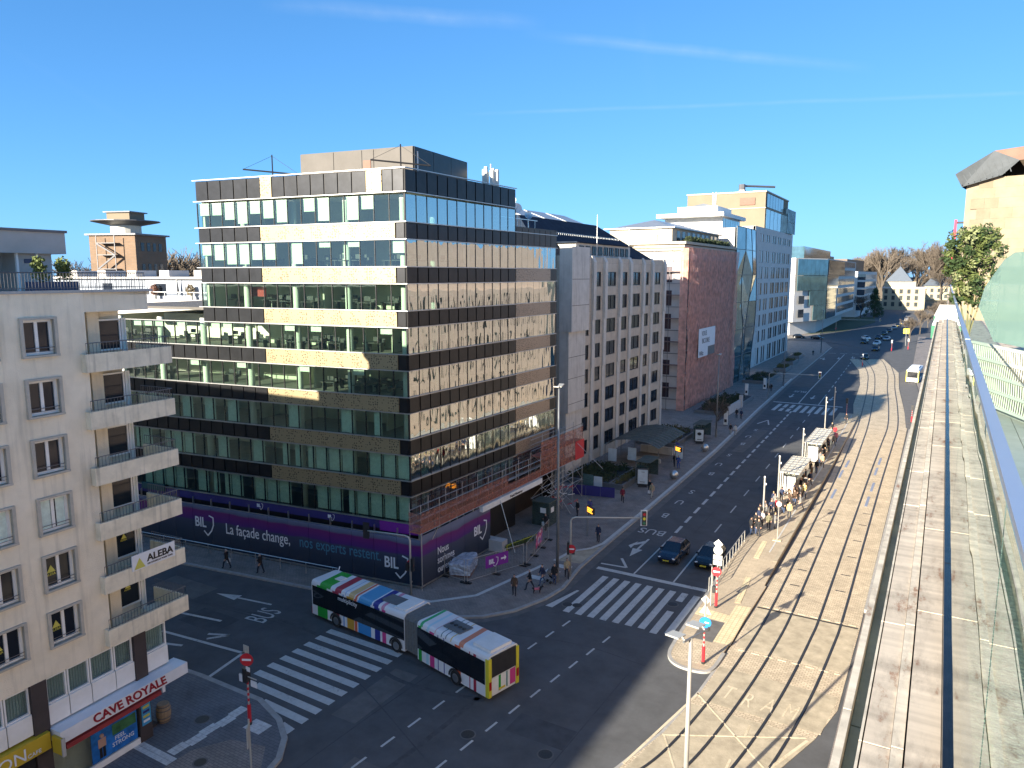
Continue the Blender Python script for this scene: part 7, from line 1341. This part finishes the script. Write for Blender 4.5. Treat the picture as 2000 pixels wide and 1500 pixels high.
ct, d, nn = cloth('arrow_banner', 'purple banner with white letters and an arrow on the site fence', (-30.05, 47.4), (-29.2, 49.5), .75, 1.75, a_['purple']); fb = Frame((-29.2 + nn.x * 1.5, 49.5 + nn.y * 1.5), (Vector((0, 0)) - d), (-30.05, 47.4)); bil(fb, 1.95, .01, 1.05, .42, ct); part('arrow', MB().add([fb.pt(.75, .02, 1.2), fb.pt(.4, .02, 1.2), fb.pt(.4, .02, 1.05), fb.pt(.2, .02, 1.27), fb.pt(.4, .02, 1.5), fb.pt(.4, .02, 1.34), fb.pt(.75, .02, 1.34)], [(0, 1, 2, 3, 4, 5, 6)]), a_['print_white'], ct)
m = bpy.data.materials.new('pink_print'); m.use_nodes = True; t_ = m.node_tree; v = t_.nodes.new('ShaderNodeTexVoronoi'); v.inputs['Scale'].default_value = 5; r = t_.nodes.new('ShaderNodeValToRGB'); r.color_ramp.interpolation = 'CONSTANT'; e_ = r.color_ramp.elements; e_[0].color = (.6, .12, .25, 1); e_[1].position = .7; e_[1].color = (.6, .5, .55, 1); q_ = e_.new(.35); q_.color = (.35, .03, .1, 1); q_ = e_.new(.55); q_.color = (.15, .1, .3, 1); t_.links.new(v.outputs['Color'], r.inputs['Fac']); t_.links.new(r.outputs['Color'], t_.nodes['Principled BSDF'].inputs['Base Color']); MAT['pink_print'] = m
cloth('pink_banner', 'pink and red patterned banner hung on the site fence', (-28.55, 53.0), (-29.1, 55.2), .8, 2.0, a_['pink_print'])
pl = thing('wrapped_pallet', 'pallet of goods wrapped in shiny plastic film by the banner corner', 'pallet', (-32.2, 47.8, W_), R(20)); bm_ = MB(); random.seed(2)
def crumple(x0, y0, x1, y1, z0, z1, n=6):
    bm2 = bmesh.new(); bmesh.ops.create_cube(bm2, size=1); bmesh.ops.subdivide_edges(bm2, edges=bm2.edges[:], cuts=n, use_grid_fill=True)
    for vv in bm2.verts: vv.co = Vector((x0 + (vv.co.x + .5) * (x1 - x0), y0 + (vv.co.y + .5) * (y1 - y0), z0 + (vv.co.z + .5) * (z1 - z0))) + Vector((random.uniform(-1, 1), random.uniform(-1, 1), random.uniform(-1, 1))) * .05
    mm = bpy.data.meshes.new('wrap'); bm2.to_mesh(mm); bm2.free(); return mm
link('plastic_wrap', crumple(-1.0, -1.4, .7, 1.4, .16, 1.05), pl, mats=M('plastic', (.42, .46, .52), .18, var=.3, scale=4, spec=.9)); part('pallet_base', MB().box(-1, -1.3, 0, .7, 1.3, .14), a_['deck_wood'], pl)
cbk = thing('concrete_block', 'large pale concrete block at the end of the street banner', 'block', (-33.6, 52.6, W_)); part('block', MB().box(0, 0, 0, 2.0, .9, 1.0), a_['facade_white'], cbk); part('lifting_eye', MB().tube([(.9, .45, 1.0), (.95, .45, 1.1), (1.05, .45, 1.1), (1.1, .45, 1.0)], .02, 5), a_['steel'], cbk)
hb_ = thing('entrance_hedge', 'low clipped hedge with a yellow rail by the tower entrance', 'hedge', (-31.5, 53.2, W_), R(-14)); lf_ = MB()
for k in range(14): leaf_ball(lf_, (0, k * .26, .35), .26, 45, .09)
part('foliage', lf_, a_['leaf_pot'], hb_, kind='stuff'); part('rail', MB().tube([(.35, -.3, .7), (.35, 3.9, .7)], .03, 5).tube([(.35, -.3, 0), (.35, -.3, .7)], .03, 5).tube([(.35, 3.9, 0), (.35, 3.9, .7)], .03, 5), a_['bus_yellow'], hb_)
cl = thing('tape_heap', 'tangle of red and white barrier tape under the scaffold', 'barrier tape', (-32.4, 65.8, W_)); tp = MB(); random.seed(8)
for k in range(40): a = Vector((random.uniform(-1.4, .8), random.uniform(-2, 2), random.uniform(.3, 2.4))); b = a + Vector((random.uniform(-.5, .5), random.uniform(-.9, .9), random.uniform(-.4, .4))); tp.add([a, b, b + Vector((0, 0, .08)), a + Vector((0, 0, .08))], [(0, 1, 2, 3)], k % 2)
part('tape', tp, [a_['sig_red'], a_['white_paint']], cl, kind='stuff')
# platform furniture
def tram_shelter(y0, y1, lb):
    t = thing('tram_shelter', lb, 'shelter', (-14.2, y0, .32)); L = y1 - y0
    for yy in (0, L / 2, L):
        for x in (.15, .35): part('post', MB().box(x - .05, yy - .05, 0, x + .05, yy + .05, 2.45), a_['pole_pale'], t)
    nx, ny = 4, 7
    for i in range(nx):
        for j in range(ny): part('roof_pane', MB().box(i * .52 + .04, j * L / ny + .06, 2.5, (i + 1) * .52 - .04, (j + 1) * L / ny - .06, 2.53), M('roof_pane', (.5, .47, .38), .35, var=.12), t)
    fr2 = MB()
    for i in range(nx + 1): fr2.box(i * .52 - .035, -.05, 2.44, i * .52 + .035, L + .05, 2.56)
    for j in range(ny + 1): fr2.box(-.03, j * L / ny - .05, 2.43, 2.1, j * L / ny + .05, 2.55)
    part('roof_frame', fr2, M('frame_pale', (.5, .46, .38), .5, var=.1), t)
    for k in range(3): part('glass_panel', MB().box(.2, k * L / 3 + .1, .2, .22, (k + 1) * L / 3 - .1, 2.3), a_['shelter_glass'], t)
    ad = part('poster_case', MB().box(.45, -.1, .1, 1.75, .1, 2.2), a_['rear_black'], t); part('poster', MB().box(.53, -.115, .22, 1.67, -.102, 2.1), a_['white_paint'], ad)
    part('bench', MB().box(.5, 2, .42, .9, L - 1.5, .48).box(.6, 2.2, 0, .7, 2.3, .42).box(.6, L - 1.8, 0, .7, L - 1.7, .42), a_['pole_grey'], t)
tram_shelter(82.3, 90.4, 'nearer tram shelter with a cream grid roof among the crowd'); tram_shelter(98.7, 109, 'farther tram shelter with a cream grid roof')
for k, (x, y, h) in enumerate(((-14.0, 73.4, 4.0), (-13.9, 80.3, 4.6), (-14.2, 97.6, 4.4), (-14.6, 121, 5.0), (-14.3, 128.5, 5.6))): t = thing('platform_pole', ('pale pole with cameras at the near end of the platform crowd', 'pale pole just before the nearer tram shelter', 'pale pole just before the farther tram shelter', 'pale pole behind the farther tram shelter', 'tallest pale pole at the far end of the platform')[k], 'pole', (x, y, .32)); part('pole', MB().cyl(0, 0, 0, h, .085, 10), a_['pole_pale'], t); part('camera', MB().ball((0, -.02, h + .08), .1, 8).box(.08, -.1, h - .7, .2, .1, h - .55), a_['white_paint'], t)
rlg = thing('platform_railing', 'grey bar railing at the near end of the tram platform', 'railing', (-13.95, 53.8, .14)); 
for k in range(12): part('bar', MB().box(-.02, k * 1.05 - .02, 0, .02, k * 1.05 + .02, 1.05 + (k * .018)), a_['pole_pale'], rlg)
part('rail', MB().tube([(0, 0, 1.05), (0, 11.6, 1.25)], .035, 6).tube([(0, 0, .25), (0, 11.6, .45)], .025, 5), a_['pole_pale'], rlg)
ts_ = thing('platform_sign_post', 'slim post with a small red and white sign at the platform nose', 'sign', (-11.5, 67.3, .32)); part('pole', MB().cyl(0, 0, 0, 3.6, .04, 8), a_['pole_pale'], ts_); part('sign', disc(MB(), (0, -.04, 3.4), .22, 0, -1), a_['sign_white'], ts_); part('foot', MB().box(-.35, -.25, 0, .35, .25, .05), a_['tactile'], ts_)
for k, (x, y, h, lb) in enumerate(((-12.9, 133.6, 3.6, 'dark tram signal on a banded post at the platform end'), (-3.3, 135.5, 3.0, 'tram signal with a red foot beside the bus road'), (-17.6, 214, 3.4, 'white topped post at the inside of the tram curve'), (-13.5, 262, 3.6, 'banded signal post at the far end of the tram curve'), (-9.2, 270, 3.6, 'banded signal post beside the yellow sign'))): t = thing('tram_signal', lb, 'signal', (x, y, .05)); post(t, h); part('signal_head', MB().box(-.18, -.15, h - .9, .18, .12, h), a_['rear_black'] if k < 2 else a_['white_paint'], t)
yb = thing('yellow_sign', 'yellow square sign on a post near the far bend', 'sign', (-10.6, 285, .05)); part('pole', MB().cyl(0, 0, 0, 5.5, .07, 8), a_['pole_pale'], yb); part('board', MB().box(-.9, -.05, 4.2, .9, .0, 5.9), a_['bus_yellow'], yb)
# ------------------------------------------------------------------ trees
M('bark', (.11, .09, .07), .9, var=.3, scale=4); M('twig', (.13, .105, .082), .9, var=.3, scale=2)
def bare_tree(seed, h, spread=.5, depth=5, tw=.02):
    random.seed(seed); tr_, br2 = MB(), MB()
    def grow(p, d, L, r_, lv):
        q = p + d * L; (tr_ if lv < 2 else br2).tube([p, p + d * L * .5 + Vector((random.gauss(0, .03), random.gauss(0, .03), 0)) * L, q], [r_, r_ * .85, r_ * .68], 5 if lv < 2 else 3, cap=False)
        if lv == depth: return
        for k in range(4 if lv > 0 else 5):
            ax = Vector((random.gauss(0, 1), random.gauss(0, 1), random.gauss(0, .4))).normalized(); nd = (d + ax * spread * (1.1 if lv else .9) + Vector((0, 0, .12))).normalized(); t = 1 if k < 2 else random.uniform(.45, .95)
            grow(p + d * L * t, nd, L * random.uniform(.58, .82), max(tw, r_ * .58), lv + 1)
    grow(Vector((0, 0, 0)), Vector((0, 0, 1)), h * .3, h * .022, 0); return tr_.mesh('trunk'), br2.mesh('crown')
TV = [bare_tree(1, 20, .55, 5, .05), bare_tree(2, 22, .45, 5, .05), bare_tree(3, 16, .65, 5, .04)]
struct('hillside', MB().add([(-260, 600, -.03), (140, 600, -.03), (140, 760, 22), (-260, 760, 22), (140, 1400, -20), (-260, 1400, -20)], [(0, 1, 2, 3), (3, 2, 4, 5)]), a_['field'])
def tree(v, x, y, sc, rz, label, group, z=0):
    t = thing('bare_tree', label, 'tree', (x, y, z), rz, group); t.scale = (sc, sc, sc); link('trunk', TV[v][0], t, mats=a_['bark']); link('crown', TV[v][1], t, mats=a_['twig'])
random.seed(31)
for k in range(34): tree(k % 3, -62 + (k % 17) * 5.5 + random.uniform(-3, 3), 650 + (k // 17) * 45 + random.uniform(-15, 15), random.uniform(1.5, 2.1) if k % 17 not in (9, 15) else 2.5, random.random() * 6, 'tall bare brown tree in the wood at the street end', 'bare wood at the street end', 6 + (k // 17) * 6)
for k in range(5): tree(k % 3, -10 + k * 2.0, 300 + k * 45, .55, k * 1.3, 'small bare street tree along the far pavement', 'far street trees')
tree(2, -40, 455, .95, 1, 'bare tree in front of the concrete office', None); tree(2, -29.8, 115.5, .36, 2, 'small bare tree by the info pillar and hedge', None)
for k in range(17):
    ag = R(60.6 - k * .5 + random.uniform(-.3, .3)); ds = (172 if k % 2 else 195) + random.uniform(-6, 6); hz = (1.5 if k < 5 else 1.4 if k < 11 else 1.62) * random.uniform(.93, 1.06)
    tree((k + 2) % 3, -math.sin(ag) * ds, math.cos(ag) * ds, hz * (1.2 if (k + 2) % 3 == 2 else 1), random.random() * 6, 'bare brown tree around the distant brick tower', 'bare trees by the brick tower')
cf = thing('dark_conifer', 'broad dark evergreen tree beside the concrete office', 'tree', (-34.5, 470, 0)); part('trunk', MB().cyl(0, 0, 0, 6, .5, 8), a_['bark'], cf); lf_ = MB(); random.seed(6)
for k in range(120): z = 1 + random.random() * 15; r_ = (1 - (z / 17)) * 6 * math.sqrt(random.random()); a = random.random() * 6.28; leaf_ball(lf_, (r_ * math.cos(a), r_ * math.sin(a), z), 1.2, 24, .4)
part('crown', lf_, a_['leaf_dark'], cf)
hl = MB(); n = 60; random.seed(12)
for k in range(n): pass
pts = [(-2600 + k * 90, 1900 + 300 * math.sin(k * .2), 0) for k in range(60)]; tops = [(p[0], p[1], 20 + 14 * math.sin(k * .45) + 8 * math.sin(k * 1.3)) for k, p in enumerate(pts)]; bk_ = [(p[0], p[1] + 500, 0) for p in pts]
hl.add(pts + tops + bk_, [(k, k + 1, 60 + k + 1, 60 + k) for k in range(59)] + [(60 + k, 60 + k + 1, 120 + k + 1, 120 + k) for k in range(59)]); struct('hills', hl, M('far_hill', (.10, .11, .10), .95, var=.3, scale=.02), True)
